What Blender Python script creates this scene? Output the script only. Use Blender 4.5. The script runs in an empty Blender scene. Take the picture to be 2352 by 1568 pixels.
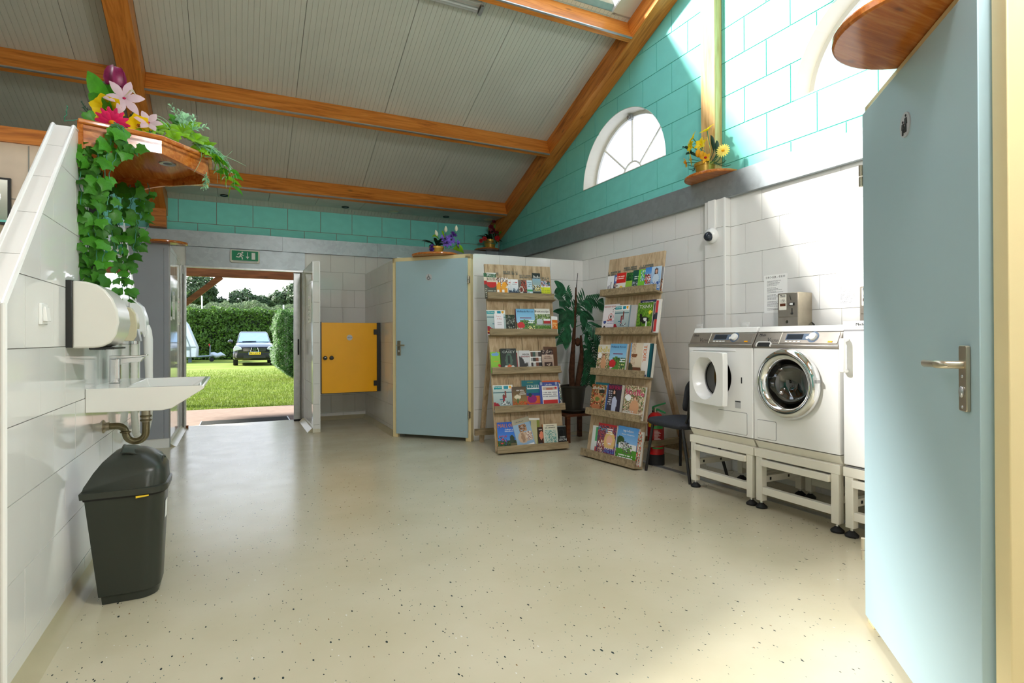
import bpy, bmesh, math, random
from mathutils import Vector, Matrix, noise
random.seed(7)
PI = math.pi
SC = bpy.context.scene
COL = SC.collection
R = math.radians
# ------------------------------------------------------------------ camera, sky, sun, exposure
FPX, YAW, PITCH, ROLL, CY, EYE = 1293.577, R(25.98434), R(.23574), R(-.20534), 772.066, 1.147
_f = Vector((math.sin(YAW)*math.cos(PITCH), math.cos(YAW)*math.cos(PITCH), math.sin(PITCH)))
_r = Vector((math.cos(YAW), -math.sin(YAW), 0)); _u = _r.cross(_f)
_r, _u = _r*math.cos(ROLL)+_u*math.sin(ROLL), -_r*math.sin(ROLL)+_u*math.cos(ROLL)
cam = bpy.data.cameras.new('camera'); camo = bpy.data.objects.new('camera', cam); COL.objects.link(camo)
camo.matrix_world = Matrix(((_r.x, _u.x, -_f.x, 0), (_r.y, _u.y, -_f.y, 0), (_r.z, _u.z, -_f.z, EYE), (0, 0, 0, 1)))
cam.sensor_width = 36; cam.lens = 36*FPX/2352; cam.shift_y = -(784-CY)/2352; cam.clip_start = .05; cam.clip_end = 500
SC.camera = camo
SC.view_settings.view_transform = 'Standard'; SC.view_settings.look = 'None'
SC.view_settings.gamma = 1; SC.view_settings.use_curve_mapping = False
SC.view_settings.exposure = 1.32
cy = SC.cycles
cy.use_denoising = True; cy.max_bounces = 9; cy.diffuse_bounces = 5; cy.glossy_bounces = 4
cy.transmission_bounces = 5; cy.transparent_max_bounces = 12; cy.sample_clamp_indirect = 6; cy.caustics_reflective = False; cy.caustics_refractive = False
world = bpy.data.worlds.new('sky'); SC.world = world; world.use_nodes = True
wn = world.node_tree; wn.nodes.clear()
def _wn(t): return wn.nodes.new(t)
tc = _wn('ShaderNodeTexCoord'); sx = _wn('ShaderNodeSeparateXYZ'); rp = _wn('ShaderNodeValToRGB'); bg = _wn('ShaderNodeBackground'); wo = _wn('ShaderNodeOutputWorld')
rp.color_ramp.elements[0].position = 0; rp.color_ramp.elements[0].color = (.93, .93, .95, 1)
rp.color_ramp.elements[1].position = .6; rp.color_ramp.elements[1].color = (.62, .78, 1.0, 1)
wn.links.new(tc.outputs['Generated'], sx.inputs[0]); wn.links.new(sx.outputs['Z'], rp.inputs[0]); wn.links.new(rp.outputs[0], bg.inputs[0]); wn.links.new(bg.outputs[0], wo.inputs[0])
bg.inputs[1].default_value = 1.0
SUN_DIR = Vector((1, -.45, -.68)).normalized()
sun = bpy.data.lights.new('sun', 'SUN'); sun.energy = 8.5; sun.angle = R(5); sun.color = (1, .96, .90)
suno = bpy.data.objects.new('sun', sun); COL.objects.link(suno); suno.location = (-8, 8, 12)
suno.rotation_euler = SUN_DIR.to_track_quat('-Z', 'Y').to_euler()
def area_light(name, loc, size, power, rot=(0, 0, 0), color=(1, 1, 1)):
    l = bpy.data.lights.new(name, 'AREA'); l.shape = 'RECTANGLE'; l.size, l.size_y = size; l.energy = power; l.color = color
    o = bpy.data.objects.new(name, l); COL.objects.link(o); o.location = loc; o.rotation_euler = rot; return o
#LIGHTS#
# ------------------------------------------------------------------ materials
def _new(name):
    m = bpy.data.materials.new(name); m.use_nodes = True; nt = m.node_tree
    return m, nt, nt.nodes['Principled BSDF'], (lambda t: nt.nodes.new(t)), nt.links.new
def setp(b, color=None, rough=.5, metal=0, spec=.5, coat=0):
    if color: b.inputs['Base Color'].default_value = (*color, 1)
    b.inputs['Roughness'].default_value = rough; b.inputs['Metallic'].default_value = metal
    b.inputs['Specular IOR Level'].default_value = spec
    if coat: b.inputs['Coat Weight'].default_value = coat; b.inputs['Coat Roughness'].default_value = .05
def srgb(r, g, b):
    return tuple(((c/255)/12.92 if c/255 <= .04045 else ((c/255+.055)/1.055)**2.4) for c in (r, g, b))
def plain(name, color, rough=.5, metal=0, spec=.5, var=.06, scale=6, bump=0, coat=0, bscale=None):
    m, nt, b, N, L = _new(name); setp(b, color, rough, metal, spec, coat)
    t = N('ShaderNodeTexCoord'); n = N('ShaderNodeTexNoise'); n.inputs['Scale'].default_value = scale; n.inputs['Detail'].default_value = 4
    L(t.outputs['Object'], n.inputs['Vector'])
    r = N('ShaderNodeValToRGB'); r.color_ramp.elements[0].position = .3; r.color_ramp.elements[1].position = .7
    r.color_ramp.elements[0].color = (*[c*(1-var) for c in color], 1); r.color_ramp.elements[1].color = (*[min(1, c*(1+var)) for c in color], 1)
    L(n.outputs['Fac'], r.inputs[0]); L(r.outputs[0], b.inputs['Base Color'])
    if bump:
        n2 = N('ShaderNodeTexNoise'); n2.inputs['Scale'].default_value = bscale or scale*12; n2.inputs['Detail'].default_value = 3
        L(t.outputs['Object'], n2.inputs['Vector'])
        bp = N('ShaderNodeBump'); bp.inputs['Strength'].default_value = bump; bp.inputs['Distance'].default_value = .002
        L(n2.outputs['Fac'], bp.inputs['Height']); L(bp.outputs[0], b.inputs['Normal'])
    return m
def wood(name, dark, mid, light, axis=0, tilt=(0, 0, 0), rough=.35, knots=.5, scale=1.0, knotcol=(.06, .025, .01)):
    m, nt, b, N, L = _new(name); setp(b, mid, rough, 0, .4)
    t = N('ShaderNodeTexCoord'); mp0 = N('ShaderNodeMapping'); mp0.inputs['Rotation'].default_value = tilt
    L(t.outputs['Object'], mp0.inputs[0])
    mp = N('ShaderNodeMapping'); s = [14*scale]*3; s[axis] = 1.1*scale; mp.inputs['Scale'].default_value = s
    L(mp0.outputs[0], mp.inputs[0])
    n = N('ShaderNodeTexNoise'); n.inputs['Scale'].default_value = 1.6; n.inputs['Detail'].default_value = 7; n.inputs['Roughness'].default_value = .62; n.inputs['Distortion'].default_value = .9
    L(mp.outputs[0], n.inputs['Vector'])
    r = N('ShaderNodeValToRGB'); e = r.color_ramp.elements; e[0].position = .3; e[0].color = (*dark, 1); e[1].position = .72; e[1].color = (*light, 1)
    x = e.new(.5); x.color = (*mid, 1)
    L(n.outputs['Fac'], r.inputs[0])
    mk = N('ShaderNodeMapping'); sk = [5.2*scale]*3; sk[axis] = 2.1*scale; mk.inputs['Scale'].default_value = sk; L(mp0.outputs[0], mk.inputs[0])
    v = N('ShaderNodeTexVoronoi'); v.inputs['Scale'].default_value = 1.3; L(mk.outputs[0], v.inputs['Vector'])
    kr = N('ShaderNodeValToRGB'); kr.color_ramp.elements[0].position = .045; kr.color_ramp.elements[0].color = (knots, knots, knots, 1); kr.color_ramp.elements[1].position = .13; kr.color_ramp.elements[1].color = (0, 0, 0, 1)
    L(v.outputs['Distance'], kr.inputs[0])
    mx = N('ShaderNodeMixRGB'); mx.inputs[2].default_value = (*knotcol, 1); L(kr.outputs[0], mx.inputs[0]); L(r.outputs[0], mx.inputs[1]); L(mx.outputs[0], b.inputs['Base Color'])
    bp = N('ShaderNodeBump'); bp.inputs['Strength'].default_value = .15; bp.inputs['Distance'].default_value = .002; L(n.outputs['Fac'], bp.inputs['Height']); L(bp.outputs[0], b.inputs['Normal'])
    return m
def floor_mat():
    m, nt, b, N, L = _new('floor_vinyl'); base = srgb(203, 194, 168); setp(b, base, .22, 0, .5)
    t = N('ShaderNodeTexCoord')
    n = N('ShaderNodeTexNoise'); n.inputs['Scale'].default_value = 1.7; n.inputs['Detail'].default_value = 6; L(t.outputs['Object'], n.inputs['Vector'])
    r = N('ShaderNodeValToRGB'); r.color_ramp.elements[0].position = .32; r.color_ramp.elements[0].color = (*srgb(196, 187, 160), 1); r.color_ramp.elements[1].position = .7; r.color_ramp.elements[1].color = (*srgb(208, 200, 176), 1)
    L(n.outputs['Fac'], r.inputs[0]); cur = r.outputs[0]
    for sc, thr, rad, colr, rot in ((26, .42, .17, (.03, .045, .045), .5), (44, .30, .19, (.05, .06, .06), -.8), (60, .22, .2, (.20, .24, .22), 1.1), (30, .10, .16, (.75, .74, .7), .2), (34, .07, .16, (.24, .13, .05), 2.0)):
        mp = N('ShaderNodeMapping'); mp.inputs['Scale'].default_value = (sc*1.5, sc*.75, 0); mp.inputs['Rotation'].default_value = (0, 0, rot); L(t.outputs['Object'], mp.inputs[0])
        v = N('ShaderNodeTexVoronoi'); v.inputs['Scale'].default_value = 1; v.inputs['Randomness'].default_value = 1; L(mp.outputs[0], v.inputs['Vector'])
        ss = N('ShaderNodeSeparateColor'); L(v.outputs['Color'], ss.inputs[0])
        a = N('ShaderNodeMath'); a.operation = 'LESS_THAN'; a.inputs[1].default_value = thr; L(ss.outputs[0], a.inputs[0])
        w = N('ShaderNodeMath'); w.operation = 'MULTIPLY'; w.inputs[1].default_value = rad; L(ss.outputs[1], w.inputs[0])
        d = N('ShaderNodeMath'); d.operation = 'LESS_THAN'; L(v.outputs['Distance'], d.inputs[0]); L(w.outputs[0], d.inputs[1])
        k = N('ShaderNodeMath'); k.operation = 'MULTIPLY'; L(a.outputs[0], k.inputs[0]); L(d.outputs[0], k.inputs[1])
        mx = N('ShaderNodeMixRGB'); mx.inputs[2].default_value = (*colr, 1); L(k.outputs[0], mx.inputs[0]); L(cur, mx.inputs[1]); cur = mx.outputs[0]
    L(cur, b.inputs['Base Color'])
    n2 = N('ShaderNodeTexNoise'); n2.inputs['Scale'].default_value = 5; n2.inputs['Detail'].default_value = 5; L(t.outputs['Object'], n2.inputs['Vector'])
    mr = N('ShaderNodeMapRange'); mr.inputs['To Min'].default_value = .16; mr.inputs['To Max'].default_value = .30; L(n2.outputs['Fac'], mr.inputs['Value']); L(mr.outputs[0], b.inputs['Roughness'])
    bp = N('ShaderNodeBump'); bp.inputs['Strength'].default_value = .06; bp.inputs['Distance'].default_value = .01; n3 = N('ShaderNodeTexNoise'); n3.inputs['Scale'].default_value = 9; L(t.outputs['Object'], n3.inputs['Vector'])
    L(n3.outputs['Fac'], bp.inputs['Height']); L(bp.outputs[0], b.inputs['Normal'])
    return m
def translucent(name, color, tr=.5, ribs=None):
    m = bpy.data.materials.new(name); m.use_nodes = True; nt = m.node_tree; nt.nodes.clear(); N = nt.nodes.new; L = nt.links.new
    o = N('ShaderNodeOutputMaterial'); a = N('ShaderNodeBsdfTransparent'); a.inputs[0].default_value = (*color, 1)
    b = N('ShaderNodeBsdfTranslucent'); b.inputs[0].default_value = (*color, 1); x = N('ShaderNodeMixShader'); x.inputs[0].default_value = 1-tr
    g = N('ShaderNodeBsdfGlossy'); g.inputs['Roughness'].default_value = .2; y = N('ShaderNodeMixShader'); y.inputs[0].default_value = .05
    L(a.outputs[0], x.inputs[1]); L(b.outputs[0], x.inputs[2]); L(x.outputs[0], y.inputs[1]); L(g.outputs[0], y.inputs[2]); L(y.outputs[0], o.inputs[0])
    if ribs:
        t = N('ShaderNodeTexCoord'); w = N('ShaderNodeTexWave'); w.bands_direction = ribs[0]; w.inputs['Scale'].default_value = ribs[1]; L(t.outputs['Object'], w.inputs['Vector'])
        r = N('ShaderNodeValToRGB'); r.color_ramp.elements[0].color = (color[0]*.72, color[1]*.74, color[2]*.8, 1); r.color_ramp.elements[1].color = (*color, 1); r.color_ramp.elements[0].position = .15; r.color_ramp.elements[1].position = .5
        L(w.outputs[0], r.inputs[0]); L(r.outputs[0], a.inputs[0]); L(r.outputs[0], b.inputs[0])
    return m
def glass(name, color=(1, 1, 1), tr=.85, rough=.02):
    m = bpy.data.materials.new(name); m.use_nodes = True; nt = m.node_tree; nt.nodes.clear(); N = nt.nodes.new; L = nt.links.new
    o = N('ShaderNodeOutputMaterial'); a = N('ShaderNodeBsdfTransparent'); a.inputs[0].default_value = (*color, 1)
    g = N('ShaderNodeBsdfGlossy'); g.inputs['Roughness'].default_value = rough
    f = N('ShaderNodeFresnel'); f.inputs[0].default_value = 1.5; mx = N('ShaderNodeMath'); mx.operation = 'MAXIMUM'; mx.inputs[1].default_value = 1-tr; L(f.outputs[0], mx.inputs[0])
    x = N('ShaderNodeMixShader'); L(mx.outputs[0], x.inputs[0]); L(a.outputs[0], x.inputs[1]); L(g.outputs[0], x.inputs[2]); L(x.outputs[0], o.inputs[0])
    return m
def vcol(name, rough=.35, spec=.5, trans=0):
    m, nt, b, N, L = _new(name); setp(b, (1, 1, 1), rough, 0, spec)
    v = N('ShaderNodeVertexColor'); v.layer_name = 'Col'; L(v.outputs[0], b.inputs['Base Color'])
    if trans:
        o = nt.nodes['Material Output']; t = N('ShaderNodeBsdfTranslucent'); L(v.outputs[0], t.inputs[0]); x = N('ShaderNodeMixShader'); x.inputs[0].default_value = trans
        L(b.outputs[0], x.inputs[1]); L(t.outputs[0], x.inputs[2]); L(x.outputs[0], o.inputs[0])
    return m
def leafm(name, color, trans=.35, var=.25, rough=.45, scale=30, rand=.3):
    m, nt, b, N, L = _new(name); setp(b, color, rough, 0, .35)
    t = N('ShaderNodeTexCoord'); n = N('ShaderNodeTexNoise'); n.inputs['Scale'].default_value = scale; n.inputs['Detail'].default_value = 3; L(t.outputs['Object'], n.inputs['Vector'])
    r = N('ShaderNodeValToRGB'); r.color_ramp.elements[0].position = .3; r.color_ramp.elements[1].position = .7
    r.color_ramp.elements[0].color = (*[c*(1-var) for c in color], 1); r.color_ramp.elements[1].color = (*[min(1, c*(1+var)) for c in color], 1); L(n.outputs['Fac'], r.inputs[0])
    oi = N('ShaderNodeObjectInfo'); g = N('ShaderNodeNewGeometry'); ad = N('ShaderNodeMath'); ad.operation = 'ADD'; L(oi.outputs['Random'], ad.inputs[0]); L(g.outputs['Random Per Island'], ad.inputs[1])
    fr = N('ShaderNodeMath'); fr.operation = 'FRACT'; L(ad.outputs[0], fr.inputs[0])
    mr = N('ShaderNodeMapRange'); mr.inputs['To Min'].default_value = 1-rand; mr.inputs['To Max'].default_value = 1+rand; L(fr.outputs[0], mr.inputs['Value'])
    h = N('ShaderNodeHueSaturation'); L(mr.outputs[0], h.inputs['Value']); L(r.outputs[0], h.inputs['Color'])
    L(h.outputs[0], b.inputs['Base Color'])
    o = nt.nodes['Material Output']; tr = N('ShaderNodeBsdfTranslucent'); L(h.outputs[0], tr.inputs[0]); x = N('ShaderNodeMixShader'); x.inputs[0].default_value = trans
    L(b.outputs[0], x.inputs[1]); L(tr.outputs[0], x.inputs[2]); L(x.outputs[0], o.inputs[0])
    return m
def zinc(name, color, rough=.38, metal=.55):
    m, nt, b, N, L = _new(name); setp(b, color, rough, metal, .5)
    t = N('ShaderNodeTexCoord'); v = N('ShaderNodeTexVoronoi'); v.inputs['Scale'].default_value = 22; L(t.outputs['Object'], v.inputs['Vector'])
    n = N('ShaderNodeTexNoise'); n.inputs['Scale'].default_value = 3; n.inputs['Detail'].default_value = 6; L(t.outputs['Object'], n.inputs['Vector'])
    ss = N('ShaderNodeSeparateColor'); L(v.outputs['Color'], ss.inputs[0]); ad = N('ShaderNodeMath'); ad.operation = 'MULTIPLY_ADD'; ad.inputs[1].default_value = .3; L(ss.outputs[0], ad.inputs[0]); L(n.outputs['Fac'], ad.inputs[2])
    r = N('ShaderNodeValToRGB'); r.color_ramp.elements[0].position = .35; r.color_ramp.elements[1].position = .95
    r.color_ramp.elements[0].color = (*[c*.86 for c in color], 1); r.color_ramp.elements[1].color = (*[min(1, c*1.12) for c in color], 1); L(ad.outputs[0], r.inputs[0]); L(r.outputs[0], b.inputs['Base Color'])
    return m
M = {}
M['tile'] = plain('white_glazed_tile', srgb(232, 231, 228), .06, 0, .5, .015, 1.5)
M['grout'] = plain('grey_grout', srgb(150, 147, 140), .8, 0, .2)
M['beige_tile'] = plain('beige_tile', srgb(212, 190, 160), .12, 0, .5, .03)
M['pink'] = plain('cream_wall', srgb(226, 204, 182), .5, 0, .3)
M['mint'] = plain('mint_paint', srgb(126, 214, 203), .5, 0, .3, .04, 3, .12, bscale=90)
M['mint_joint'] = plain('mint_joint', srgb(100, 192, 178), .7, 0, .2)
M['zinc'] = zinc('galvanised_zinc', srgb(158, 166, 170))
M['alu'] = plain('brushed_aluminium', srgb(176, 178, 178), .32, .7, .5, .08, 20)
M['floor'] = floor_mat()
M['coving'] = plain('floor_coving', srgb(186, 177, 146), .3)
M['ceil'] = plain('ceiling_sheet', srgb(196, 194, 182), .5, 0, .3, .04, 2)
M['soffit'] = plain('soffit_board', srgb(196, 194, 184), .5)
PD, PM, PL = srgb(156, 84, 24), srgb(204, 122, 46), srgb(222, 146, 68)
M['pine_x'] = wood('pine_beam_x', PD, PM, PL, 0)
M['pine_r'] = wood('pine_rafter', PD, PM, PL, 1, (R(22.2), 0, 0))
M['pine_z'] = wood('pine_post', srgb(190, 140, 80), srgb(222, 180, 120), srgb(236, 204, 150), 2)
M['gloss_pine'] = wood('varnished_pine', srgb(150, 76, 24), srgb(186, 106, 42), srgb(212, 140, 70), 1, rough=.16, knots=.6, scale=1.6)
M['gloss_pine_x'] = wood('varnished_pine_x', srgb(150, 76, 24), srgb(186, 106, 42), srgb(212, 140, 70), 0, rough=.16, knots=.6, scale=1.6)
M['dark_beam'] = wood('stained_beam', srgb(96, 50, 24), srgb(124, 68, 34), srgb(150, 86, 46), 0, rough=.6)
M['pallet'] = wood('pallet_board', srgb(150, 126, 96), srgb(186, 162, 130), srgb(208, 186, 156), 2, rough=.7, knots=.35, scale=1.3, knotcol=(.1, .05, .025))
M['pallet_x'] = wood('pallet_lip', srgb(112, 98, 74), srgb(146, 128, 98), srgb(172, 152, 120), 0, rough=.75, knots=.5, scale=1.3, knotcol=(.05, .035, .02))
M['stool'] = wood('brown_stool', srgb(60, 30, 14), srgb(86, 44, 22), srgb(110, 60, 32), 0, rough=.4)
M['blue_door'] = plain('pale_blue_laminate', srgb(168, 194, 202), .45, 0, .4, .015, 2)
M['cream'] = plain('cream_paint', srgb(232, 214, 164), .4, 0, .4, .02)
M['steel'] = plain('satin_steel', srgb(186, 176, 156), .28, .85, .5, .05, 30)
M['chrome'] = plain('chrome', (.82, .83, .84), .06, 1, .5, .01)
M['inox'] = plain('stainless_panel', srgb(168, 160, 150), .35, .75, .5, .08, 14)
M['mirror'] = plain('mirror_glass', (.92, .94, .94), .01, 1, .5, .0)
M['white'] = plain('white_enamel', srgb(240, 240, 238), .22, 0, .5, .01)
M['offwhite'] = plain('off_white_plastic', srgb(222, 220, 212), .22, 0, .5, .01)
M['beigew'] = plain('warm_white_metal', srgb(232, 228, 214), .35, 0, .5, .015)
M['soapb'] = plain('beige_plastic', srgb(214, 204, 170), .3)
M['ceramic'] = plain('white_ceramic', srgb(236, 234, 228), .07, 0, .5, .01)
M['trap'] = plain('tarnished_brass', srgb(128, 118, 92), .3, .85, .5, .25, 18)
M['bin'] = plain('dark_green_plastic', srgb(48, 52, 46), .33, 0, .4, .05, 4)
M['bin_in'] = plain('grey_green_flap', srgb(62, 72, 68), .3, 0, .4, .04, 4)
M['black'] = plain('black_plastic', srgb(28, 28, 28), .4)
M['rubber'] = plain('black_rubber', srgb(22, 22, 22), .7)
M['dark'] = plain('charcoal_fabric', srgb(58, 60, 66), .9, 0, .15, .12, 60, .3)
M['grey'] = plain('grey_laminate', srgb(160, 164, 172), .45, 0, .4, .02)
M['yellow'] = plain('yellow_laminate', srgb(246, 176, 0), .35, 0, .4, .02)
M['green_sign'] = plain('exit_green', srgb(10, 140, 96), .4, 0, .3, .03)
M['paper'] = plain('white_paper', srgb(244, 244, 242), .7, 0, .2, .01)
M['page'] = plain('page_edges', srgb(222, 218, 208), .8, 0, .2, .05, 60)
M['ink'] = plain('black_ink', srgb(36, 36, 38), .6)
M['inkg'] = plain('grey_ink', srgb(130, 130, 132), .6)
M['signgrey'] = plain('sign_grey', srgb(186, 188, 192), .4)
M['stripe'] = plain('stencil_metal', srgb(120, 122, 112), .6, .2)
M['red'] = plain('extinguisher_red', srgb(190, 26, 30), .25)
M['greenp'] = plain('green_plastic', srgb(36, 130, 74), .4)
M['yellowp'] = plain('yellow_print', srgb(236, 196, 40), .4)
M['orange'] = plain('orange_button', srgb(246, 170, 20), .3)
M['screen'] = plain('dark_display', srgb(44, 50, 60), .1)
M['bluegrey'] = plain('blue_grey_panel', srgb(100, 116, 138), .25)
M['dark_glass'] = plain('dark_door_glass', (.012, .014, .010), .04, 0, .6, .1)
M['drum'] = plain('drum_steel', srgb(120, 116, 112), .25, .9, .5, .2, 40)
M['glass'] = glass('clear_glass')
M['poly'] = translucent('polycarbonate_pane', (.97, .98, .99), .74)
M['polym'] = translucent('milky_polycarbonate_pane', (.96, .97, 1.0), .34)
M['polyw'] = translucent('ribbed_window_pane', (.97, .98, 1.0), .5, ('Z', 22))
M['pot_gold'] = plain('gold_pot', srgb(180, 140, 50), .35, .4, .5, .08)
M['pot_dark'] = plain('dark_pot', srgb(46, 42, 34), .4, 0, .4, .1)
M['trunk'] = plain('palm_trunk', srgb(70, 44, 28), .9, 0, .2, .35, 30, .6)
M['palm'] = leafm('palm_leaf', srgb(34, 92, 58), .2, .3, .4, 20, .35)
M['ivy'] = leafm('ivy_leaf', srgb(66, 132, 34), .3, .4, .4, 38, .45)
M['stem'] = plain('green_stem', srgb(60, 130, 100), .5)
M['lime'] = leafm('lime_leaf', srgb(140, 200, 30), .4, .2, .45, 30, .25)
M['leaf'] = leafm('green_leaf', srgb(80, 160, 40), .35, .25, .4, 25, .2)
M['spruce'] = leafm('spruce_needle', srgb(48, 88, 62), .1, .3, .5, 40, .4)
M['pale'] = leafm('pale_spray', srgb(170, 220, 180), .3, .2, .5, 30, .3)
M['tulip'] = leafm('tulip_petal', srgb(140, 30, 84), .25, .3, .35, 30, .12)
M['lily'] = leafm('pink_lily_petal', srgb(232, 206, 220), .35, .06, .45, 20, .06)
M['yel'] = leafm('yellow_petal', srgb(250, 214, 20), .35, .1, .45, 20, .1)
M['yelp'] = leafm('pale_yellow_petal', srgb(250, 226, 110), .35, .08, .45, 20, .08)
M['yelo'] = leafm('orange_yellow_petal', srgb(246, 178, 30), .3, .1, .45, 20, .08)
M['pinkf'] = leafm('pink_petal', srgb(232, 40, 110), .3, .12, .45, 20, .15)
M['purple'] = leafm('violet_petal', srgb(128, 96, 206), .25, .2, .5, 25, .2)
M['purpd'] = leafm('dark_violet_petal', srgb(70, 30, 120), .2, .2, .5, 25, .2)
M['redf'] = leafm('red_petal', srgb(196, 20, 26), .2, .15, .5, 25, .2)
M['redd'] = leafm('dark_red_petal', srgb(112, 20, 40), .2, .2, .5, 25, .2)
M['cream_bud'] = leafm('cream_bud', srgb(236, 232, 208), .2, .05, .5, 20, .05)
M['darkleaf'] = leafm('dark_leaf', srgb(30, 62, 44), .15, .25, .45, 25, .25)
M['print'] = vcol('colour_print', .3)
M['carp'] = plain('black_car_paint', srgb(30, 32, 44), .12, .3, .5, .05, coat=1)
M['carg'] = plain('car_glass', srgb(120, 150, 180), .05, .2, .6, .1)
M['caravan'] = plain('caravan_white', srgb(230, 234, 240), .3)
M['tyre'] = plain('tyre', srgb(24, 24, 26), .85)
M['lamp'] = plain('headlamp', srgb(220, 226, 232), .1, .4)
M['hedge'] = leafm('hedge_leaf', srgb(70, 104, 26), .42, .3, .5, 3, .45)
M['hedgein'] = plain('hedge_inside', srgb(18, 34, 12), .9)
M['conifer'] = leafm('conifer_leaf', srgb(56, 92, 26), .3, .3, .55, 4, .5)
M['willow'] = leafm('willow_leaf', srgb(104, 122, 84), .4, .15, .55, 2, .3)
M['tree'] = leafm('tree_leaf', srgb(66, 88, 54), .35, .2, .55, 2, .35)
M['grass'] = leafm('grass_blade', srgb(104, 122, 40), .3, .2, .6, 2, .3)
M['pave'] = plain('pink_paving', srgb(128, 110, 98), .9, 0, .2, .12, 9, .3)
M['mat'] = plain('coir_mat', srgb(62, 62, 58), .95, 0, .1, .35, 90, .6)
M['galv'] = plain('galvanised_tube', srgb(130, 140, 150), .4, .6)
M['canvas'] = plain('grey_cover', srgb(176, 182, 192), .7)
def grass_ground():
    m, nt, b, N, L = _new('lawn_ground'); setp(b, (.1, .2, .03), .9, 0, .2); t = N('ShaderNodeTexCoord')
    mp = N('ShaderNodeMapping'); mp.inputs['Scale'].default_value = (.35, 1, 1); L(t.outputs['Object'], mp.inputs[0])
    n = N('ShaderNodeTexNoise'); n.inputs['Scale'].default_value = 1.2; n.inputs['Detail'].default_value = 9; n.inputs['Roughness'].default_value = .75; L(mp.outputs[0], n.inputs['Vector'])
    r = N('ShaderNodeValToRGB'); e = r.color_ramp.elements; e[0].position = .3; e[0].color = (*srgb(78, 96, 30), 1); e[1].position = .72; e[1].color = (*srgb(130, 120, 72), 1); x = e.new(.5); x.color = (*srgb(102, 118, 40), 1)
    L(n.outputs['Fac'], r.inputs[0]); L(r.outputs[0], b.inputs['Base Color']); return m
M['lawn'] = grass_ground()
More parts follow.
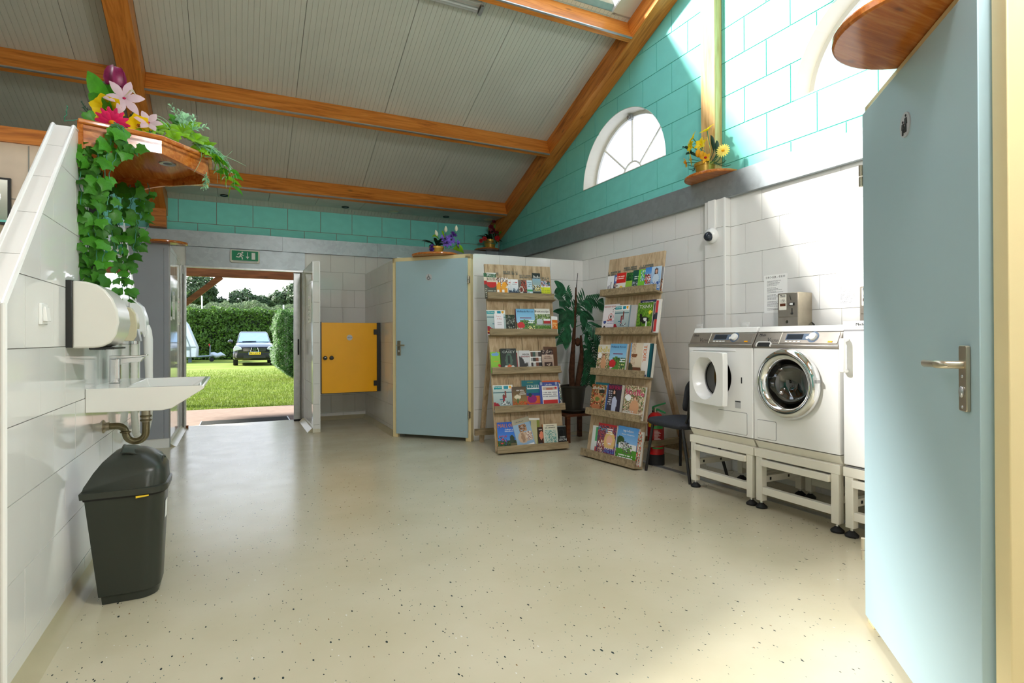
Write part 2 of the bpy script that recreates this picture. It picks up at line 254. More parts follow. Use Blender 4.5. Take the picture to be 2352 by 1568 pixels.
# ------------------------------------------------------------------ mesh helpers
Z = Vector((0, 0, 1))
def fr(o, x, y, z=None):
    """matrix with the axes x, y, z and the origin o"""
    x = Vector(x); y = Vector(y); z = Vector(z) if z is not None else x.cross(y)
    return Matrix(((x[0], y[0], z[0], o[0]), (x[1], y[1], z[1], o[1]), (x[2], y[2], z[2], o[2]), (0, 0, 0, 1)))
class MB:
    def __init__(s): s.v = []; s.f = []; s.c = []
    def add(s, vs, fs, T=None, col=None):
        n = len(s.v)
        s.v += [tuple(T @ Vector(p)) if T is not None else tuple(p) for p in vs]
        for f in fs: s.f.append(tuple(i+n for i in f)); s.c.append(col)
        return s
    def box(s, a, b, T=None, col=None):
        (x0, y0, z0), (x1, y1, z1) = a, b
        return s.add([(x0, y0, z0), (x1, y0, z0), (x1, y1, z0), (x0, y1, z0), (x0, y0, z1), (x1, y0, z1), (x1, y1, z1), (x0, y1, z1)],
                     [(3, 2, 1, 0), (4, 5, 6, 7), (0, 1, 5, 4), (1, 2, 6, 5), (2, 3, 7, 6), (3, 0, 4, 7)], T, col)
    def prism(s, pts, axis, a, b, T=None, col=None):
        """2-D outline (counter-clockwise seen down the axis) pushed along an axis from a to b"""
        def P(p, h): return {0: (h, p[0], p[1]), 1: (p[0], h, p[1]), 2: (p[0], p[1], h)}[axis]
        n = len(pts)
        return s.add([P(p, a) for p in pts]+[P(p, b) for p in pts], [tuple(range(n-1, -1, -1)), tuple(range(n, 2*n))]+[(i, (i+1) % n, n+(i+1) % n, n+i) for i in range(n)], T, col)
    def quad(s, a, b, c, d, T=None, col=None): return s.add([a, b, c, d], [(0, 1, 2, 3)], T, col)
    def lathe(s, prof, n=24, T=None, a0=0, a1=2*PI, col=None):
        vs, fs = [], []; full = abs(a1-a0-2*PI) < 1e-6; m = n if full else n+1
        for k in range(m):
            a = a0+(a1-a0)*k/n
            vs += [(r*math.cos(a), r*math.sin(a), z) for r, z in prof]
        p = len(prof)
        for k in range(n):
            k2 = (k+1) % m
            for j in range(p-1):
                q = (k*p+j, k2*p+j, k2*p+j+1, k*p+j+1)
                if prof[j][0] < 1e-6: q = (q[0], q[2], q[3])
                elif prof[j+1][0] < 1e-6: q = (q[0], q[1], q[2])
                fs.append(q)
        return s.add(vs, fs, T, col)
    def tube(s, pts, r, n=8, cap=True, T=None, col=None, flat=1):
        pts = [Vector(p) for p in pts]; m = len(pts); rs = r if isinstance(r, (list, tuple)) else [r]*m
        vs, fs = [], []; up = None
        for i, p in enumerate(pts):
            d = (pts[min(i+1, m-1)]-pts[max(i-1, 0)]).normalized()
            if up is None: up = d.orthogonal().normalized()
            up = (up-d*up.dot(d)); up = up.normalized() if up.length > 1e-5 else d.orthogonal().normalized()
            w = d.cross(up)
            for k in range(n):
                a = 2*PI*k/n; vs.append(p+(up*math.cos(a)+w*math.sin(a)*flat)*rs[i])
        for i in range(m-1):
            for k in range(n): fs.append((i*n+k, i*n+(k+1) % n, (i+1)*n+(k+1) % n, (i+1)*n+k))
        if cap: fs += [tuple(range(n-1, -1, -1)), tuple(range((m-1)*n, m*n))]
        return s.add(vs, fs, T, col)
    def ball(s, c, r, n=12, m=8, T=None, col=None):
        rx, ry, rz = r if isinstance(r, (tuple, list)) else (r, r, r)
        TT = Matrix.Translation(c) @ Matrix.Diagonal((rx, ry, rz, 1))
        return s.lathe([(math.sin(PI*i/m) if 0 < i < m else 0, -math.cos(PI*i/m)) for i in range(m+1)], n, (T @ TT) if T is not None else TT, col=col)
    def mesh(s, name, angle=40):
        me = bpy.data.meshes.new(name); me.from_pydata(s.v, [], s.f)
        if any(c is not None for c in s.c):
            ca = me.color_attributes.new('Col', 'FLOAT_COLOR', 'CORNER'); arr = []
            for f, c in zip(s.f, s.c):
                c = c or (1, 1, 1)
                for _ in f: arr += [c[0], c[1], c[2], 1]
            ca.data.foreach_set('color', arr)
        if angle:
            me.polygons.foreach_set('use_smooth', [True]*len(me.polygons)); me.set_sharp_from_angle(angle=R(angle))
        me.update(); return me
ROOTM = {}
def tag(o, label=None, cat=None, group=None, kind=None):
    if label: o['label'] = label
    if cat: o['category'] = cat
    if group: o['group'] = group
    if kind: o['kind'] = kind
    return o
def obj(name, mb, mat, parent=None, local=False, bevel=0, angle=40, T=None, **kw):
    """one mesh object; its vertices are in world space unless local is set"""
    me = mb if isinstance(mb, bpy.types.Mesh) else mb.mesh(name, angle)
    if mat is not None and not me.materials: me.materials.append(M[mat] if isinstance(mat, str) else mat)
    o = bpy.data.objects.new(name, me); COL.objects.link(o)
    if T is not None: o.matrix_basis = T
    if parent is not None:
        o.parent = parent
        if not local and parent.name in ROOTM: o.matrix_parent_inverse = ROOTM[parent.name].inverted()
    if bevel:
        b = o.modifiers.new('edge', 'BEVEL'); b.width = bevel; b.segments = 2; b.limit_method = 'ANGLE'; b.angle_limit = R(35)
    return tag(o, **kw) if kw else o
def thing(name, label, cat, loc=(0, 0, 0), rz=0, group=None, kind=None):
    o = bpy.data.objects.new(name, None); COL.objects.link(o); o.empty_display_size = .1
    o.location = loc; o.rotation_euler = (0, 0, rz)
    ROOTM[o.name] = Matrix.Translation(loc) @ Matrix.Rotation(rz, 4, 'Z')
    return tag(o, label, cat, group, kind)
def struct(name, mb, mat, **kw):
    return obj(name, mb, mat, kind='structure', **kw)
def copytree(o, parent=None):
    c = o.copy(); COL.objects.link(c)
    if parent is not None: c.parent = parent
    for ch in list(o.children): copytree(ch, c)
    return c
_txt = {}
def textmesh(s):
    if s not in _txt:
        c = bpy.data.curves.new('lettering', 'FONT'); c.body = s; c.size = 1; c.resolution_u = 1
        o = bpy.data.objects.new('lettering', c); me = bpy.data.meshes.new_from_object(o)
        _txt[s] = ([tuple(v.co) for v in me.vertices], [tuple(p.vertices) for p in me.polygons])
        bpy.data.objects.remove(o); bpy.data.meshes.remove(me)
    return _txt[s]
def addtext(mb, s, T, x, y, w=None, h=None, center=True, col=None, bold=0):
    """lettering s put in the x-y plane of T, fitted to a width w or height h; x, y is the middle (or the left bottom) of it"""
    vs, fs = textmesh(s)
    if not vs: return
    x0 = min(v[0] for v in vs); x1 = max(v[0] for v in vs); y0 = min(v[1] for v in vs); y1 = max(v[1] for v in vs)
    sx = w/(x1-x0) if w else h/(y1-y0); sy = h/(y1-y0) if h else sx
    ox, oy = (x-(x1-x0)*sx/2, y-(y1-y0)*sy/2) if center else (x, y)
    for dx in ([0] if not bold else [-bold, 0, bold]):
        mb.add([((v[0]-x0)*sx+ox+dx, (v[1]-y0)*sy+oy, abs(dx)*.01) for v in vs], fs, T, col)
def rrect(x0, y0, x1, y1, r, n=4):
    p = []
    for cx, cy_, a in ((x1-r, y1-r, 0), (x0+r, y1-r, 90), (x0+r, y0+r, 180), (x1-r, y0+r, 270)):
        p += [(cx+r*math.cos(R(a+90*k/n)), cy_+r*math.sin(R(a+90*k/n))) for k in range(n+1)]
    return p
def clip(poly, a, b, c):
    out = []
    for i in range(len(poly)):
        p, q = poly[i], poly[(i+1) % len(poly)]; dp = a*p[0]+b*p[1]-c; dq = a*q[0]+b*q[1]-c
        if dp <= 0: out.append(p)
        if (dp < 0) != (dq < 0) and abs(dp-dq) > 1e-9:
            t = dp/(dp-dq)
            if 0 < t < 1: out.append((p[0]+(q[0]-p[0])*t, p[1]+(q[1]-p[1])*t))
    return out
_unit = {}
def unitbox(mat):
    if mat not in _unit:
        me = MB().box((0, 0, 0), (1, 1, 1)).mesh(mat+'_piece', 0); me.materials.append(M[mat]); _unit[mat] = me
    return _unit[mat]
def tiles(parent, O, U, Nn, u0, u1, z0, z1, base=1.858, pz=.252, pw=.3355, off=0.0, gap=.003, th=.006, mat='tile', name='tile', cuts=(), arch=None, skip=None, wob=.0012):
    """courses of staggered tiles on the plane O + U*u + Z*z, standing proud along Nn; off is where one course of base has a joint"""
    U = Vector(U); Nn = Vector(Nn); O = Vector(O); rnd = random.Random(int(abs(u0*977+z0*131+len(mat))*10))
    k0 = math.floor((z0-base)/pz)-1; nout = 0
    for k in range(k0, k0+60):
        za, zb = max(base+k*pz, z0)+gap/2, min(base+(k+1)*pz, z1)-gap/2
        if za >= z1: break
        if zb-za < .008: continue
        o = off+(pw/2 if k % 2 else 0); j0 = math.floor((u0-o)/pw)-1
        for j in range(j0, j0+80):
            ua, ub = max(o+j*pw, u0)+gap/2, min(o+(j+1)*pw, u1)-gap/2
            if ua >= u1: break
            if ub-ua < .008 or (skip and skip(ua, ub, za, zb)): continue
            poly = [(ua, za), (ub, za), (ub, zb), (ua, zb)]; n4 = poly
            for c in cuts: poly = clip(poly, *c) if poly else poly
            if len(poly) < 3: continue
            strips = None
            if arch:
                for uc, vc, ra, rb in arch:
                    if ub > uc-ra and ua < uc+ra and zb > vc+.002:
                        us = sorted(set([ua, ub]+[uc-ra*math.cos(PI*i/44) for i in range(45) if ua < uc-ra*math.cos(PI*i/44) < ub]))
                        strips = []
                        for p, q in zip(us[:-1], us[1:]):
                            def lo(u, m=(p+q)/2): return max(za, vc+rb*math.sqrt(max(0, 1-((u-uc)/ra)**2))) if abs(m-uc) < ra else za
                            a, b = lo(p), lo(q)
                            if a < zb-1e-4 or b < zb-1e-4: strips.append((p, q, min(a, zb), min(b, zb)))
                        if not strips: poly = None
                        break
            if not poly: continue
            T0 = fr(O, U, Nn, Z); e = rnd.uniform(-.0006, .0006)
            if strips is not None and (len(strips) > 1 or strips[0][2] > za+1e-4):
                mb = MB()
                for p, q, a, b in strips:
                    pl = [(p, a), (q, b), (q, zb), (p, zb)]
                    for c in cuts: pl = clip(pl, *c) if pl else pl
                    if len(pl) >= 3: mb.prism([(x, z) for x, z in pl], 1, 0, th+e)
                if mb.v: obj(name, mb, mat, parent, angle=0, T=T0)
            elif poly != n4:
                obj(name, MB().prism(poly, 1, 0, th+e), mat, parent, angle=0, T=T0)
            else:
                t1, t2 = rnd.uniform(-wob, wob), rnd.uniform(-wob, wob)
                T = T0 @ Matrix(((ub-ua, 0, 0, ua), (t1*(ub-ua), th+e, t2*(zb-za), 0), (0, 0, zb-za, za), (0, 0, 0, 1)))
                ob = bpy.data.objects.new(name, unitbox(mat)); COL.objects.link(ob); ob.matrix_basis = T; ob.parent = parent
            nout += 1
    return nout
# ------------------------------------------------------------------ the setting
XR, YF, XL = 3.85, 8.40, -.658
SL = .40805                                   # roof slope
def under(y): return 6.16-SL*(y if y > 3.7 else 7.4-y)
def ceil(y): return 6.392-SL*(y if y > 3.7 else 7.4-y)
def zw(z): return z
struct('floor', MB().box((-8, -1.2, -.12), (4.1, 8.62, 0)), 'floor')
# right gable wall: backing, tiles below the zinc band, painted blocks above it with two arched windows
ARCH = [(5.15, 2.985, .755, .715), (2.197, 2.985, .755, .715)]
mb = MB().box((3.856, -1.2, 0), (4.08, 8.62, 2.57))
ys = sorted(set([-1.2, 8.62, 3.7]+[c-a*math.cos(PI*i/32) for c, v, a, b in ARCH for i in range(33)]))
for p, q in zip(ys[:-1], ys[1:]):
    m_ = (p+q)/2; a = next((A for A in ARCH if abs(m_-A[0]) < A[2]), None)
    if a:
        up = lambda y: a[1]+a[3]*math.sqrt(max(0, 1-((y-a[0])/a[2])**2))
        mb.prism([(p, 2.57), (q, 2.57), (q, a[1]), (p, a[1])], 0, 3.876, 4.08)
        mb.prism([(p, up(p)), (q, up(q)), (q, ceil(q)+.1), (p, ceil(p)+.1)], 0, 3.876, 4.08)
    else: mb.prism([(p, 2.57), (q, 2.57), (q, ceil(q)+.1), (p, ceil(p)+.1)], 0, 3.876, 4.08)
wr = struct('wall_right', mb, 'mint_joint', angle=0)
wr.data.materials.append(M['grout'])
for p in wr.data.polygons:
    if p.center.z < 2.57: p.material_index = 1
tiles(wr, (3.856, 0, 0), (0, 1, 0), (-1, 0, 0), 1.6, 8.4, 0, 2.37, off=3.4025, skip=lambda a, b, c, d: a > 5.9 and d < 2.0)
cutr = [(SL, 1, 6.16+.05), (-SL, 1, 6.16+.05-7.4*SL)]
tiles(wr, (3.876, 0, 0), (0, 1, 0), (-1, 0, 0), 1.2, 8.4, 2.56, 5, base=2.675, pz=.30, pw=.4435, off=3.2, gap=.008, mat='mint', name='block', cuts=cutr, arch=ARCH, wob=0)
# pilaster on the right wall
wp = struct('wall_pilaster', MB().box((3.787, 3.567, 0), (3.86, 3.79, 2.36)), 'grout')
tiles(wp, (3.787, 0, 0), (0, 1, 0), (-1, 0, 0), 3.575, 3.79, 0, 2.36, pw=5, off=0)
tiles(wp, (0, 3.567, 0), (1, 0, 0), (0, -1, 0), 3.787, 3.85, 0, 2.36, pw=5, off=0)
obj('corner_trim', MB().box((3.776, 3.557, 0), (3.79, 3.573, 2.36)), 'white', wp)
# arched windows
for n, (yc, vc, ra, rb) in enumerate(ARCH):
    w = thing('window_%d' % (n+1), None, None, (3.87, yc, vc), kind='structure')
    def el(t, k=1.0, d=0): return (yc-(ra*k-d)*math.cos(t), vc+(rb*k-d)*math.sin(t))
    N_ = 36
    mb = MB(); o_ = [el(PI*i/N_) for i in range(N_+1)]; i_ = [el(PI*i/N_, 1, .006) for i in range(N_+1)]
    for i in range(N_): mb.prism([o_[i], i_[i], i_[i+1], o_[i+1]], 0, 3.872, 4.06)
    obj('reveal', mb, 'beigew', w)
    obj('window_sill', MB().box((3.872, yc-ra, vc-.004), (4.06, yc+ra, vc+.004)), 'beigew', w)
    mb = MB()
    for d0, d1, xa in ((.0, .045, 4.035),):
        o_ = [el(PI*i/N_, 1, d0) for i in range(N_+1)]; i_ = [el(PI*i/N_, 1, d1) for i in range(N_+1)]
        for i in range(N_): mb.prism([o_[i], i_[i], i_[i+1], o_[i+1]], 0, xa, 4.06)
    mb.box((4.035, yc-ra, vc), (4.06, yc+ra, vc+.04))
    obj('frame', mb, 'offwhite', w)
    pane = MB().prism([el(PI*i/N_) for i in range(N_+1)][::-1], 0, 4.062, 4.070)
    obj('pane', pane, 'polyw', w, angle=0)
    for k, t in enumerate((R(42), R(90), R(138))):
        a, b = el(t, 1, .02), (yc-.17*math.cos(t), vc+.17*math.sin(t))
        obj('glazing_bar', MB().tube([(4.045, *a), (4.045, *b)], .011, 6), 'beigew', w)
    obj('glazing_bar', MB().tube([(4.045, yc-.17*math.cos(PI*i/14), vc+.17*math.sin(PI*i/14)) for i in range(15)], .011, 6), 'beigew', w)
    obj('latch', MB().box((4.0, yc-.03, vc+rb-.07), (4.04, yc+.03, vc+rb-.02)).tube([(4.0, yc, vc+rb-.045), (3.98, yc, vc+rb-.05)], .02, 10), 'alu', w)
# far wall with the entrance
mb = MB().box((.80, 8.406, 0), (4.08, 8.62, 2.36)).box((-8, 8.406, 0), (-.61, 8.62, 2.36)).box((-.61, 8.406, 2.11), (.80, 8.62, 2.36)).box((-8, 8.406, 2.36), (4.08, 8.62, 3.1))
wf = struct('wall_far', mb, 'grout', angle=0)
tiles(wf, (0, 8.406, 0), (1, 0, 0), (0, -1, 0), .853, 1.70, 0, 2.36, off=1.372)
tiles(wf, (0, 8.406, 0), (1, 0, 0), (0, -1, 0), 1.70, 3.85, 2.1, 2.36, off=1.372)
tiles(wf, (0, 8.406, 0), (1, 0, 0), (0, -1, 0), -1.0, -.60, 2.0, 2.36, off=1.372)
tiles(wf, (0, 8.411, 0), (1, 0, 0), (0, -1, 0), -3.6, 3.85, 2.55, 3.02, base=2.668, pz=.298, pw=.4375, off=.191, gap=.008, th=.011, mat='mint', name='block', wob=0)
tiles(wf, (0, 8.411, 0), (1, 0, 0), (0, -1, 0), -3.6, -1.0, 1.9, 2.36, base=2.07, pz=.298, pw=.4375, off=.191, gap=.008, th=.011, mat='mint', name='block', wob=0)
# nib wall beside the entrance, cubicle walls, pier
wn_ = struct('wall_nib', MB().box((.839, 7.316, 0), (.914, 8.406, 2.107)), 'grout')
tiles(wn_, (0, 7.316, 0), (1, 0, 0), (0, -1, 0), .842, .911, 0, 2.107, pw=5, off=0)
tiles(wn_, (.839, 0, 0), (0, 1, 0), (-1, 0, 0), 7.316, 8.40, 0, 2.107, off=7.6)
tiles(wn_, (.914, 0, 0), (0, 1, 0), (1, 0, 0), 7.316, 8.40, 0, 2.107, off=7.6)
obj('corner_trim', MB().box((.832, 7.309, 0), (.842, 7.318, 2.11)).box((.911, 7.309, 0), (.921, 7.318, 2.11)).box((.832, 7.309, 2.107), (.921, 8.4, 2.113)), 'white', wn_)
wc = struct('wall_front', MB().box((2.39, 5.896, 0), (3.85, 5.98, 2.10)), 'grout')
tiles(wc, (0, 5.896, 0), (1, 0, 0), (0, -1, 0), 2.40, 3.85, 0, 2.10, off=3.05)
obj('corner_trim', MB().box((2.385, 5.886, 0), (2.40, 5.899, 2.105)).box((2.385, 5.886, 2.098), (3.85, 5.98, 2.106)), 'white', wc)
ws = struct('wall_side', MB().box((1.696, 6.54, 0), (1.78, 8.41, 2.10)), 'grout')
tiles(ws, (1.696, 0, 0), (0, 1, 0), (-1, 0, 0), 6.545, 8.40, 0, 2.10, off=7.0)
obj('corner_trim', MB().box((1.688, 6.535, 2.098), (1.78, 8.40, 2.106)), 'white', ws)
wq = struct('wall_pier', MB().box((-1.5, 7.03, 0), (-.656, 8.406, 2.165)), 'grout')
tiles(wq, (-.656, 0, 0), (0, 1, 0), (1, 0, 0), 7.03, 8.40, 0, 2.165, off=7.2)
obj('corner_trim', MB().box((-.66, 7.02, 0), (-.646, 7.034, 2.17)).box((-.66, 8.385, 0), (-.640, 8.40, 2.11)), 'alu', wq)
obj('plinth', MB().box((-1.4, 7.01, 0), (-.655, 7.03, .10)), 'white', wq)
# left partition: gable-shaped, tiled, capped along its slope
PP = [(2.309, 0), (5.004, 0), (5.004, 1.262), (4.162, 2.104), (3.151, 2.104), (2.309, 1.262)]
wl = struct('wall_left', MB().prism(PP, 0, -.744, -.664), 'grout', angle=0)
lc = [(-1, 1, -2.309+1.262), (1, 1, 5.004+1.262)]
tiles(wl, (-.664, 0, 0), (0, 1, 0), (1, 0, 0), 2.309, 5.0, .02, 2.104, base=.8675, off=2.646, cuts=lc)
tiles(wl, (0, 2.309, 0), (1, 0, 0), (0, -1, 0), -.74, -.668, 0, 1.26, base=.8675, pw=5, off=0, mat='beige_tile')
tiles(wl, (-.744, 0, 0), (0, 1, 0), (-1, 0, 0), 2.309, 5.0, 0, 2.104, base=.8675, off=2.646, cuts=lc)
s2 = 1/math.sqrt(2)
def captiles(o, u, nn, ln):
    k = 0
    while k*.252 < ln:
        a, b = k*.252+.002, min((k+1)*.252, ln)-.001
        obj('tile', MB().box((-.732, a, 0), (-.670, b, .007)), 'tile', wl, angle=0, T=fr(o, (1, 0, 0), u, nn)); k += 1
captiles((0, 2.309, 1.262), (0, s2, s2), (0, -s2, s2), 1.19)
captiles((0, 3.151, 2.104), (0, 1, 0), (0, 0, 1), 1.01)
captiles((0, 4.162, 2.104), (0, s2, -s2), (0, s2, s2), 1.19)
cp = [(2.303, 1.262), (3.149, 2.110), (4.164, 2.110), (5.010, 1.262)]
for x in (-.738, -.664):
    obj('cap_trim', MB().tube([(x, *p) for p in [(2.303, 0)]+cp+[(5.010, 0)]], .009, 8), 'white', wl, label='white rounded edge trim along the sloped cap')
struct('baseboard_left', MB().prism([(-.660, 0), (-.60, 0), (-.615, .006), (-.64, .02), (-.652, .04), (-.660, .05)], 1, 2.30, 5.0).prism([(-.652, 0), (-.59, 0), (-.61, .008), (-.64, .03), (-.652, .05)], 1, 7.03, 8.4), 'coving')
struct('baseboard_far', MB().prism([(7.30, 0), (7.312, .05), (7.316, .05), (7.316, 0)], 0, .83, .92).prism([(8.33, 0), (8.39, .05), (8.402, .05), (8.402, 0)], 0, .92, 1.69).prism([(1.694, 0), (1.63, 0), (1.684, .05), (1.694, .05)], 1, 6.6, 8.4).prism([(.833, 0), (.77, 0), (.822, .05), (.833, .05)], 1, 7.33, 8.38), 'coving')
struct('trim_drain', MB().box((3.36, 2.0, .0005), (3.42, 4.6, .004)).box((3.0, 5.62, .0005), (3.6, 5.68, .004)), 'alu')
# left bay behind the partition: cream wall with a pine head beam
wk = struct('wall_left_bay', MB().box((-8, 5.0, 0), (-1.2, 5.1, 2.509)).prism([(-1.2, 0), (-.80, 0), (-.80, 2.0), (-1.2, 2.40)], 1, 5.12, 5.2), 'pink')
obj('joint', MB().box((-4, 4.997, 2.12), (-1.2, 5.0, 2.126)).box((-1.31, 4.997, 0), (-1.303, 5.0, 2.5)), 'grout', wk)
struct('trim_1', MB().box((-8, 4.98, 2.509), (-1.15, 5.12, 2.615)), 'pine_x')
# the rest of the hall, behind the camera
struct('wall_back', MB().box((-8, -1.2, 0), (4.08, -1.0, 2.57)), 'tile')
struct('wall_back_upper', MB().box((-8, -1.2, 2.57), (4.08, -1.01, 3.2)), 'mint')
struct('wall_hall_end', MB().prism([(-1.2, 0), (8.6, 0), (8.6, ceil(8.6)+.1), (3.7, ceil(3.7)+.1), (-1.2, ceil(-1.2)+.1)], 0, -8.2, -8), 'mint')
# zinc bands
zb = struct('trim_2', MB().box((3.80, -1.0, 2.36), (3.868, 8.40, 2.566)), 'zinc')
zf = struct('trim_3', MB().box((-8, 8.35, 2.36), (.557, 8.402, 2.56)).box((.559, 8.353, 2.357), (1.86, 8.402, 2.558)).box((1.862, 8.352, 2.358), (3.80, 8.402, 2.56)), 'zinc')
struct('trim_4', MB().box((-.60, 8.385, 2.11), (.852, 8.404, 2.358)), M['zinc'])
obj('corner_cover', MB().box((3.60, 8.30, 2.35), (3.80, 8.35, 2.565)), M['zinc'], zf)
# entrance door
d1 = thing('door_1', None, None, (.1, 8.5, 0), kind='structure')
obj('frame', MB().box((-.625, 8.39, 0), (-.603, 8.52, 2.11)).box((.815, 8.40, 0), (.853, 8.45, 2.11)).box((-.625, 8.38, 2.085), (.84, 8.42, 2.108)), 'alu', d1)
lf = obj('sliding_leaf', MB().box((.712, 8.47, .02), (.80, 8.51, 2.09)), 'alu', d1, bevel=.004)
obj('door_handle', MB().box((.762, 8.44, .93), (.782, 8.472, 1.15)), 'black', d1, bevel=.006)
obj('gasket', MB().box((.80, 8.465, 0), (.816, 8.515, 2.1)).box((.712, 8.46, 0), (.82, 8.52, .022)), 'rubber', d1)
obj('door_pane', MB().box((.853, 8.63, .02), (2.1, 8.645, 2.09)), 'glass', d1)
obj('floor_stop', MB().box((-.615, 8.40, 0), (-.575, 8.44, .035)), 'dark_beam', d1)
# cubicle doors
def cubicle_door(n, A, d, nn, w, leaf, hinge_s, handle_s, lever_to, sign, top):
    D = thing('door_%d' % n, None, None, (A[0], A[1], 0), kind='structure')
    T = fr((A[0], A[1], 0), (d[0], d[1], 0), (nn[0], nn[1], 0), (0, 0, 1))      # s, out, up
    def o(nm, mb, mat, **k):
        mb.v = [tuple(T @ Vector(p)) for p in mb.v]; return obj(nm, mb, mat, D, **k)
    o('frame', MB().box((-.045, -.11, 0), (.022, .006, top)).box((w-.055, -.11, 0), (w+.012, .006, top)).box((-.045, -.11, top-.055), (w+.012, .006, top)), 'cream', bevel=.003)
    lf = o('door_leaf', MB().box((leaf[0], -.012, .045), (leaf[1], .028, top-.045)), 'blue_door', bevel=.002)
    for z in (.30, top-.29):
        o('hinge', MB().tube([(hinge_s, .03, z-.04), (hinge_s, .03, z-.002)], .010, 10).tube([(hinge_s, .03, z+.002), (hinge_s, .03, z+.045)], .010, 10).box((hinge_s-.014, .004, z-.035), (hinge_s+.014, .018, z+.035)), 'steel')
    s0, sg = handle_s, (1 if lever_to > handle_s else -1)
    h = o('handle_plate', MB().prism(rrect(s0-.021, .955, s0+.021, 1.125, .006), 1, .028, .038), 'steel', bevel=.002)
    o('handle', MB().tube([(s0, .036, 1.075), (s0, .072, 1.075), (s0+sg*.012, .082, 1.075), (s0+sg*.03, .085, 1.075)], .0105, 12).tube([(s0+sg*.028, .085, 1.075), (s0+sg*.10, .084, 1.074), (lever_to, .074, 1.070)], [.0105, .0115, .009], 12, flat=.75), 'steel')
    o('lock_turn', MB().ball((s0, .040, 1.005), (.010, .006, .015)).ball((s0, .038, 1.045), (.004, .003, .004)).ball((s0, .038, .966), (.004, .003, .004)), 'alu')
    sd = o('sign', MB().lathe([(0, .032), (sign[2], .032), (sign[2], .028)], 32, T=fr((sign[0], 0, sign[1]), (1, 0, 0), (0, 0, 1), (0, 1, 0))), 'signgrey')
    return D, T, o
s = Vector((2.331-1.676, 5.855-6.536, 0)); s.normalize()
D2, T2, o2 = cubicle_door(2, (1.676, 6.536), s, (-.721*1.0, -.693), .945, (.010, .925), .94, .056, .145, (.448, 1.851, .040), 2.095)
# wheelchair pictogram
def strokes(mb, lines, r, y): 
    for l in lines: mb.tube([(p[0], y, p[1]) for p in l], r, 6)
mb = MB(); cx, cz = .448, 1.851
mb.ball((cx-.003, .033, cz+.024), (.0045, .002, .0045))
strokes(mb, [[(cx-.003, cz+.018), (cx-.003, cz-.002), (cx+.012, cz-.002), (cx+.018, cz-.018), (cx+.024, cz-.016)], [(cx-.003, cz+.010), (cx+.009, cz+.010)],
             [(cx-.004+.017*math.cos(R(a)), cz-.010+.017*math.sin(R(a))) for a in range(110, 361, 25)]], .0022, .033)
o2('pictogram', mb, 'ink')
D3, T3, o3 = cubicle_door(3, (2.264, 1.385), (-.67, -.743), (-.743, .67), .955, (0, .886), -.008, .822, .69, (.437, 1.836, .040), 2.08)
mb = MB()
for cx, cz, k in ((.425, 1.828, .9), (.449, 1.838, 1.1)):
    mb.ball((cx, .033, cz+.022*k), (.0042, .002, .0042))
    mb.prism([(cx-.009*k, cz-.004), (cx-.004*k, cz-.004), (cx-.004*k, cz-.026*k), (cx+.004*k, cz-.026*k), (cx+.004*k, cz-.004), (cx+.009*k, cz-.004), (cx+.006*k, cz+.015*k), (cx-.006*k, cz+.015*k)], 1, .032, .0345)
mb.ball((.437, .033, 1.829), (.0026, .002, .0026)); mb.box((.4345, .032, 1.810), (.4395, .0345, 1.826)); mb.tube([(.431, .0335, 1.828), (.437, .0335, 1.822), (.443, .0335, 1.829)], .0014, 6)
o3('pictogram', mb, 'ink')
struct('wall_cubicle_right', MB().box((2.29, 1.30, 0), (3.85, 1.40, 2.08)).box((1.66, -1.0, 0), (1.76, .62, 2.08)), 'tile')
# roof: ceiling sheets with fine ribs, one piece per sheet
def sheet(x0, x1, ya, yb):
    mb = MB(); prof = []; n = max(1, round((x1-x0)/.048)); w = (x1-x0)/n
    for k in range(n):
        a = x0+k*w; prof += [(a+.0025, 0), (a+w-.0025, 0), (a+w-.0015, .004), (a+w+.0015, .004)]
    prof = [(x0+.002, .0)]+prof[1:-1]; m = len(prof)
    vs = [(x, y, ceil(y)+h) for y in (ya, yb) for x, h in prof]
    mb.add(vs, [(i, i+1, m+i+1, m+i) for i in range(m-1)]); top = .10
    i0 = len(mb.v); mb.add([(x0, ya, ceil(ya)+top), (x1, ya, ceil(ya)+top), (x1, yb, ceil(yb)+top), (x0, yb, ceil(yb)+top)], [(0, 3, 2, 1)])
    return mb
ce = struct('ceiling', MB().prism([(8.75, ceil(8.75)+.11), (4.72, ceil(4.72)+.11), (4.72, ceil(4.72)+.14), (8.75, ceil(8.75)+.14)], 0, -8.1, 4.05).prism([(3.42, ceil(3.42)+.11), (-1.2, ceil(-1.2)+.11), (-1.2, ceil(-1.2)+.14), (3.42, ceil(3.42)+.14)], 0, -.9, 4.05).prism([(4.0, ceil(4.0)+.11), (3.7, ceil(3.7)+.11), (-1.2, ceil(-1.2)+.11), (-1.2, ceil(-1.2)+.14), (3.7, ceil(3.7)+.14), (4.0, ceil(4.0)+.14)], 0, -8.1, -.9), 'ceil')
xs = [3.87, 3.45, 2.49, 1.53, .57, -.39, -.80]
for a, b in zip(xs[1:], xs[:-1]): obj('ceiling_sheet', sheet(a, b, 8.5, 4.70), 'ceil', ce, angle=0)
xs = [-.99, -1.35, -2.31, -3.27, -4.23, -5.19, -8.0]
for a, b in zip(xs[1:], xs[:-1]): obj('ceiling_sheet', sheet(a, b, 8.5, 4.70), 'ceil', ce, angle=0)
for a, b in ((1.53, 3.87), (-.8, 1.53), (-8, -.99)): obj('ceiling_sheet', MB().add([(a, 3.42 if a > -1 else 3.7, ceil(3.42 if a > -1 else 3.7)), (b, 3.42 if a > -1 else 3.7, ceil(3.42 if a > -1 else 3.7)), (b, -1.1, ceil(-1.1)), (a, -1.1, ceil(-1.1))], [(0, 1, 2, 3)]), 'ceil', ce, angle=0)
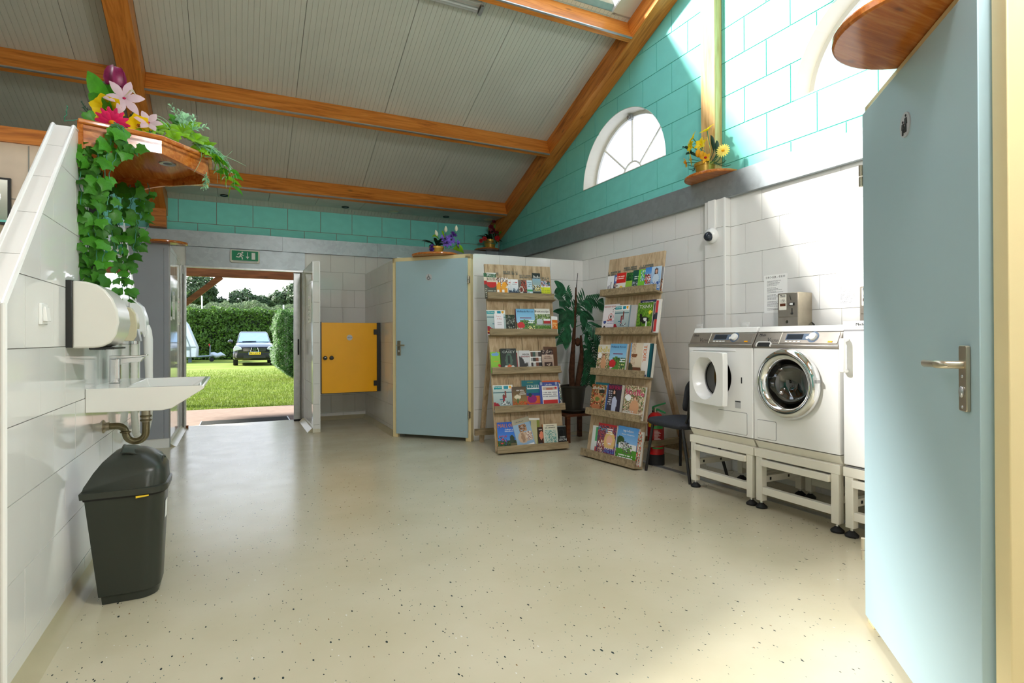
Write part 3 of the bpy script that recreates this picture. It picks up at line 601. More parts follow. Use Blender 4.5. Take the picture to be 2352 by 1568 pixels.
obj('verge_board', MB().add([(3.45, 4.72, ceil(4.72)), (3.69, 4.72, ceil(4.72)), (3.69, 3.7, ceil(3.7)), (3.45, 3.7, ceil(3.7)), (3.45, 2.68, ceil(2.68)), (3.69, 2.68, ceil(2.68))], [(0, 1, 2, 3), (3, 2, 5, 4)]).add([(3.45, 4.72, ceil(4.72)), (3.45, 3.7, ceil(3.7)), (3.45, 3.7, ceil(3.7)+.16), (3.45, 4.72, ceil(4.72)+.16), (3.45, 2.68, ceil(2.68)), (3.45, 2.68, ceil(2.68)+.16)], [(0, 1, 2, 3), (1, 4, 5, 2)]).box((3.45, 2.6, 4.9), (4.08, 2.61, 4.91)), 'ceil', ce, angle=0)
# roof verge outside the beam, closing the strip above the right rafter
obj('verge_board', MB().prism([(4.75, ceil(4.75)+.13), (3.7, ceil(3.7)+.13), (2.65, ceil(2.65)+.13), (2.65, ceil(2.65)+.16), (3.7, ceil(3.7)+.16), (4.75, ceil(4.75)+.16)], 0, 3.45, 4.08), 'ceil', ce, angle=0)
sk = thing('window_3', None, None, (-2, 3.7, 4.9), kind='structure')
for x0, x1 in ((1.32, 3.45), (-.80, 1.32), (-3.4, -.99), (-7.9, -3.4)):
    for y0, y1 in ((4.72, 3.70), (3.70, 3.42)) if x0 > -.9 else ((4.72, 4.0),):
        obj('pane', MB().add([(x0, y0, ceil(y0)+.145), (x1, y0, ceil(y0)+.145), (x1, y1, ceil(y1)+.145), (x0, y1, ceil(y1)+.145)], [(0, 1, 2, 3)]), 'poly' if x0 > -.9 else 'polym', sk, angle=0)
obj('flashing', MB().add([(-7.9, 4.745, ceil(4.745)-.002), (3.44, 4.745, ceil(4.745)-.002), (3.44, 4.66, ceil(4.66)+.035), (3.37, 4.63, ceil(4.63)+.10), (-7.9, 4.63, ceil(4.63)+.10), (-7.9, 4.66, ceil(4.66)+.035)], [(0, 1, 2, 5), (5, 2, 3, 4)]), 'alu', sk, angle=0)
# rafters and purlins (glue-laminated pine)
def rafter(x0, x1):
    return MB().prism([(8.42, under(8.42)), (8.42, ceil(8.42)), (3.7, ceil(3.7)), (-1.0, ceil(-1.0)), (-1.0, under(-1.0)), (3.7, under(3.7))], 0, x0, x1)
nt = 5
def trim(mb, mat, **k):
    global nt
    o = struct('trim_%d' % nt, mb, mat, **k); nt += 1; return o
trim(rafter(3.672, 3.866), 'pine_r', bevel=.004); trim(rafter(-.99, -.80), 'pine_r', bevel=.004)
trim(MB().box((-.99, 8.22, 2.56), (-.80, 8.35, 2.70)).box((-.985, 8.25, 2.70), (-.805, 8.36, 2.84)), 'pine_x', bevel=.003)
nrm = Vector((0, SL, 1)).normalized(); alg = Vector((0, -1, SL)).normalized()
def purlin(yb, x0, x1):
    p = Vector((0, yb, under(yb))); T = fr(p, (1, 0, 0), alg, nrm)
    o = trim(MB().box((x0, -.065, 0), (x1, 0, .214), T), 'pine_x', bevel=.003)
    obj('cable_duct', MB().box((x0, -.014, -.006), (x1, .003, .008), T), 'alu', o)
    return o
for yb in (6.385, 7.69, 4.673):
    purlin(yb, -.80, 3.672); purlin(yb, -7.9, -.99)
for yb in (2.72, 1.01):
    T = fr((0, yb, under(yb)), (1, 0, 0), (0, 1, SL/1), (0, -SL, 1)); trim(MB().box((-7.9, 0, 0), (3.672, .065, .214), fr((0, yb, under(yb)), (1, 0, 0), Vector((0, 1, SL)).normalized(), Vector((0, -SL, 1)).normalized())), 'pine_x')
trim(MB().box((3.78, 3.665, 2.57), (3.868, 3.83, 4.9)), 'pine_z', bevel=.004)
sf = struct('soffit_ceiling', MB().box((-.8, 7.74, 3.03), (3.67, 8.42, 3.05)), 'soffit')
xs = [3.67, 2.71, 2.14, 1.58, .97, .375, -.225, -.8]
for a, b in zip(xs[1:], xs[:-1]): obj('soffit_panel', MB().box((a+.003, 7.74, 3.013), (b-.003, 8.40, 3.03)), 'soffit', sf)

# fill lights added out of view to brighten the hall, hung on white rods
for k, (x, y, pw, lb) in enumerate(((1.3, .4, 66, 'unseen fill lamp added on a white rod behind the camera'), (-2.9, .6, 16, 'unseen fill lamp added on a white rod over the left end of the hall'))):
    t = thing('added_fill_lamp', lb, 'lamp', (x, y, 3.0), group='added fill lamps of the hall')
    l = bpy.data.lights.new('fill_light', 'POINT'); l.energy = pw; l.shadow_soft_size = .16; l.color = (1, .98, .99); lo = bpy.data.objects.new('fill_light', l); COL.objects.link(lo); lo.parent = t
    obj('rod', MB().tube([(x, y, 3.19), (x, y, ceil(y))], .010, 8), 'white', t); obj('collar', MB().lathe([(0, 3.2), (.06, 3.2), (.07, 3.14), (.0, 3.14)], 16, T=Matrix.Translation((x, y, 0))), 'white', t)
# ------------------------------------------------------------------ left side: wash place
def at(px, py, Y):
    """the point of the plane y = Y that lies behind a pixel of the 2352 x 1568 frame"""
    d = _r*(px-1176)-_u*(py-CY)+_f*FPX
    return Vector((0, 0, EYE))+d*(Y/d.y)
# switch
t = thing('light_switch', 'white square rocker light switch on the tiled partition', 'light switch', (XL, 2.66, 1.245))
obj('frame', MB().box((-.658, 2.62, 1.205), (-.648, 2.70, 1.285)), 'white', t, bevel=.003)
obj('rocker', MB().prism([(-.648, 1.218), (-.648, 1.272), (-.640, 1.272), (-.634, 1.218)], 1, 2.636, 2.684), 'white', t, bevel=.002)
# paper towel dispenser
t = thing('paper_towel_dispenser', 'glossy white half-round paper towel dispenser above the washbasin', 'dispenser', (XL, 3.15, 1.1))
prof = [(-.638, 1.112), (-.56, 1.112), (-.53, 1.118), (-.500, 1.136), (-.480, 1.172), (-.470, 1.225), (-.476, 1.28), (-.494, 1.33), (-.520, 1.366), (-.552, 1.390), (-.59, 1.401), (-.638, 1.403)]
obj('body', MB().prism(prof, 1, 2.995, 3.30), 'offwhite', t, bevel=.008, angle=50)
obj('back_plate', MB().box((-.658, 2.985, 1.115), (-.636, 3.31, 1.405)), 'black', t, bevel=.002)
mb = MB()
for i in range(14): mb.add([(-.575+.004*i, 3.0, 1.108), (-.571+.004*i, 3.0, 1.108), (-.573+.004*i, 3.0, 1.102)], [(0, 1, 2)])
mb.box((-.58, 3.0, 1.106), (-.49, 3.29, 1.114))
obj('cutter', mb, 'black', t)
# mirror
t = thing('wall_mirror', 'frameless wall mirror above the washbasin, behind hanging ivy', 'mirror', (XL, 3.67, 1.15))
obj('backing', MB().box((-.658, 3.405, 1.155), (-.606, 3.945, 1.98)), 'black', t)
obj('mirror_glass', MB().box((-.606, 3.40, 1.15), (-.600, 3.95, 1.985)), 'mirror', t)
# soap dispenser
t = thing('soap_dispenser', 'small beige soap dispenser with a grey press lever beside the mirror', 'dispenser', (XL, 4.24, 1.13))
obj('body', MB().prism([(-.656, 1.14), (-.585, 1.14), (-.568, 1.17), (-.563, 1.24), (-.572, 1.31), (-.60, 1.35), (-.656, 1.352)], 1, 4.19, 4.29), 'soapb', t, bevel=.006)
obj('lever', MB().prism([(-.585, 1.142), (-.548, 1.138), (-.560, 1.20), (-.570, 1.235)], 1, 4.20, 4.28), 'alu', t, bevel=.003)
# hair dryer with hose
t = thing('hair_dryer', 'white wall hair dryer with a ribbed hose beside the soap dispenser', 'hair dryer', (XL, 4.62, 1.15))
obj('casing', MB().prism([(-.658, 1.16), (-.62, 1.15), (-.60, 1.20), (-.585, 1.20), (-.575, 1.16), (-.558, 1.20), (-.563, 1.30), (-.585, 1.375), (-.62, 1.41), (-.658, 1.418)], 1, 4.55, 4.69), 'white', t, bevel=.01, angle=60)
obj('handset', MB().tube([(-.566, 4.62, 1.25), (-.561, 4.62, 1.21), (-.558, 4.62, 1.15), (-.556, 4.62, 1.06), (-.553, 4.62, .93), (-.552, 4.62, .88)], [.018, .026, .030, .028, .024, .024], 14), 'white', t)
def hose(pts, r=.021):
    P = []; n = len(pts)
    for i in range(n-1):
        for k in range(14): P.append(Vector(pts[i]).lerp(Vector(pts[i+1]), k/14))
    return MB().tube(P, [r*(1+.09*(k % 2)) for k in range(len(P))], 10)
obj('hose', hose([(-.552, 4.62, .88), (-.548, 4.61, .74), (-.552, 4.60, .60), (-.57, 4.58, .50), (-.60, 4.57, .47), (-.622, 4.56, .52), (-.63, 4.56, .66), (-.632, 4.57, .90), (-.634, 4.59, 1.14)]), 'offwhite', t)
obj('hose_collar', MB().tube([(-.634, 4.59, 1.12), (-.634, 4.59, 1.155)], .027, 14), 'chrome', t)
# washbasin
def basin():
    y0, y1 = 3.325, 4.13; mb = MB()
    out = [(-.657, .912), (-.165, .911), (-.156, .906), (-.158, .894), (-.30, .800), (-.345, .792), (-.657, .797)]
    n = len(out)
    top_in = [(-.50, y0+.03), (-.185, y0+.022), (-.185, y1-.022), (-.50, y1-.03)]; bot_in = [(-.46, y0+.16), (-.31, y0+.12), (-.31, y1-.12), (-.46, y1-.16)]
    def ring(y, ins): return [(x+(ins if x < -.6 else (-ins if x > -.2 else 0))*0, y, z) for x, z in out]
    vs = ring(y0, 0)+ring(y1, 0); fs = [tuple(range(n)), tuple(range(2*n-1, n-1, -1))]
    for i in range(1, n): j = (i+1) % n; fs.append((i, n+i, n+j, j))
    fs = [f for f in fs if f != (0, n, n+1, 1)]
    mb.add(vs, fs)
    a = [(-.657, y0, .912), (-.165, y0, .911), (-.165, y1, .911), (-.657, y1, .912)]; b = [(x, y, .9115) for x, y in top_in]; c = [(x, y, .905) for x, y in top_in]; d = [(x, y, .825) for x, y in bot_in]
    mb.add(a+b+c+d, [(0, 1, 5, 4), (1, 2, 6, 5), (2, 3, 7, 6), (3, 0, 4, 7), (4, 5, 9, 8), (5, 6, 10, 9), (6, 7, 11, 10), (7, 4, 8, 11), (8, 9, 13, 12), (9, 10, 14, 13), (10, 11, 15, 14), (11, 8, 12, 15), (12, 13, 14, 15)])
    return mb
t = thing('washbasin', 'white rectangular wall-hung washbasin with sloping underside on the tiled partition', 'washbasin', (XL, 3.73, .79))
obj('bowl', basin(), 'ceramic', t, bevel=.005, angle=30)
obj('drain_ring', MB().lathe([(0, .828), (.03, .828), (.034, .825)], 20, T=Matrix.Translation((-.385, 3.73, 0))), 'chrome', t)
t = thing('basin_tap', 'angular chrome mixer tap standing on the white washbasin', 'tap', (-.605, 3.73, .912))
obj('body', MB().prism(rrect(-.628, 3.705, -.577, 3.756, .012), 2, .912, 1.045), 'chrome', t, bevel=.003)
obj('spout', MB().prism([(-.577, 1.045), (-.577, 1.012), (-.54, 1.022), (-.485, 1.026), (-.466, 1.050), (-.466, 1.054)], 1, 3.710, 3.752), 'chrome', t, bevel=.002)
obj('lever', MB().prism([(-.628, 1.046), (-.628, 1.062), (-.50, 1.062), (-.452, 1.066), (-.452, 1.060), (-.49, 1.052)], 1, 3.708, 3.754), 'chrome', t, bevel=.002)
t = thing('drain_trap', 'tarnished U-shaped drain trap under the white washbasin', 'drain pipe', (XL, 3.73, .6))
yb = 3.73
arc = lambda cx, cz, r, a0, a1, n=9: [(cx+r*math.cos(R(a0+(a1-a0)*k/n)), yb, cz+r*math.sin(R(a0+(a1-a0)*k/n))) for k in range(n+1)]
obj('pipe', MB().tube([(-.655, yb, .676), (-.60, yb, .676)]+arc(-.598, .634, .042, 80, 5)+arc(-.508, .632, .047, 185, 355)+[(-.461, yb, .66), (-.461, yb, .70)], .0185, 14), 'trap', t)
obj('tailpiece', MB().tube([(-.461, yb, .69), (-.461, yb, .80)], .022, 14), 'steel', t)
mb = MB()
for z in (.700, .722): mb.lathe([(.016, z-.008), (.029, z-.004), (.029, z+.004), (.016, z+.008)], 18, T=Matrix.Translation((-.461, yb, 0)))
mb.lathe([(.015, .632), (.026, .637), (.026, .643), (.015, .648)], 18, T=Matrix.Translation((-.556, yb, 0)))
obj('coupling_nut', mb, 'trap', t, kind='stuff')
obj('wall_flange', MB().lathe([(0, 0), (.036, 0), (.036, .006), (.022, .014), (.022, .03), (0, .03)], 20, T=fr((XL, yb, .676), (0, 1, 0), (0, 0, 1), (1, 0, 0))), 'steel', t)
# waste bin
def foot(z, g, sx=1.0):
    """plan of the bin at height z: straight back by the wall, rounded front"""
    k = z/.48; x0 = -.537-.050*k-g; x1 = -.318+.020*k+g; y0 = 2.965-.028*k-g; y1 = 3.205+.03*k+g
    p = [(x0, y0)]; c = .075
    for cx, cy_, a in ((x1-c, y0+c, -90), (x1-c, y1-c, 0)): p += [(cx+c*math.cos(R(a+90*i/5)), cy_+c*math.sin(R(a+90*i/5))) for i in range(6)]
    return p+[(x0, y1)]
def loft(rings, mb=None, capb=True, capt=True):
    mb = mb or MB(); n = len(rings[0]); vs = [p for r_ in rings for p in r_]; fs = []
    for k in range(len(rings)-1): fs += [(k*n+i, k*n+(i+1) % n, (k+1)*n+(i+1) % n, (k+1)*n+i) for i in range(n)]
    if capb: fs.append(tuple(range(n-1, -1, -1)))
    if capt: fs.append(tuple(range((len(rings)-1)*n, len(rings)*n)))
    return mb.add(vs, fs)
t = thing('waste_bin', 'dark green plastic swing-lid waste bin under the washbasin', 'bin', (-.43, 3.08, 0))
R3 = lambda z, g: [(x, y, z) for x, y in foot(z, g)]
obj('body', loft([R3(0, -.008), R3(.035, -.008), R3(.037, 0), R3(.465, 0), R3(.475, .004)]), 'bin', t, bevel=.003)
obj('bin_liner', loft([R3(.462, .003), R3(.478, .006)]), 'rubber', t)
obj('liner_tie', MB().prism([(-.40, .457), (-.352, .462), (-.352, .468), (-.40, .466)], 1, 2.928, 2.932), 'yellowp', t)
def lid():
    def dome(x): 
        pts = [(-.60, .50), (-.592, .54), (-.565, .597), (-.53, .632), (-.48, .657), (-.43, .662), (-.37, .650), (-.32, .618), (-.297, .57), (-.288, .50)]
        for (a, za), (b, zb_) in zip(pts[:-1], pts[1:]):
            if a <= x <= b: return za+(zb_-za)*(x-a)/(b-a)
        return .5
    base = foot(.495, .010); rings = [[(x, y, .472) for x, y in foot(.48, .012)], [(x, y, .498) for x, y in foot(.495, .013)], [(x, y, .502) for x, y in foot(.495, .004)]]
    cx, cyy = -.44, 3.085
    for f in (.97, .9, .78, .6, .4, .2, .05):
        rr = []
        for x, y in foot(.495, .004):
            X, Y = cx+(x-cx)*f, cyy+(y-cyy)*f
            w = 1-max(0, (abs(Y-cyy)/.165))**2.6
            rr.append((X, Y, .502+(dome(cx+(x-cx)*f)-.502)*max(.0, w)**.62))
        rings.append(rr)
    return loft(rings)
obj('lid', lid(), 'bin', t, angle=60)
ft = MB()
def onlid(u, v):
    x = -.395+.088*u; y = 3.085+v*.088*(1-.25*abs(u)); z = .664-.055*max(0, (u+.6))**1.6*.55+.004-.12*(v*.088/.12)**2*.35
    return (x, y, z)
nu = 10; vs = [onlid(-.8+1.75*i/nu, -1+2*j/8) for i in range(nu+1) for j in range(9)]
ft.add(vs, [(i*9+j, i*9+j+1, (i+1)*9+j+1, (i+1)*9+j) for i in range(nu) for j in range(8)])
obj('swing_flap', ft, 'bin_in', t, angle=60)
rim = [onlid(-.8+1.75*i/nu, -1) for i in range(nu+1)]+[onlid(.95, -1+2*j/8) for j in range(1, 9)]+[onlid(.95-1.75*i/nu, 1) for i in range(1, nu+1)]+[onlid(-.8, 1-2*j/8) for j in range(1, 9)]
obj('flap_rim', MB().tube(rim, .004, 6), 'bin', t)
obj('sticker', MB().quad((-.3015, 3.03, .33), (-.2995, 3.09, .33), (-.2965, 3.09, .41), (-.2985, 3.03, .41)), 'paper', t)
# grey panel on the pier
t = thing('grey_panel_door', 'tall pale grey laminate door panel on the end of the tiled pier', 'panel', (-1.0, 7.02, .1))
obj('panel', MB().box((-1.40, 7.0, .10), (-.705, 7.025, 2.125)), 'grey', t)
obj('frame', MB().box((-1.42, 7.005, 2.125), (-.66, 7.03, 2.17)).box((-.703, 7.003, .1), (-.66, 7.03, 2.125)), 'grey', t)
# round pine shelf on the pier
def half_disc(name, c, r, d, z0, z1, label, mat='gloss_pine_x', back=.02, group=None):
    """flat board with a rounded front; c is the middle of its straight back edge and d points to the front"""
    d = Vector((d[0], d[1], 0)).normalized(); e = Vector((d.y, -d.x, 0)); p = []
    for k in range(29):
        a = PI*k/28; p.append(Vector((c[0], c[1], 0))+e*(r[0]*math.cos(a))+d*(r[1]*math.sin(a)))
    p += [p[-1]-d*back, p[0]-d*back]
    q = [(v.x, v.y) for v in p]
    ar = sum(q[i][0]*q[(i+1) % len(q)][1]-q[(i+1) % len(q)][0]*q[i][1] for i in range(len(q)))
    if ar < 0: q = q[::-1]
    o = obj(name, MB().prism(q, 2, z0, z1), mat, bevel=.007, angle=30)
    return tag(o, label, 'shelf', group)
half_disc('corner_shelf', (-.68, 7.02), (.20, .16), (.25, -1), 2.17, 2.196, 'small rounded pine shelf on top of the grey-fronted pier')
# notices on the pier and the nib wall
def poster(name, label, a, b, nrm_, rows, title=None, tcol=None, cat='notice', head=None, flags=0):
    """sheet of paper on a wall plane with printed rows; a, b are opposite corners (u along the wall) in wall space"""
    T, (u0, z0), (u1, z1) = nrm_, a, b
    t_ = obj(name, MB().box((u0, -.0005, z0), (u1, .0012, z1), T), 'paper'); tag(t_, label, cat)
    ROOTM[t_.name] = Matrix.Identity(4)
    w = u1-u0; mb = MB(); z = z1-.1*(z1-z0); F = T @ fr((0, .0016, 0), (1, 0, 0), (0, 0, 1), (0, -1, 0))
    rnd = random.Random(len(label))
    if title:
        tb = MB(); addtext(tb, title, T @ fr((0, .0018, 0), (1, 0, 0), (0, 0, 1)), (u0+u1)/2, z1-.055*(z1-z0)-.004, w=w*.82); obj('title_lettering', tb, tcol or 'ink', t_)
    for k in range(rows):
        zz = z1-(z1-z0)*(.17+.78*k/rows); u = u0+w*.14
        if k % 6 == 5: continue
        while u < u0+w*rnd.uniform(.45, .9):
            l = rnd.uniform(.03, .09)*w; mb.box((u, .001, zz), (u+l, .0017, zz+(z1-z0)*.011), T); u += l+.012*w
    obj('printed_lines', mb, 'inkg', t_, kind='stuff')
    return t_
TP = fr((-.65, 0, 0), (0, 1, 0), (1, 0, 0), (0, 0, 1))
poster('notice_sheet', 'dark blue notice sheet nearest the grey panel on the pier', (7.10, 1.36), (7.22, 1.72), TP, 12)
obj('header_print', MB().box((7.10, .001, 1.40), (7.215, .002, 1.72), TP), 'screen', bpy.data.objects['notice_sheet'])
poster('notice_sheet', 'white notice with a teal heading in the middle of the pier', (7.32, 1.38), (7.54, 1.70), TP, 16)
obj('header_print', MB().box((7.34, .001, 1.655), (7.52, .002, 1.69), TP), 'palm', bpy.data.objects['notice_sheet.001'])
poster('notice_sheet', 'white notice with red lines beside the entrance jamb on the pier', (7.86, 1.33), (8.12, 1.66), TP, 16, None)
obj('red_print', MB().box((7.92, .001, 1.60), (8.06, .002, 1.62), TP).box((7.92, .001, 1.50), (8.02, .002, 1.51), TP), 'red', bpy.data.objects['notice_sheet.002'])
TN = fr((.833, 0, 0), (0, -1, 0), (-1, 0, 0), (0, 0, 1))
p = poster('fire_notice', 'white fire warning sheet with red heading on the nib wall beside the entrance', (-7.80, 1.365), (-7.48, 1.71), TN, 20, 'BRANDGEVAAR', 'red')
def roundel(mb, T, u, z, r, y=.0016): mb.lathe([(0, 0), (r, 0)], 20, T=T @ fr((u, y, z), (1, 0, 0), (0, 0, 1), (0, 1, 0)))
mb = MB()
for z in (1.53, 1.465, 1.405): roundel(mb, TN, -7.77, z, .016)
obj('flag_print', mb, 'screen', p)
# exit sign
t = thing('exit_sign', 'green and white emergency exit sign on the zinc panel above the entrance', 'sign', (.09, 8.38, 2.26))
obj('housing', MB().prism(rrect(-.087, 2.176, .272, 2.346, .022), 1, 8.345, 8.384), 'beigew', t, bevel=.004)
obj('face', MB().box((-.067, 8.340, 2.203), (.252, 8.346, 2.332)), 'green_sign', t)
mb = MB(); Y0 = 8.3385
mb.ball((.059, Y0, 2.309), (.012, .002, .012))
for l, r in (([(.045, 2.294), (.034, 2.262)], .011), ([(.045, 2.296), (.014, 2.298), (.002, 2.276)], .006), ([(.046, 2.290), (.062, 2.272), (.076, 2.268)], .0055), ([(.036, 2.262), (.018, 2.246), (-.016, 2.252)], .0075), ([(.036, 2.262), (.058, 2.245), (.060, 2.218)], .0075)):
    mb.tube([(x, Y0, z) for x, z in l], r, 8)
mb.box((.118, Y0-.001, 2.256), (.126, Y0+.001, 2.315)); mb.prism([(.100, 2.258), (.122, 2.225), (.144, 2.258)], 1, Y0-.001, Y0+.001)
mb.box((.172, Y0-.001, 2.222), (.216, Y0+.001, 2.312))
obj('pictogram', mb, 'paper', t, angle=0)
obj('lamp_strip', MB().box((-.05, 8.341, 2.186), (.24, 8.346, 2.198)), 'signgrey', t)
# soffit lights and vents
for k, (x, lb) in enumerate(((-.152, 'black ringed downlight above the exit sign'), (1.369, 'black ringed downlight above the yellow half door'), (2.865, 'black ringed downlight in the soffit by the red flowers'))):
    t = thing('downlight', lb, 'downlight', (x, 8.16, 3.013), group='downlights in the far soffit')
    obj('ring', MB().lathe([(.028, -.001), (.05, -.001), (.052, -.008), (.046, -.012), (.03, -.004)], 24, T=Matrix.Translation((x, 8.16, 3.013))), 'black', t)
    obj('lens', MB().lathe([(0, -.003), (.029, -.002)], 20, T=Matrix.Translation((x, 8.16, 3.013))), 'alu', t)
for x, y, lb in ((2.06, 8.17, 'round cream soffit vent between two downlights'), (3.537, 8.09, 'round cream soffit vent above the red flowers')):
    o = obj('round_vent', MB().lathe([(0, -.008), (.045, -.010), (.066, -.006), (.07, 0)], 24, T=Matrix.Translation((x, y, 3.013))), 'soapb'); tag(o, lb, 'vent')
# tube light under the ceiling
t = thing('tube_light', 'clear fluorescent batten under the sloping ceiling below the skylight', 'ceiling light', (1.5, 5.0, 4.33))
TT = fr((0, 5.0, ceil(5.0)-.004), (1, 0, 0), alg, nrm)
obj('housing', MB().box((.85, -.05, -.03), (2.12, .05, 0), TT), 'white', t, bevel=.004)
obj('cover', MB().prism([(-.045, -.03), (-.035, -.06), (.035, -.06), (.045, -.03)], 0, .87, 2.09, TT), 'glass', t)
obj('tube', MB().tube([(.89, 0, -.045), (2.07, 0, -.045)], .012, 10, T=TT), 'white', t)
obj('end_cap', MB().box((2.09, -.048, -.065), (2.125, .048, 0), TT), 'alu', t, bevel=.005)
# urinal behind the yellow half door
t = thing('urinal_door', 'bright yellow half-height door screening the urinal', 'door', (1.3, 7.4, .46))
dr = obj('door_panel', MB().box((.948, 7.392, .468), (1.636, 7.405, 1.357)), 'yellow', t)
obj('edge_strip', MB().box((.934, 7.39, .462), (.947, 7.41, 1.366)).box((.947, 7.393, .460), (1.64, 7.404, .467)), 'black', t)
obj('hinge_post', MB().box((1.640, 7.385, .466), (1.684, 7.415, 1.362)), 'black', t, bevel=.003)
for z in (.575, 1.24): obj('hinge', MB().box((1.594, 7.380, z-.034), (1.645, 7.392, z+.034)), 'black', t, bevel=.004)
for x, lb in ((.988, 'dark latch knob with a white indicator'), (1.066, None)):
    k = obj('knob', MB().lathe([(0, .034), (.02, .032), (.026, .022), (.022, .008), (.012, 0)], 20, T=fr((x, 7.392, .912), (1, 0, 0), (0, 0, 1), (0, -1, 0))), 'black', t)
    if lb: k['label'] = lb; obj('indicator', MB().box((x-.008, 7.356, .914), (x+.008, 7.359, .924)), 'paper', k)
st = obj('sticker', MB().lathe([(0, 0), (.036, 0)], 24, T=fr((1.29, 7.3905, 1.168), (1, 0, 0), (0, 0, 1), (0, -1, 0))), 'signgrey', t)
mb = MB(); addtext(mb, 'URINOIR', fr((0, 7.389, 0), (1, 0, 0), (0, 0, 1)), 1.29, 1.168, w=.056, h=.011); obj('lettering', mb, 'ink', t)
t = thing('urinal', 'white ceramic urinal half hidden behind the yellow door', 'urinal', (1.25, 8.3, .5))
obj('bowl', MB().lathe([(.02, .46), (.10, .50), (.15, .60), (.165, .72), (.16, .95), (.12, 1.10), (0, 1.14)], 24, T=Matrix.Translation((1.25, 8.40, 0)), a0=PI, a1=2*PI), 'ceramic', t)
# framed mirror in the left bay
t = thing('framed_mirror', 'dark framed mirror on the cream wall of the left bay', 'mirror', (-1.6, 4.99, 1.95))
obj('frame', MB().box((-1.80, 4.98, 1.94), (-1.40, 4.998, 2.26)), 'black', t)
obj('mirror_glass', MB().box((-1.785, 4.976, 1.955), (-1.415, 4.981, 2.245)), 'mirror', t)
# ------------------------------------------------------------------ pine canopy, flowers and ivy
t = thing('lamp_canopy', 'varnished pine lamp canopy with a downlight on the tiled partition', 'lamp', (XL, 3.64, 2.03))
near = [(-.657, 3.20), (-.34, 3.30), (-.145, 3.545)]; far = [(-.657, 4.08), (-.34, 3.98), (-.145, 3.735)]
def board(pts, lows, top, th):
    """thin upright board following a line of plan points; lows gives the height of its lower edge at a share of each stretch"""
    mb = MB()
    for (a, b), lw in zip(zip(pts[:-1], pts[1:]), lows):
        n = len(lw)-1; a = Vector((*a, 0)); b = Vector((*b, 0)); w = (b-a).normalized().cross(Z)*th
        for k in range(n):
            p, q = a.lerp(b, k/n), a.lerp(b, (k+1)/n)
            mb.add([(*p.xy, lw[k]), (*q.xy, lw[k+1]), (*q.xy, top), (*p.xy, top), (*(p+w).xy, lw[k]), (*(q+w).xy, lw[k+1]), (*(q+w).xy, top), (*(p+w).xy, top)],
                   [(0, 1, 2, 3), (7, 6, 5, 4), (0, 4, 5, 1), (3, 2, 6, 7), (0, 3, 7, 4), (1, 5, 6, 2)])
    return mb
lows = ([2.036, 2.037, 2.043, 2.055, 2.069, 2.078, 2.080], [2.080, 2.072, 2.062, 2.052])
obj('side_board', board(near, lows, 2.152, -.02), 'gloss_pine_x', t, angle=20); obj('side_board', board(far, lows, 2.152, .02), 'gloss_pine_x', t, angle=20)
obj('front_board', board([near[2], far[2]], ([2.045, 2.045],), 2.155, -.02), 'gloss_pine', t, bevel=.003)
obj('moulding', MB().prism([(-.657, 3.185), (-.333, 3.287), (-.128, 3.538), (-.128, 3.742), (-.333, 3.993), (-.657, 4.095)], 2, 2.146, 2.168), 'gloss_pine_x', t, bevel=.006)
obj('soffit_board', MB().prism([near[0], near[1], near[2], far[2], far[1], far[0]], 2, 2.118, 2.13), 'gloss_pine', t, angle=0)
obj('back_board', MB().box((-.662, 3.2, 2.03), (-.64, 4.08, 2.16)), 'gloss_pine', t)
lx, ly = -.345, 3.615
obj('lamp_ring', MB().lathe([(.022, 2.116), (.040, 2.113), (.042, 2.118)], 28, T=Matrix.Translation((lx, ly, 0))), 'alu', t)
obj('lamp_lens', MB().lathe([(0, 2.1165), (.023, 2.1165)], 24, T=Matrix.Translation((lx, ly, 0))), 'screen', t)
def blade(mb, pts, ws, side, cup=.25, col=None):
    """leaf or petal: a strip along pts, widths ws, folded along its middle"""
    pts = [Vector(p) for p in pts]; side = Vector(side).normalized(); n = len(pts); vs = []
    for i, p in enumerate(pts):
        d = (pts[min(i+1, n-1)]-pts[max(i-1, 0)]).normalized(); s = (side-d*side.dot(d)); s = s.normalized() if s.length > 1e-4 else d.orthogonal().normalized(); u = s.cross(d)
        vs += [p-s*ws[i]+u*(cup*ws[i]), p, p+s*ws[i]+u*(cup*ws[i])]
    fs = []
    for i in range(n-1):
        a = i*3; fs += [(a, a+1, a+4, a+3), (a+1, a+2, a+5, a+4)]
    return mb.add(vs, fs, None, col)
def arcpts(a, b, lift, n=6):
    a, b, l = Vector(a), Vector(b), Vector(lift); return [a.lerp(b, i/n)+l*(4*(i/n)*(1-i/n)) for i in range(n+1)]
LEAFW = [.05, .62, .95, 1, .85, .5, .04]
def leaf(mb, a, b, w, side, lift=(0, 0, .02), cup=.25, ws=LEAFW): return blade(mb, arcpts(a, b, lift, len(ws)-1), [w*x for x in ws], side, cup)
def basis(d):
    d = Vector(d).normalized(); e = d.orthogonal().normalized(); return d, e, d.cross(e)
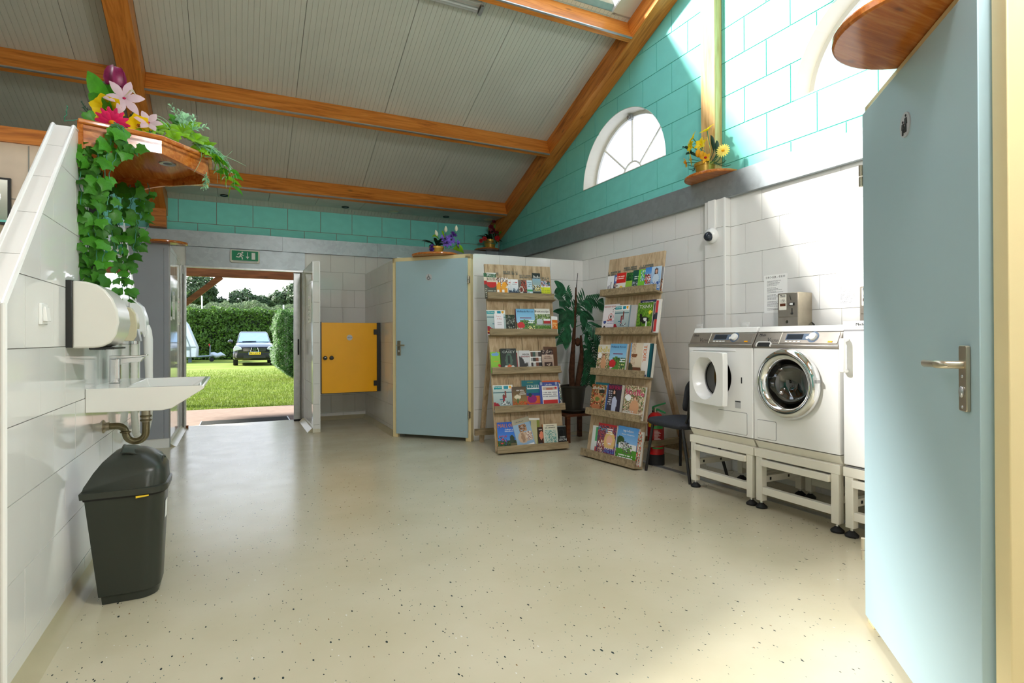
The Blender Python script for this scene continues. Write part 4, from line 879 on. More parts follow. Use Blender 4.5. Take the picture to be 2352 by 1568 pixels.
def bloom(parent, name, c, d, r, mat, n, open_=.6, width=.42, recurve=.3, stem=None, ctr=None, ctr_mat=None, ws=None, rot=0, stem_mat='stem', petal='petal', lay=1):
    """flower of n petals round c, facing d; open_ is how flat it lies; its stem, centre and petals are pieces of its own"""
    c = Vector(c); d, e, f = basis(d); mb = MB(); ws = ws or [.25, .7, 1, .9, .6, .08]
    s_ = Vector(stem) if stem is not None else c-d*r*1.2
    mb.tube([s_, s_.lerp(c, .6)-d*r*.08, c-d*r*.02], [.0035, .003, .005], 6)
    o = obj(name, mb, stem_mat, parent)
    for l in range(lay):
        for k in range(n):
            a = rot+2*PI*(k+.5*l)/n; v = e*math.cos(a)+f*math.sin(a); q = 1-.25*l; m = len(ws)-1; P = []
            for i in range(m+1):
                x = i/m; P.append(c+v*(r*q*open_*x**.9)+d*(r*q*(1-open_*.85)*x*(1.15-.15*x)-recurve*r*x**3*open_+.004*l))
            pm = MB(); blade(pm, P, [r*width*.5*w for w in ws], d.cross(v), .22); obj(petal, pm, mat, o)
    if ctr: obj('flower_centre', MB().ball(c+d*ctr*.5, (ctr, ctr, ctr*.7), 10, 6), ctr_mat, o)
    return o
def sprig(mb, a, b, ln, n=34, droop=(0, 0, -.02), r=.0025, rnd=random, up=.3):
    """needle sprig: many short needles round a stalk"""
    P = arcpts(a, b, droop, 8)
    mb.tube(P, r, 5)
    for i in range(n):
        x = (i+.5)/n; k = min(7, int(x*8)); p = P[k].lerp(P[k+1], x*8-k); dd = (P[k+1]-P[k]).normalized(); d, e, f = basis(dd); a_ = i*2.4
        v = (e*math.cos(a_)+f*math.sin(a_)+d*.7).normalized()*ln*(1-.5*x)
        mb.add([p-d*.0012, p+d*.0012, p+v], [(0, 1, 2)])
rf = random.Random(11)
YP = 3.42
t = thing('flower_arrangement', 'mixed artificial flower arrangement with a purple tulip on the pine canopy', 'flowers', (-.45, 3.5, 2.15))
# tulip
tb, tt_ = at(265, 272, YP), at(264, 203, YP); tp = at(266, 152, YP)
mb = MB().tube([tb, at(264, 240, YP), tt_], .005, 8); tu = obj('tulip', mb, 'stem', t)
ax = (tp-tt_); H_ = ax.length; ax.normalize(); d, e, f = basis(ax)
for k in range(6):
    a = k*PI/3+.2; v = e*math.cos(a)+f*math.sin(a); rr = .034 if k % 2 else .030
    P = [tt_+v*(rr*x)+ax*(H_*z) for x, z in ((.15, 0), (.85, .12), (1.05, .35), (1.0, .62), (.82, .85), (.5, 1.0 if k % 2 else .93))]
    pm = MB(); blade(pm, P, [.008, .022, .027, .025, .018, .003], d.cross(v), .3); obj('petal', pm, 'tulip', tu)
obj('petal', MB().ball(tt_+ax*H_*.4, (.022, .022, .045), 12, 8), 'tulip', tu)
# big leaves
for a, b, w in (((262, 262), (201, 163), 20), ((262, 268), (203, 214), 17), ((266, 258), (246, 186), 13), ((258, 266), (232, 212), 12)):
    mb = MB(); leaf(mb, at(*a, YP+.02), at(*b, YP), w*.00235, _r, (0, -.03, .0)); obj('broad_leaf', mb, 'leaf', t)
# lilies
bloom(t, 'lily', at(285, 226, YP-.02), at(306, 196, YP-.25)-at(285, 226, YP), .115, 'lily', 6, .80, .36, .35, at(270, 268, YP), .008, 'pinkf', rot=.5)
mb = MB()
for k in range(5): mb.tube([at(286, 222, YP-.03), at(297+2*k, 209-k, YP-.06), at(300+3*k, 206+3*k, YP-.09)], .0014, 4)
obj('stamen', mb, 'cream_bud', t.children[-1] if False else t)
bloom(t, 'lily', at(341, 282, YP), at(345, 256, YP-.1)-at(341, 290, YP), .085, 'lily', 6, .75, .42, .25, at(345, 305, YP), .007, 'pinkf', rot=.2)
# yellow trumpets, pink gerbera
def trumpet(parent, c, d, r, mat):
    d, e, f = basis(d); c = Vector(c); vs = []; n = 36; fs = []
    for i in range(7):
        x = i/6
        for k in range(n):
            a = 2*PI*k/n; rad = r*(.16+.84*x**1.4)*(1+.10*x*math.cos(6*a)+.04*math.cos(12*a)*x); z = r*(-.55+.75*x**.7)+.06*r*x*math.cos(12*a)
            vs.append(c+e*math.cos(a)*rad+f*math.sin(a)*rad+d*z)
    for i in range(6): fs += [(i*n+k, i*n+(k+1) % n, (i+1)*n+(k+1) % n, (i+1)*n+k) for k in range(n)]
    o = obj('trumpet_flower', MB().add(vs, fs), mat, parent, angle=80)
    mb = MB()
    for k in range(5): mb.tube([c-d*r*.4, c+d*r*(.2+.02*k)+e*.006*math.cos(k*1.3)+f*.006*math.sin(k*1.3)], .0015, 4)
    obj('stamen', mb, 'yelo', o); return o
trumpet(t, at(246, 250, YP-.02), at(232, 262, YP-.5)-at(246, 245, YP), .066, 'yel')
trumpet(t, at(318, 288, YP), at(314, 280, YP-.5)-at(318, 284, YP), .052, 'yel')
bloom(t, 'gerbera', at(258, 281, YP-.03), at(240, 305, YP-.4)-at(258, 275, YP), .078, 'pinkf', 14, .96, .26, .12, at(265, 300, YP), .016, 'yelo', ws=[.3, .8, 1, 1, .8, .35], lay=2)
# spruce sprigs
for a, b in (((226, 262), (186, 232)), ((240, 268), (190, 246)), ((280, 280), (306, 258)), ((296, 292), (300, 262)), ((285, 285), (330, 285)), ((228, 270), (205, 228))):
    mb = MB(); sprig(mb, at(*a, YP+.04), at(*b, YP+.05), .022, 70, rnd=rf); obj('spruce_sprig', mb, 'spruce', t)
# lime leaves: fans of lobed leaves running down the canopy edge
def fan(name, c, d, r, mat, n, parent, w=.34, side=None, lift=.01):
    c = Vector(c); d, e, f = basis(d)
    mb = MB()
    for k in range(n):
        a = 2*PI*k/n+.3; v = e*math.cos(a)+f*math.sin(a)
        leaf(mb, c, c+v*r*(.8+.2*(k % 2))+d*r*.25, r*w, d.cross(v), d*lift, .2, [.1, .6, .9, 1, .8, .45, .1])
    obj(name, mb, mat, parent, angle=80)
for px, py, dy, r, n, mt in ((362, 300, 0, .060, 8, 'lime'), (385, 298, .05, .055, 7, 'lime'), (345, 303, -.02, .045, 7, 'lime'), (418, 305, .02, .075, 7, 'lime'), (450, 322, .02, .07, 8, 'lime'), (468, 340, .06, .07, 8, 'lime'), (440, 292, .08, .06, 8, 'lime'), (405, 280, .10, .05, 7, 'leaf'), (330, 306, -.03, .04, 8, 'lime'), (478, 352, .03, .055, 8, 'lime'), (425, 275, .1, .05, 8, 'pale'), (398, 316, -.03, .05, 7, 'lime')):
    fan('lobed_leaf', at(px, py, 3.47+dy), (rf.uniform(-.2, .4), -.8, rf.uniform(.3, .9)), r, mt, n, t)
# a pale drooping spray: long blades with little leaves
def spray(a, b, lift, n=12, mat='pale', Y=3.5, w=.0028, bud=True):
    mb = MB(); P = arcpts(at(*a, Y), at(*b, Y-.05), lift, 12)
    mb.tube(P, [w*(1-.75*i/12) for i in range(13)], 5)
    if bud:
        for i in range(n):
            x = .25+.7*i/n; k = min(11, int(x*12)); p = P[k]; d = (P[min(k+1, 12)]-p).normalized(); _, e, f = basis(d); an = i*2.4
            v = (e*math.cos(an)+f*math.sin(an)+d*.8).normalized(); leaf(mb, p, p+v*.026, .0052, d.cross(v), (0, 0, .003), .2, [.2, .9, 1, .1])
    obj('grass_spray', mb, mat, t, angle=80)
for a, b, l, bud in (((420, 300), (388, 236), (0, 0, .01), 1), ((425, 300), (412, 252), (0, 0, .01), 1), ((400, 300), (330, 278), (0, 0, .05), 0), ((395, 305), (282, 292), (.02, 0, .07), 0), ((430, 305), (480, 292), (0, 0, .01), 1), ((432, 300), (470, 300), (0, 0, .02), 0), ((440, 310), (447, 262), (0, 0, .0), 1), ((350, 308), (342, 326), (-.01, 0, .02), 1), ((380, 310), (352, 322), (0, 0, .03), 1),
                     ((450, 330), (535, 420), (.03, 0, .05), 1), ((455, 335), (520, 432), (.03, 0, .05), 1), ((460, 338), (566, 382), (.02, 0, .0), 0), ((465, 340), (534, 346), (.0, 0, -.05), 0), ((440, 330), (500, 420), (.03, 0, .06), 1), ((448, 330), (540, 430), (.04, 0, .06), 0), ((450, 335), (515, 400), (.03, 0, .05), 1), ((430, 320), (446, 395), (.05, 0, .03), 0), ((470, 400), (467, 438), (.01, 0, .01), 1), ((474, 396), (474, 436), (.0, 0, .01), 1), ((470, 360), (530, 400), (.02, 0, .03), 1), ((462, 350), (545, 412), (.03, 0, .03), 0), ((465, 345), (525, 385), (.02, 0, .02), 1), ((425, 318), (385, 340), (0, 0, .04), 0)):
    spray(a, b, l, bud=bud)
for k in range(26):
    x = k/25; c = Vector((480+52*x+rf.uniform(-8, 8), 350+72*x+rf.uniform(-10, 10))); mb = MB(); a = at(c.x, c.y, 3.46)
    v = Vector((rf.uniform(-.3, 1), rf.uniform(-.6, .3), rf.uniform(-1.2, .1))).normalized(); leaf(mb, a, a+v*rf.uniform(.05, .09), rf.uniform(.008, .016), Vector((.3, -.9, .5)), (0, 0, .012)); obj('narrow_leaf', mb, 'leaf' if k % 2 else 'lime', t)
# ivy
def ivy_mesh(k):
    r_ = random.Random(k); mb = MB()
    ou = [(0, -.10), (.28, -.22), (.55, -.05), (.52, .22), (.62, .38), (.34, .52), (.16, .72), (0, 1.0), (-.16, .72), (-.34, .52), (-.62, .38), (-.52, .22), (-.55, -.05), (-.28, -.22)]
    ou = [(x*(1+r_.uniform(-.08, .08)), y*(1+r_.uniform(-.06, .06)), -.22*abs(x)**1.3-.12*max(0, y)**2+r_.uniform(-.03, .03)) for x, y in ou]
    vs = [(0, .25, .05)]+ou; n = len(ou); mb.add(vs, [(0, 1+i, 1+(i+1) % n) for i in range(n)])
    me = mb.mesh('ivy_leaf', 60); me.materials.append(M['ivy']); return me
IV = [ivy_mesh(k) for k in range(5)]
def ivy(label, cords, dens, size, seed, group=None):
    rn = random.Random(seed); t = thing('ivy_vine', label, 'ivy', cords[0][0], group=group)
    for c in cords:
        P = []; 
        for i in range(len(c)-1):
            for k in range(8): P.append(Vector(c[i]).lerp(Vector(c[i+1]), k/8)+Vector((rn.uniform(-.006, .006), rn.uniform(-.006, .006), 0)))
        P.append(Vector(c[-1])); obj('vine_stem', MB().tube(P, .0022, 5), 'stem', t)
        L_ = sum((P[i+1]-P[i]).length for i in range(len(P)-1)); n = int(L_*dens)
        for q in range(n):
            x = (q+rn.random())/n*(len(P)-1); k = min(len(P)-2, int(x)); p = P[k].lerp(P[k+1], x-k)
            nv = Vector((rn.uniform(.0, .9), rn.uniform(-1.2, -.3), rn.uniform(-.2, .7))).normalized(); dn = Vector((rn.uniform(-.9, .9), rn.uniform(-.5, .3), rn.uniform(-1, -.1))).normalized()
            dn = (dn-nv*dn.dot(nv)).normalized(); s = size*rn.uniform(.65, 1.2); o = p+dn*.018+Vector((rn.uniform(-.028, .028), rn.uniform(-.025, .02), rn.uniform(-.01, .01)))
            o.x = max(o.x, -.640)
            ob = bpy.data.objects.new('leaf', rn.choice(IV)); COL.objects.link(ob); ob.parent = t; ob.matrix_parent_inverse = ROOTM[t.name].inverted()
            ob.matrix_basis = fr(o, dn.cross(nv)*s, dn*s, nv*s)
    return t
A_ = lambda *p: [tuple(at(x, y, Y)) for x, y, Y in p]
ivy('dense ivy vine hanging over the partition edge beside the towel dispenser', [A_((225, 290, 3.3), (196, 330, 3.22), (192, 430, 3.22), (205, 520, 3.25), (192, 600, 3.25), (205, 640, 3.25)), A_((245, 285, 3.3), (225, 350, 3.2), (228, 440, 3.2), (218, 540, 3.22), (222, 600, 3.22), (238, 660, 3.22)), A_((258, 290, 3.25), (250, 350, 3.18), (235, 430, 3.2), (243, 520, 3.22), (235, 600, 3.22)), A_((262, 280, 3.25), (285, 295, 3.2), (278, 330, 3.18), (252, 400, 3.2), (246, 470, 3.2)), A_((215, 285, 3.3), (180, 275, 3.3), (150, 278, 3.3), (153, 242, 3.3)), A_((205, 290, 3.26), (182, 360, 3.2), (186, 470, 3.2), (210, 560, 3.22)), A_((270, 290, 3.2), (292, 330, 3.2), (287, 350, 3.2))], 33, .056, 3)
ivy('darker ivy vine hanging from the far side of the pine canopy', [A_((300, 425, 4.0), (285, 470, 4.02), (276, 520, 4.02), (270, 580, 4.02)), A_((312, 425, 4.0), (300, 480, 4.0), (296, 540, 4.0), (285, 600, 4.0), (287, 640, 4.0), (300, 690, 4.0)), A_((322, 430, 4.0), (320, 480, 3.98), (308, 550, 3.98), (306, 600, 3.98), (294, 640, 3.98)), A_((340, 420, 3.95), (341, 440, 3.95), (341, 480, 3.95), (342, 510, 3.95), (322, 560, 3.95))], 27, .060, 9)
# ------------------------------------------------------------------ potted flowers on round shelves
def flowerpot(loc, r, h, mat, parent):
    return obj('pot', MB().lathe([(0, .0), (r*.78, 0), (r*.92, h*.72), (r, h*.74), (r*1.02, h), (r*.9, h), (r*.88, h*.85), (0, h*.84)], 28, T=Matrix.Translation(loc)), mat, parent)
half_disc('round_shelf', (3.80, 3.735), (.25, .205), (-1, 0), 2.567, 2.592, 'rounded pine shelf on the zinc band under the yellow flowers', back=.06, group='rounded shelves')
base = Vector((3.73, 3.735, 2.592)); t = thing('flower_arrangement', 'yellow lilies and gerberas in a gold pot on the right wall', 'flowers', base)
YF_ = 3.72
AX = lambda px, py, X=3.70: (lambda d: Vector((0, 0, EYE))+d*(X/d.x))(_r*(px-1176)-_u*(py-CY)+_f*FPX)
flowerpot(base, .09, .10, 'pot_gold', t)
for c, dd, r, m_, st in (((1624, 300), (-.6, .1, .9), .105, 'yel', (1632, 350)), ((1592, 318), (-.9, .5, .6), .095, 'yel', (1615, 350)), ((1588, 336), (-1, .3, .1), .085, 'yel', (1615, 355)), ((1610, 332), (-1, -.2, .3), .09, 'yel', (1622, 358))):
    bloom(t, 'lily', AX(*c), dd, r, m_, 6, .72, .46, .35, AX(*st), .008, 'yelo', rot=rf.random())
bloom(t, 'gerbera', AX(1661, 346), (-.95, -.5, .1), .060, 'yelp', 18, .97, .24, .1, AX(1640, 365), .014, 'yelo', ws=[.3, .8, 1, 1, .8, .4], lay=2)
bloom(t, 'gerbera', AX(1588, 366, 3.66), (-.6, .8, -.1), .060, 'yelp', 18, .96, .24, .1, AX(1615, 372), .014, 'yelo', ws=[.3, .8, 1, 1, .8, .4], lay=2)
for c, dd in (((1621, 362), (-1, -.4, .0)), ((1576, 374), (-.5, 1, -.2))):
    o = bloom(t, 'orchid', AX(*c, 3.65), dd, .055, 'yelo', 5, .9, .55, .1, AX(1620, 372), .013, 'redf')
for c in ((1604, 352), (1612, 356)): obj('bud', MB().ball(AX(*c, 3.67), (.026, .026, .036), 10, 8), 'yelo', t)
for a, b in (((1635, 370), (1650, 340)), ((1640, 372), (1655, 360)), ((1645, 374), (1678, 378)), ((1640, 370), (1660, 330)), ((1625, 372), (1640, 345)), ((1605, 376), (1582, 388)), ((1600, 376), (1590, 392)), ((1610, 374), (1580, 378)), ((1630, 374), (1648, 350)), ((1638, 374), (1668, 368))):
    mb = MB(); sprig(mb, AX(*a, 3.68), AX(*b, 3.70), .026, 60); obj('spruce_sprig', mb, 'spruce', t)
for a, b, w in (((1640, 350), (1632, 310), .022), ((1645, 355), (1646, 322), .024), ((1590, 350), (1566, 338), .014), ((1598, 356), (1574, 356), .014), ((1604, 362), (1574, 352), .012)):
    mb = MB(); leaf(mb, AX(*a), AX(*b), w, Vector((0, 1, .3))); obj('broad_leaf', mb, 'darkleaf', t)
mb = MB(); mb.tube([AX(1628, 380, 3.68), AX(1632, 345, 3.68), AX(1624, 315, 3.68), AX(1614, 318, 3.68), AX(1616, 345, 3.68)], .002, 5); obj('wire_loop', mb, 'yelp', t)
# purple arrangement over the cubicle door
half_disc('round_shelf', (2.03, 6.20), (.27, .20), (-.721, -.693), 2.097, 2.120, 'rounded pine shelf over the pale blue cubicle door by the racks', back=.10, group='rounded shelves')
base = Vector((2.06, 6.20, 2.12)); t = thing('flower_arrangement', 'violet flowers with three cream buds in a gold pot over the cubicle door', 'flowers', base)
YQ = 6.15
flowerpot(base, .085, .085, 'pot_gold', t)
Aq = lambda px, py, Y=YQ: at(px, py, Y)
for c, dd, r, m_, st in (((1026, 556), (-.3, -1, .2), .085, 'purple', (1024, 572)), ((1022, 548), (-.1, -1, .5), .075, 'purple', (1024, 572)), ((1036, 551), (.3, -1, .4), .075, 'purple', (1026, 572)), ((1052, 560), (.8, -.8, .2), .07, 'purple', (1030, 572)), ((1042, 538), (.3, -.8, .6), .06, 'purpd', (1034, 570)), ((993, 566), (-.7, -1, .1), .04, 'purpd', (1015, 574)), ((991, 573), (-.7, -1, -.1), .035, 'purpd', (1015, 575)), ((996, 571), (-.3, -1, -.1), .042, 'purple', (1015, 575)), ((1036, 543), (.1, -1, .5), .04, 'purple', (1034, 570))):
    bloom(t, 'violet_flower', Aq(*c), dd, r, m_, 8, .85, .40, .2, Aq(*st), .012, 'screen' if r > .07 else 'purpd', rot=rf.random())
for a, b in (((1004, 543), (1000, 527)), ((1024, 534), (1024, 528)), ((1048, 532), (1048, 522))):
    p, q = Aq(*a), Aq(*b); mb = MB().tube([Aq(1024, 566), p.lerp(Aq(1024, 566), .3), p], .0025, 5); k = obj('bud_stem', mb, 'leaf', t)
    obj('bud', MB().lathe([(0, 0), (.018, .02), (.019, .04), (.010, .065), (0, .078)], 12, T=Matrix.Translation(p) @ (q-p).to_track_quat('Z', 'X').to_matrix().to_4x4()), 'cream_bud', k)
for k in range(34):
    a = rf.uniform(0, 2*PI); c = base+Vector((0, 0, .09)); v = Vector((math.cos(a), math.sin(a)*.7, rf.uniform(-.05, .55))); L_ = rf.uniform(.10, .21); mb = MB()
    leaf(mb, c+v*.03, c+v*L_, rf.uniform(.010, .02), v.cross(Z), (0, 0, .02)); obj('narrow_leaf', mb, 'darkleaf', t)
for a, b, w in (((1040, 572), (1066, 582), .03), ((1006, 548), (992, 545), .012), ((1022, 552), (1014, 530), .012), ((1045, 568), (1064, 574), .02)):
    mb = MB(); leaf(mb, Aq(*a), Aq(*b), w, Vector((0, -.4, 1)), (0, 0, .03)); obj('lime_leaf', mb, 'lime', t)
# red arrangement in the far corner
half_disc('round_shelf', (3.62, 8.35), (.20, .24), (-.1, -1), 2.566, 2.588, 'rounded pine shelf on the zinc band in the far corner', back=.04, group='rounded shelves')
base = Vector((3.62, 8.22, 2.588)); t = thing('flower_arrangement', 'red and dark red flowers in a gold pot in the far corner', 'flowers', base)
flowerpot(base, .10, .13, 'pot_gold', t)
Ar = lambda px, py, Y=8.12: at(px, py, Y)
for c, dd, r, m_ in (((1142, 547), (-.1, -1, .2), .062, 'redf'), ((1113, 548), (-.6, -1, .1), .05, 'redf'), ((1105, 553), (-.9, -1, 0), .045, 'redf'), ((1128, 521), (-.2, -1, .4), .055, 'redd'), ((1136, 529), (.1, -1, .3), .06, 'redd'), ((1143, 533), (.5, -1, 0), .055, 'redd'), ((1128, 532), (-.4, -1, .1), .05, 'redd')):
    bloom(t, 'red_flower', Ar(*c), dd, r, m_, 9, .85, .44, .2, Ar(1136, 560), .010, 'redd', rot=rf.random(), lay=2 if m_ == 'redf' else 1)
for p in ((1134, 506), (1141, 510)): obj('tulip_bud', MB().ball(Ar(*p), (.028, .028, .042), 10, 8), 'redd', t)
mb = MB(); leaf(mb, Ar(1138, 535), Ar(1140, 513), .035, _r); leaf(mb, Ar(1145, 540), Ar(1158, 524), .02, _r); obj('broad_leaf', mb, 'leaf', t)
for k in range(40):
    a = rf.uniform(0, 2*PI); c = base+Vector((0, 0, .14)); v = Vector((math.cos(a), math.sin(a)*.6, rf.uniform(-.25, .6))); mb = MB()
    leaf(mb, c+v*.04, c+v*rf.uniform(.14, .27), rf.uniform(.014, .026), v.cross(Z), (0, 0, .02)); obj('dark_leaf', mb, 'darkleaf', t)
# shelf over the near cubicle door
half_disc('round_shelf', (2.264-.67*.56+.01, 1.385-.743*.56), (.27, .27), (-.743, .67), 2.082, 2.112, 'large rounded pine shelf jutting over the near pale blue door', mat='gloss_pine_x', back=.09, group='rounded shelves')
# ------------------------------------------------------------------ machines along the right wall
XF = 3.15
def stand(y0, y1, label):
    t = thing('machine_stand', label, 'stand', (3.42, (y0+y1)/2, 0), group='white steel machine stands')
    a, b = y1+.012, y0-.012
    for x0 in (3.155, 3.65):
        for yy in (a, b-.048): obj('leg', MB().box((x0, yy, .052), (x0+.048, yy+.048, .362)), 'beigew', t, bevel=.003)
        for yy in (a+.024, b-.024):
            f = obj('foot', MB().lathe([(0, 0), (.036, 0), (.038, .010), (.030, .018), (.018, .028), (.012, .034), (0, .034)], 18, T=Matrix.Translation((x0+.024, yy, .001))), 'rubber', t)
            obj('foot_stem', MB().tube([(x0+.024, yy, .03), (x0+.024, yy, .056)], .010, 10), 'chrome', f)
        obj('lower_rail', MB().box((x0+.004, a+.048, .10), (x0+.044, b-.048, .148)), 'beigew', t, bevel=.002)
    for yy in (a, b-.04): obj('side_rail', MB().box((3.203, yy+.002, .17), (3.65, yy+.042, .215)), 'beigew', t, bevel=.002)
    obj('top_frame', MB().box((3.152, a-.010, .345), (3.205, b+.010, .400)).box((3.645, a-.010, .345), (3.70, b+.010, .400)).box((3.205, a-.010, .36), (3.645, a+.045, .400)).box((3.205, b-.045, .36), (3.645, b+.010, .400)), 'beigew', t, bevel=.003)
    obj('pull_rail', MB().box((3.135, a+.050, .292), (3.165, b-.050, .334)), 'beigew', t, bevel=.003)
    mb = MB()
    for x in (3.24, 3.42): mb.box((x, b-.0425, .185), (x+.014, b-.0405, .203))
    obj('rail_hole', mb, 'black', t, kind='stuff')
    return t
stand(3.330, 2.730, 'white steel stand under the tumble dryer'); stand(2.722, 2.115, 'white steel stand under the washing machine'); stand(2.100, 1.50, 'white steel stand under the freezer, cut off by the open door')
def holeplate(mb, x, y0, y1, z0, z1, cy_, cz, r, n=48):
    C, Q = [], []
    for k in range(n):
        a = 2*PI*k/n+PI/4; c, s = math.cos(a), math.sin(a); C.append((x, cy_+r*c, cz+r*s))
        ty = ((y1-cy_) if c > 0 else (y0-cy_))/c if abs(c) > 1e-9 else 1e9; tz = ((z1-cz) if s > 0 else (z0-cz))/s if abs(s) > 1e-9 else 1e9
        m = min(ty, tz); Q.append((x, cy_+m*c, cz+m*s))
    cor = [(x, y1, z1), (x, y0, z1), (x, y0, z0), (x, y1, z0)]
    i0 = len(mb.v); mb.v += C+Q+cor
    for k in range(n):
        j = (k+1) % n; mb.f.append((i0+k, i0+j, i0+n+j, i0+n+k)); mb.c.append(None)
    for q in cor:
        best = None
        for k in range(n):
            j = (k+1) % n; a, b = Q[k], Q[j]
            if (abs(a[1]-b[1]) > 1e-6 and abs(a[2]-b[2]) > 1e-6) and abs(max(a[1], b[1], key=lambda v: abs(v-cy_))-q[1]) < 1e-6 and abs(max(a[2], b[2], key=lambda v: abs(v-cz))-q[2]) < 1e-6: best = (k, j)
        if best: mb.f.append((i0+n+best[0], i0+n+best[1], i0+2*n+cor.index(q))); mb.c.append(None)
    return mb
def shell(y0, y1, z0, z1, hole):
    """open-fronted cabinet with a front sheet that has a round hole"""
    cyy, cz, r = hole; mb = MB(); b = [(XF+.006, y1, z0), (3.74, y1, z0), (3.74, y0, z0), (XF+.006, y0, z0)]; u = [(p[0], p[1], z1) for p in b]
    mb.add(b+u, [(3, 2, 1, 0), (4, 5, 6, 7), (0, 1, 5, 4), (1, 2, 6, 5), (2, 3, 7, 6)])
    holeplate(mb, XF, y1+.006, y0-.006, z0, z1, cyy, cz, r)
    mb.add([(XF, y1+.006, z0), (XF+.006, y1, z0), (XF+.006, y1, z1), (XF, y1+.006, z1), (XF, y0-.006, z0), (XF+.006, y0, z0), (XF+.006, y0, z1), (XF, y0-.006, z1)], [(0, 1, 2, 3), (7, 6, 5, 4)])
    return mb
def machine(name, label, cat, y0, y1, hole, washer):
    t = thing(name, label, cat, (3.45, (y0+y1)/2, .4)); W = y0-y1
    obj('cabinet', shell(y0, y1, .462, 1.078, hole), 'white', t, angle=30)
    obj('plinth', MB().prism([(XF+.004, .455), (3.72, .455), (3.72, .40), (XF+.040, .40)], 1, y1+.004, y0-.004), 'beigew', t, bevel=.004)
    obj('fascia', MB().prism([(XF-.006, 1.080), (XF-.006, 1.100), (XF+.004, 1.105), (XF+.046, 1.182), (3.70, 1.182), (3.70, 1.080)], 1, y1+.001, y0-.001), 'inox', t, bevel=.003)
    obj('top_lid', MB().prism([(XF+.044, 1.184), (XF+.060, 1.222), (3.745, 1.222), (3.745, 1.184)], 1, y1+.003, y0-.003), 'white', t, bevel=.005)
    up = Vector((.042, 0, .077)).normalized(); out = Vector((-.077, 0, .042)).normalized(); T = fr((XF+.004, y0, 1.105), (0, -1, 0), up, out)
    H = .0877
    obj('logo_panel', MB().box((.012, .006, 0), (.195, H-.006, .0025), T), 'inox', t, bevel=.001)
    obj('control_panel', MB().box((.200, .006, 0), (W-.016, H-.006, .0025), T), 'inox', t, bevel=.001)
    obj('divider', MB().box((.195, .002, 0), (.200, H-.002, .004), T), 'beigew', t)
    obj('display_frame', MB().box((.235, .030, .002), (.42, .074, .0035), T).lathe([(0, .0036), (.038, .0036), (.038, .002)], 28, T=T @ Matrix.Translation((.425, .050, 0))), 'bluegrey', t)
    obj('display', MB().box((.242, .034, .0035), (.355, .070, .0045), T), 'screen', t)
    obj('knob', MB().lathe([(0, .022), (.022, .021), (.025, .016), (.026, .003), (0, .003)], 28, T=T @ Matrix.Translation((.428, .050, 0))), 'white', t)
    obj('start_button', MB().lathe([(0, .007), (.010, .006), (.011, .003)], 20, T=T @ Matrix.Translation((.388, .045, 0))), 'white', t)
    for k in range(4): obj('push_button', MB().box((.240+.030*k, .014, .002), (.258+.030*k, .021, .006), T), 'white', t)
    obj('start_key', MB().box((W-.075, .012, .002), (W-.048, .021, .006), T), 'orange', t)
    mb = MB(); addtext(mb, 'Miele', T @ Matrix.Translation((0, 0, .0028)), .052, .068, w=.050, bold=.0008); addtext(mb, 'PROFESSIONAL', T @ Matrix.Translation((0, 0, .0028)), .052, .057, w=.046)
    addtext(mb, 'V', T @ Matrix.Translation((0, 0, .0028)), .112, .030, h=.032); addtext(mb, 'ALKMAN', T @ Matrix.Translation((0, 0, .0028)), .155, .024, w=.068, h=.020)
    obj('lettering', mb, 'ink', t)
    if washer:
        obj('drawer_grip', MB().prism([(.03, -.022), (.03, .004), (.04, .014), (.135, .014), (.145, .004), (.145, -.022), (.139, -.022), (.138, .002), (.132, .008), (.043, .008), (.037, .002), (.036, -.022)], 2, -.001, .010, T), 'white', t)
        obj('drawer_slot', MB().box((.036, -.020, 0), (.139, .008, .006), T), 'black', t)
    return t
ycw, zcw = 2.447, .853
w = machine('washing_machine', 'white front-loading washing machine with a round chrome porthole', 'washing machine', 2.722, 2.115, (ycw, zcw, .19), True)
TW = fr((XF, ycw, zcw), (0, -1, 0), (0, 0, 1), (-1, 0, 0))
dr = obj('porthole_door', MB().lathe([(.19, -.01), (.222, .0), (.224, .022), (.212, .045), (.188, .054), (.165, .046), (.152, .026), (.148, .0), (.140, -.03)], 64, T=TW), 'chrome', w, angle=60)
obj('door_glass', MB().lathe([(.150, .012), (.138, -.02), (.118, -.055), (.08, -.078), (0, -.086)], 48, T=TW), 'glass', dr)
obj('rubber_seal', MB().lathe([(.19, -.02), (.172, -.05), (.178, -.075), (.19, -.09)], 48, T=TW), 'alu', w)
mb = MB().lathe([(.188, -.07), (.188, -.36), (.16, -.372), (0, -.372)], 40, T=TW)
for k in range(3):
    a = k*2.09+.5; c, s = math.cos(a), math.sin(a)
    mb.prism([(.19*c-.02*s, .19*s+.02*c), (.13*c, .13*s), (.19*c+.02*s, .19*s-.02*c)], 2, -.36, -.10, TW)
obj('drum', mb, 'drum', w)
obj('service_flap', MB().prism(rrect(-.243, -.376, -.098, -.257, .008), 2, .0005, .004, TW), 'white', w); obj('flap_gap', MB().prism(rrect(-.246, -.379, -.095, -.254, .01), 2, 0, .001, TW), 'inkg', w)
obj('door_catch', MB().box((.212, .02, .02), (.226, .04, .05), TW), 'alu', w)
y0 = 3.330
d_ = machine('tumble_dryer', 'white tumble dryer with its square porthole door slightly ajar', 'tumble dryer', 3.330, 2.730, (3.08, .86, .168), False)
TD = fr((XF, y0, 0), (0, -1, 0), (0, 0, 1), (-1, 0, 0))
obj('door_recess', MB().prism(rrect(.10, .55, .515, 1.035, .03), 2, .0, .0012, TD).box((.05, 1.052, 0), (.47, 1.060, .004), TD) if False else MB().box((.05, 1.052, 0), (.46, 1.060, .005), TD), 'white', d_, bevel=.002)
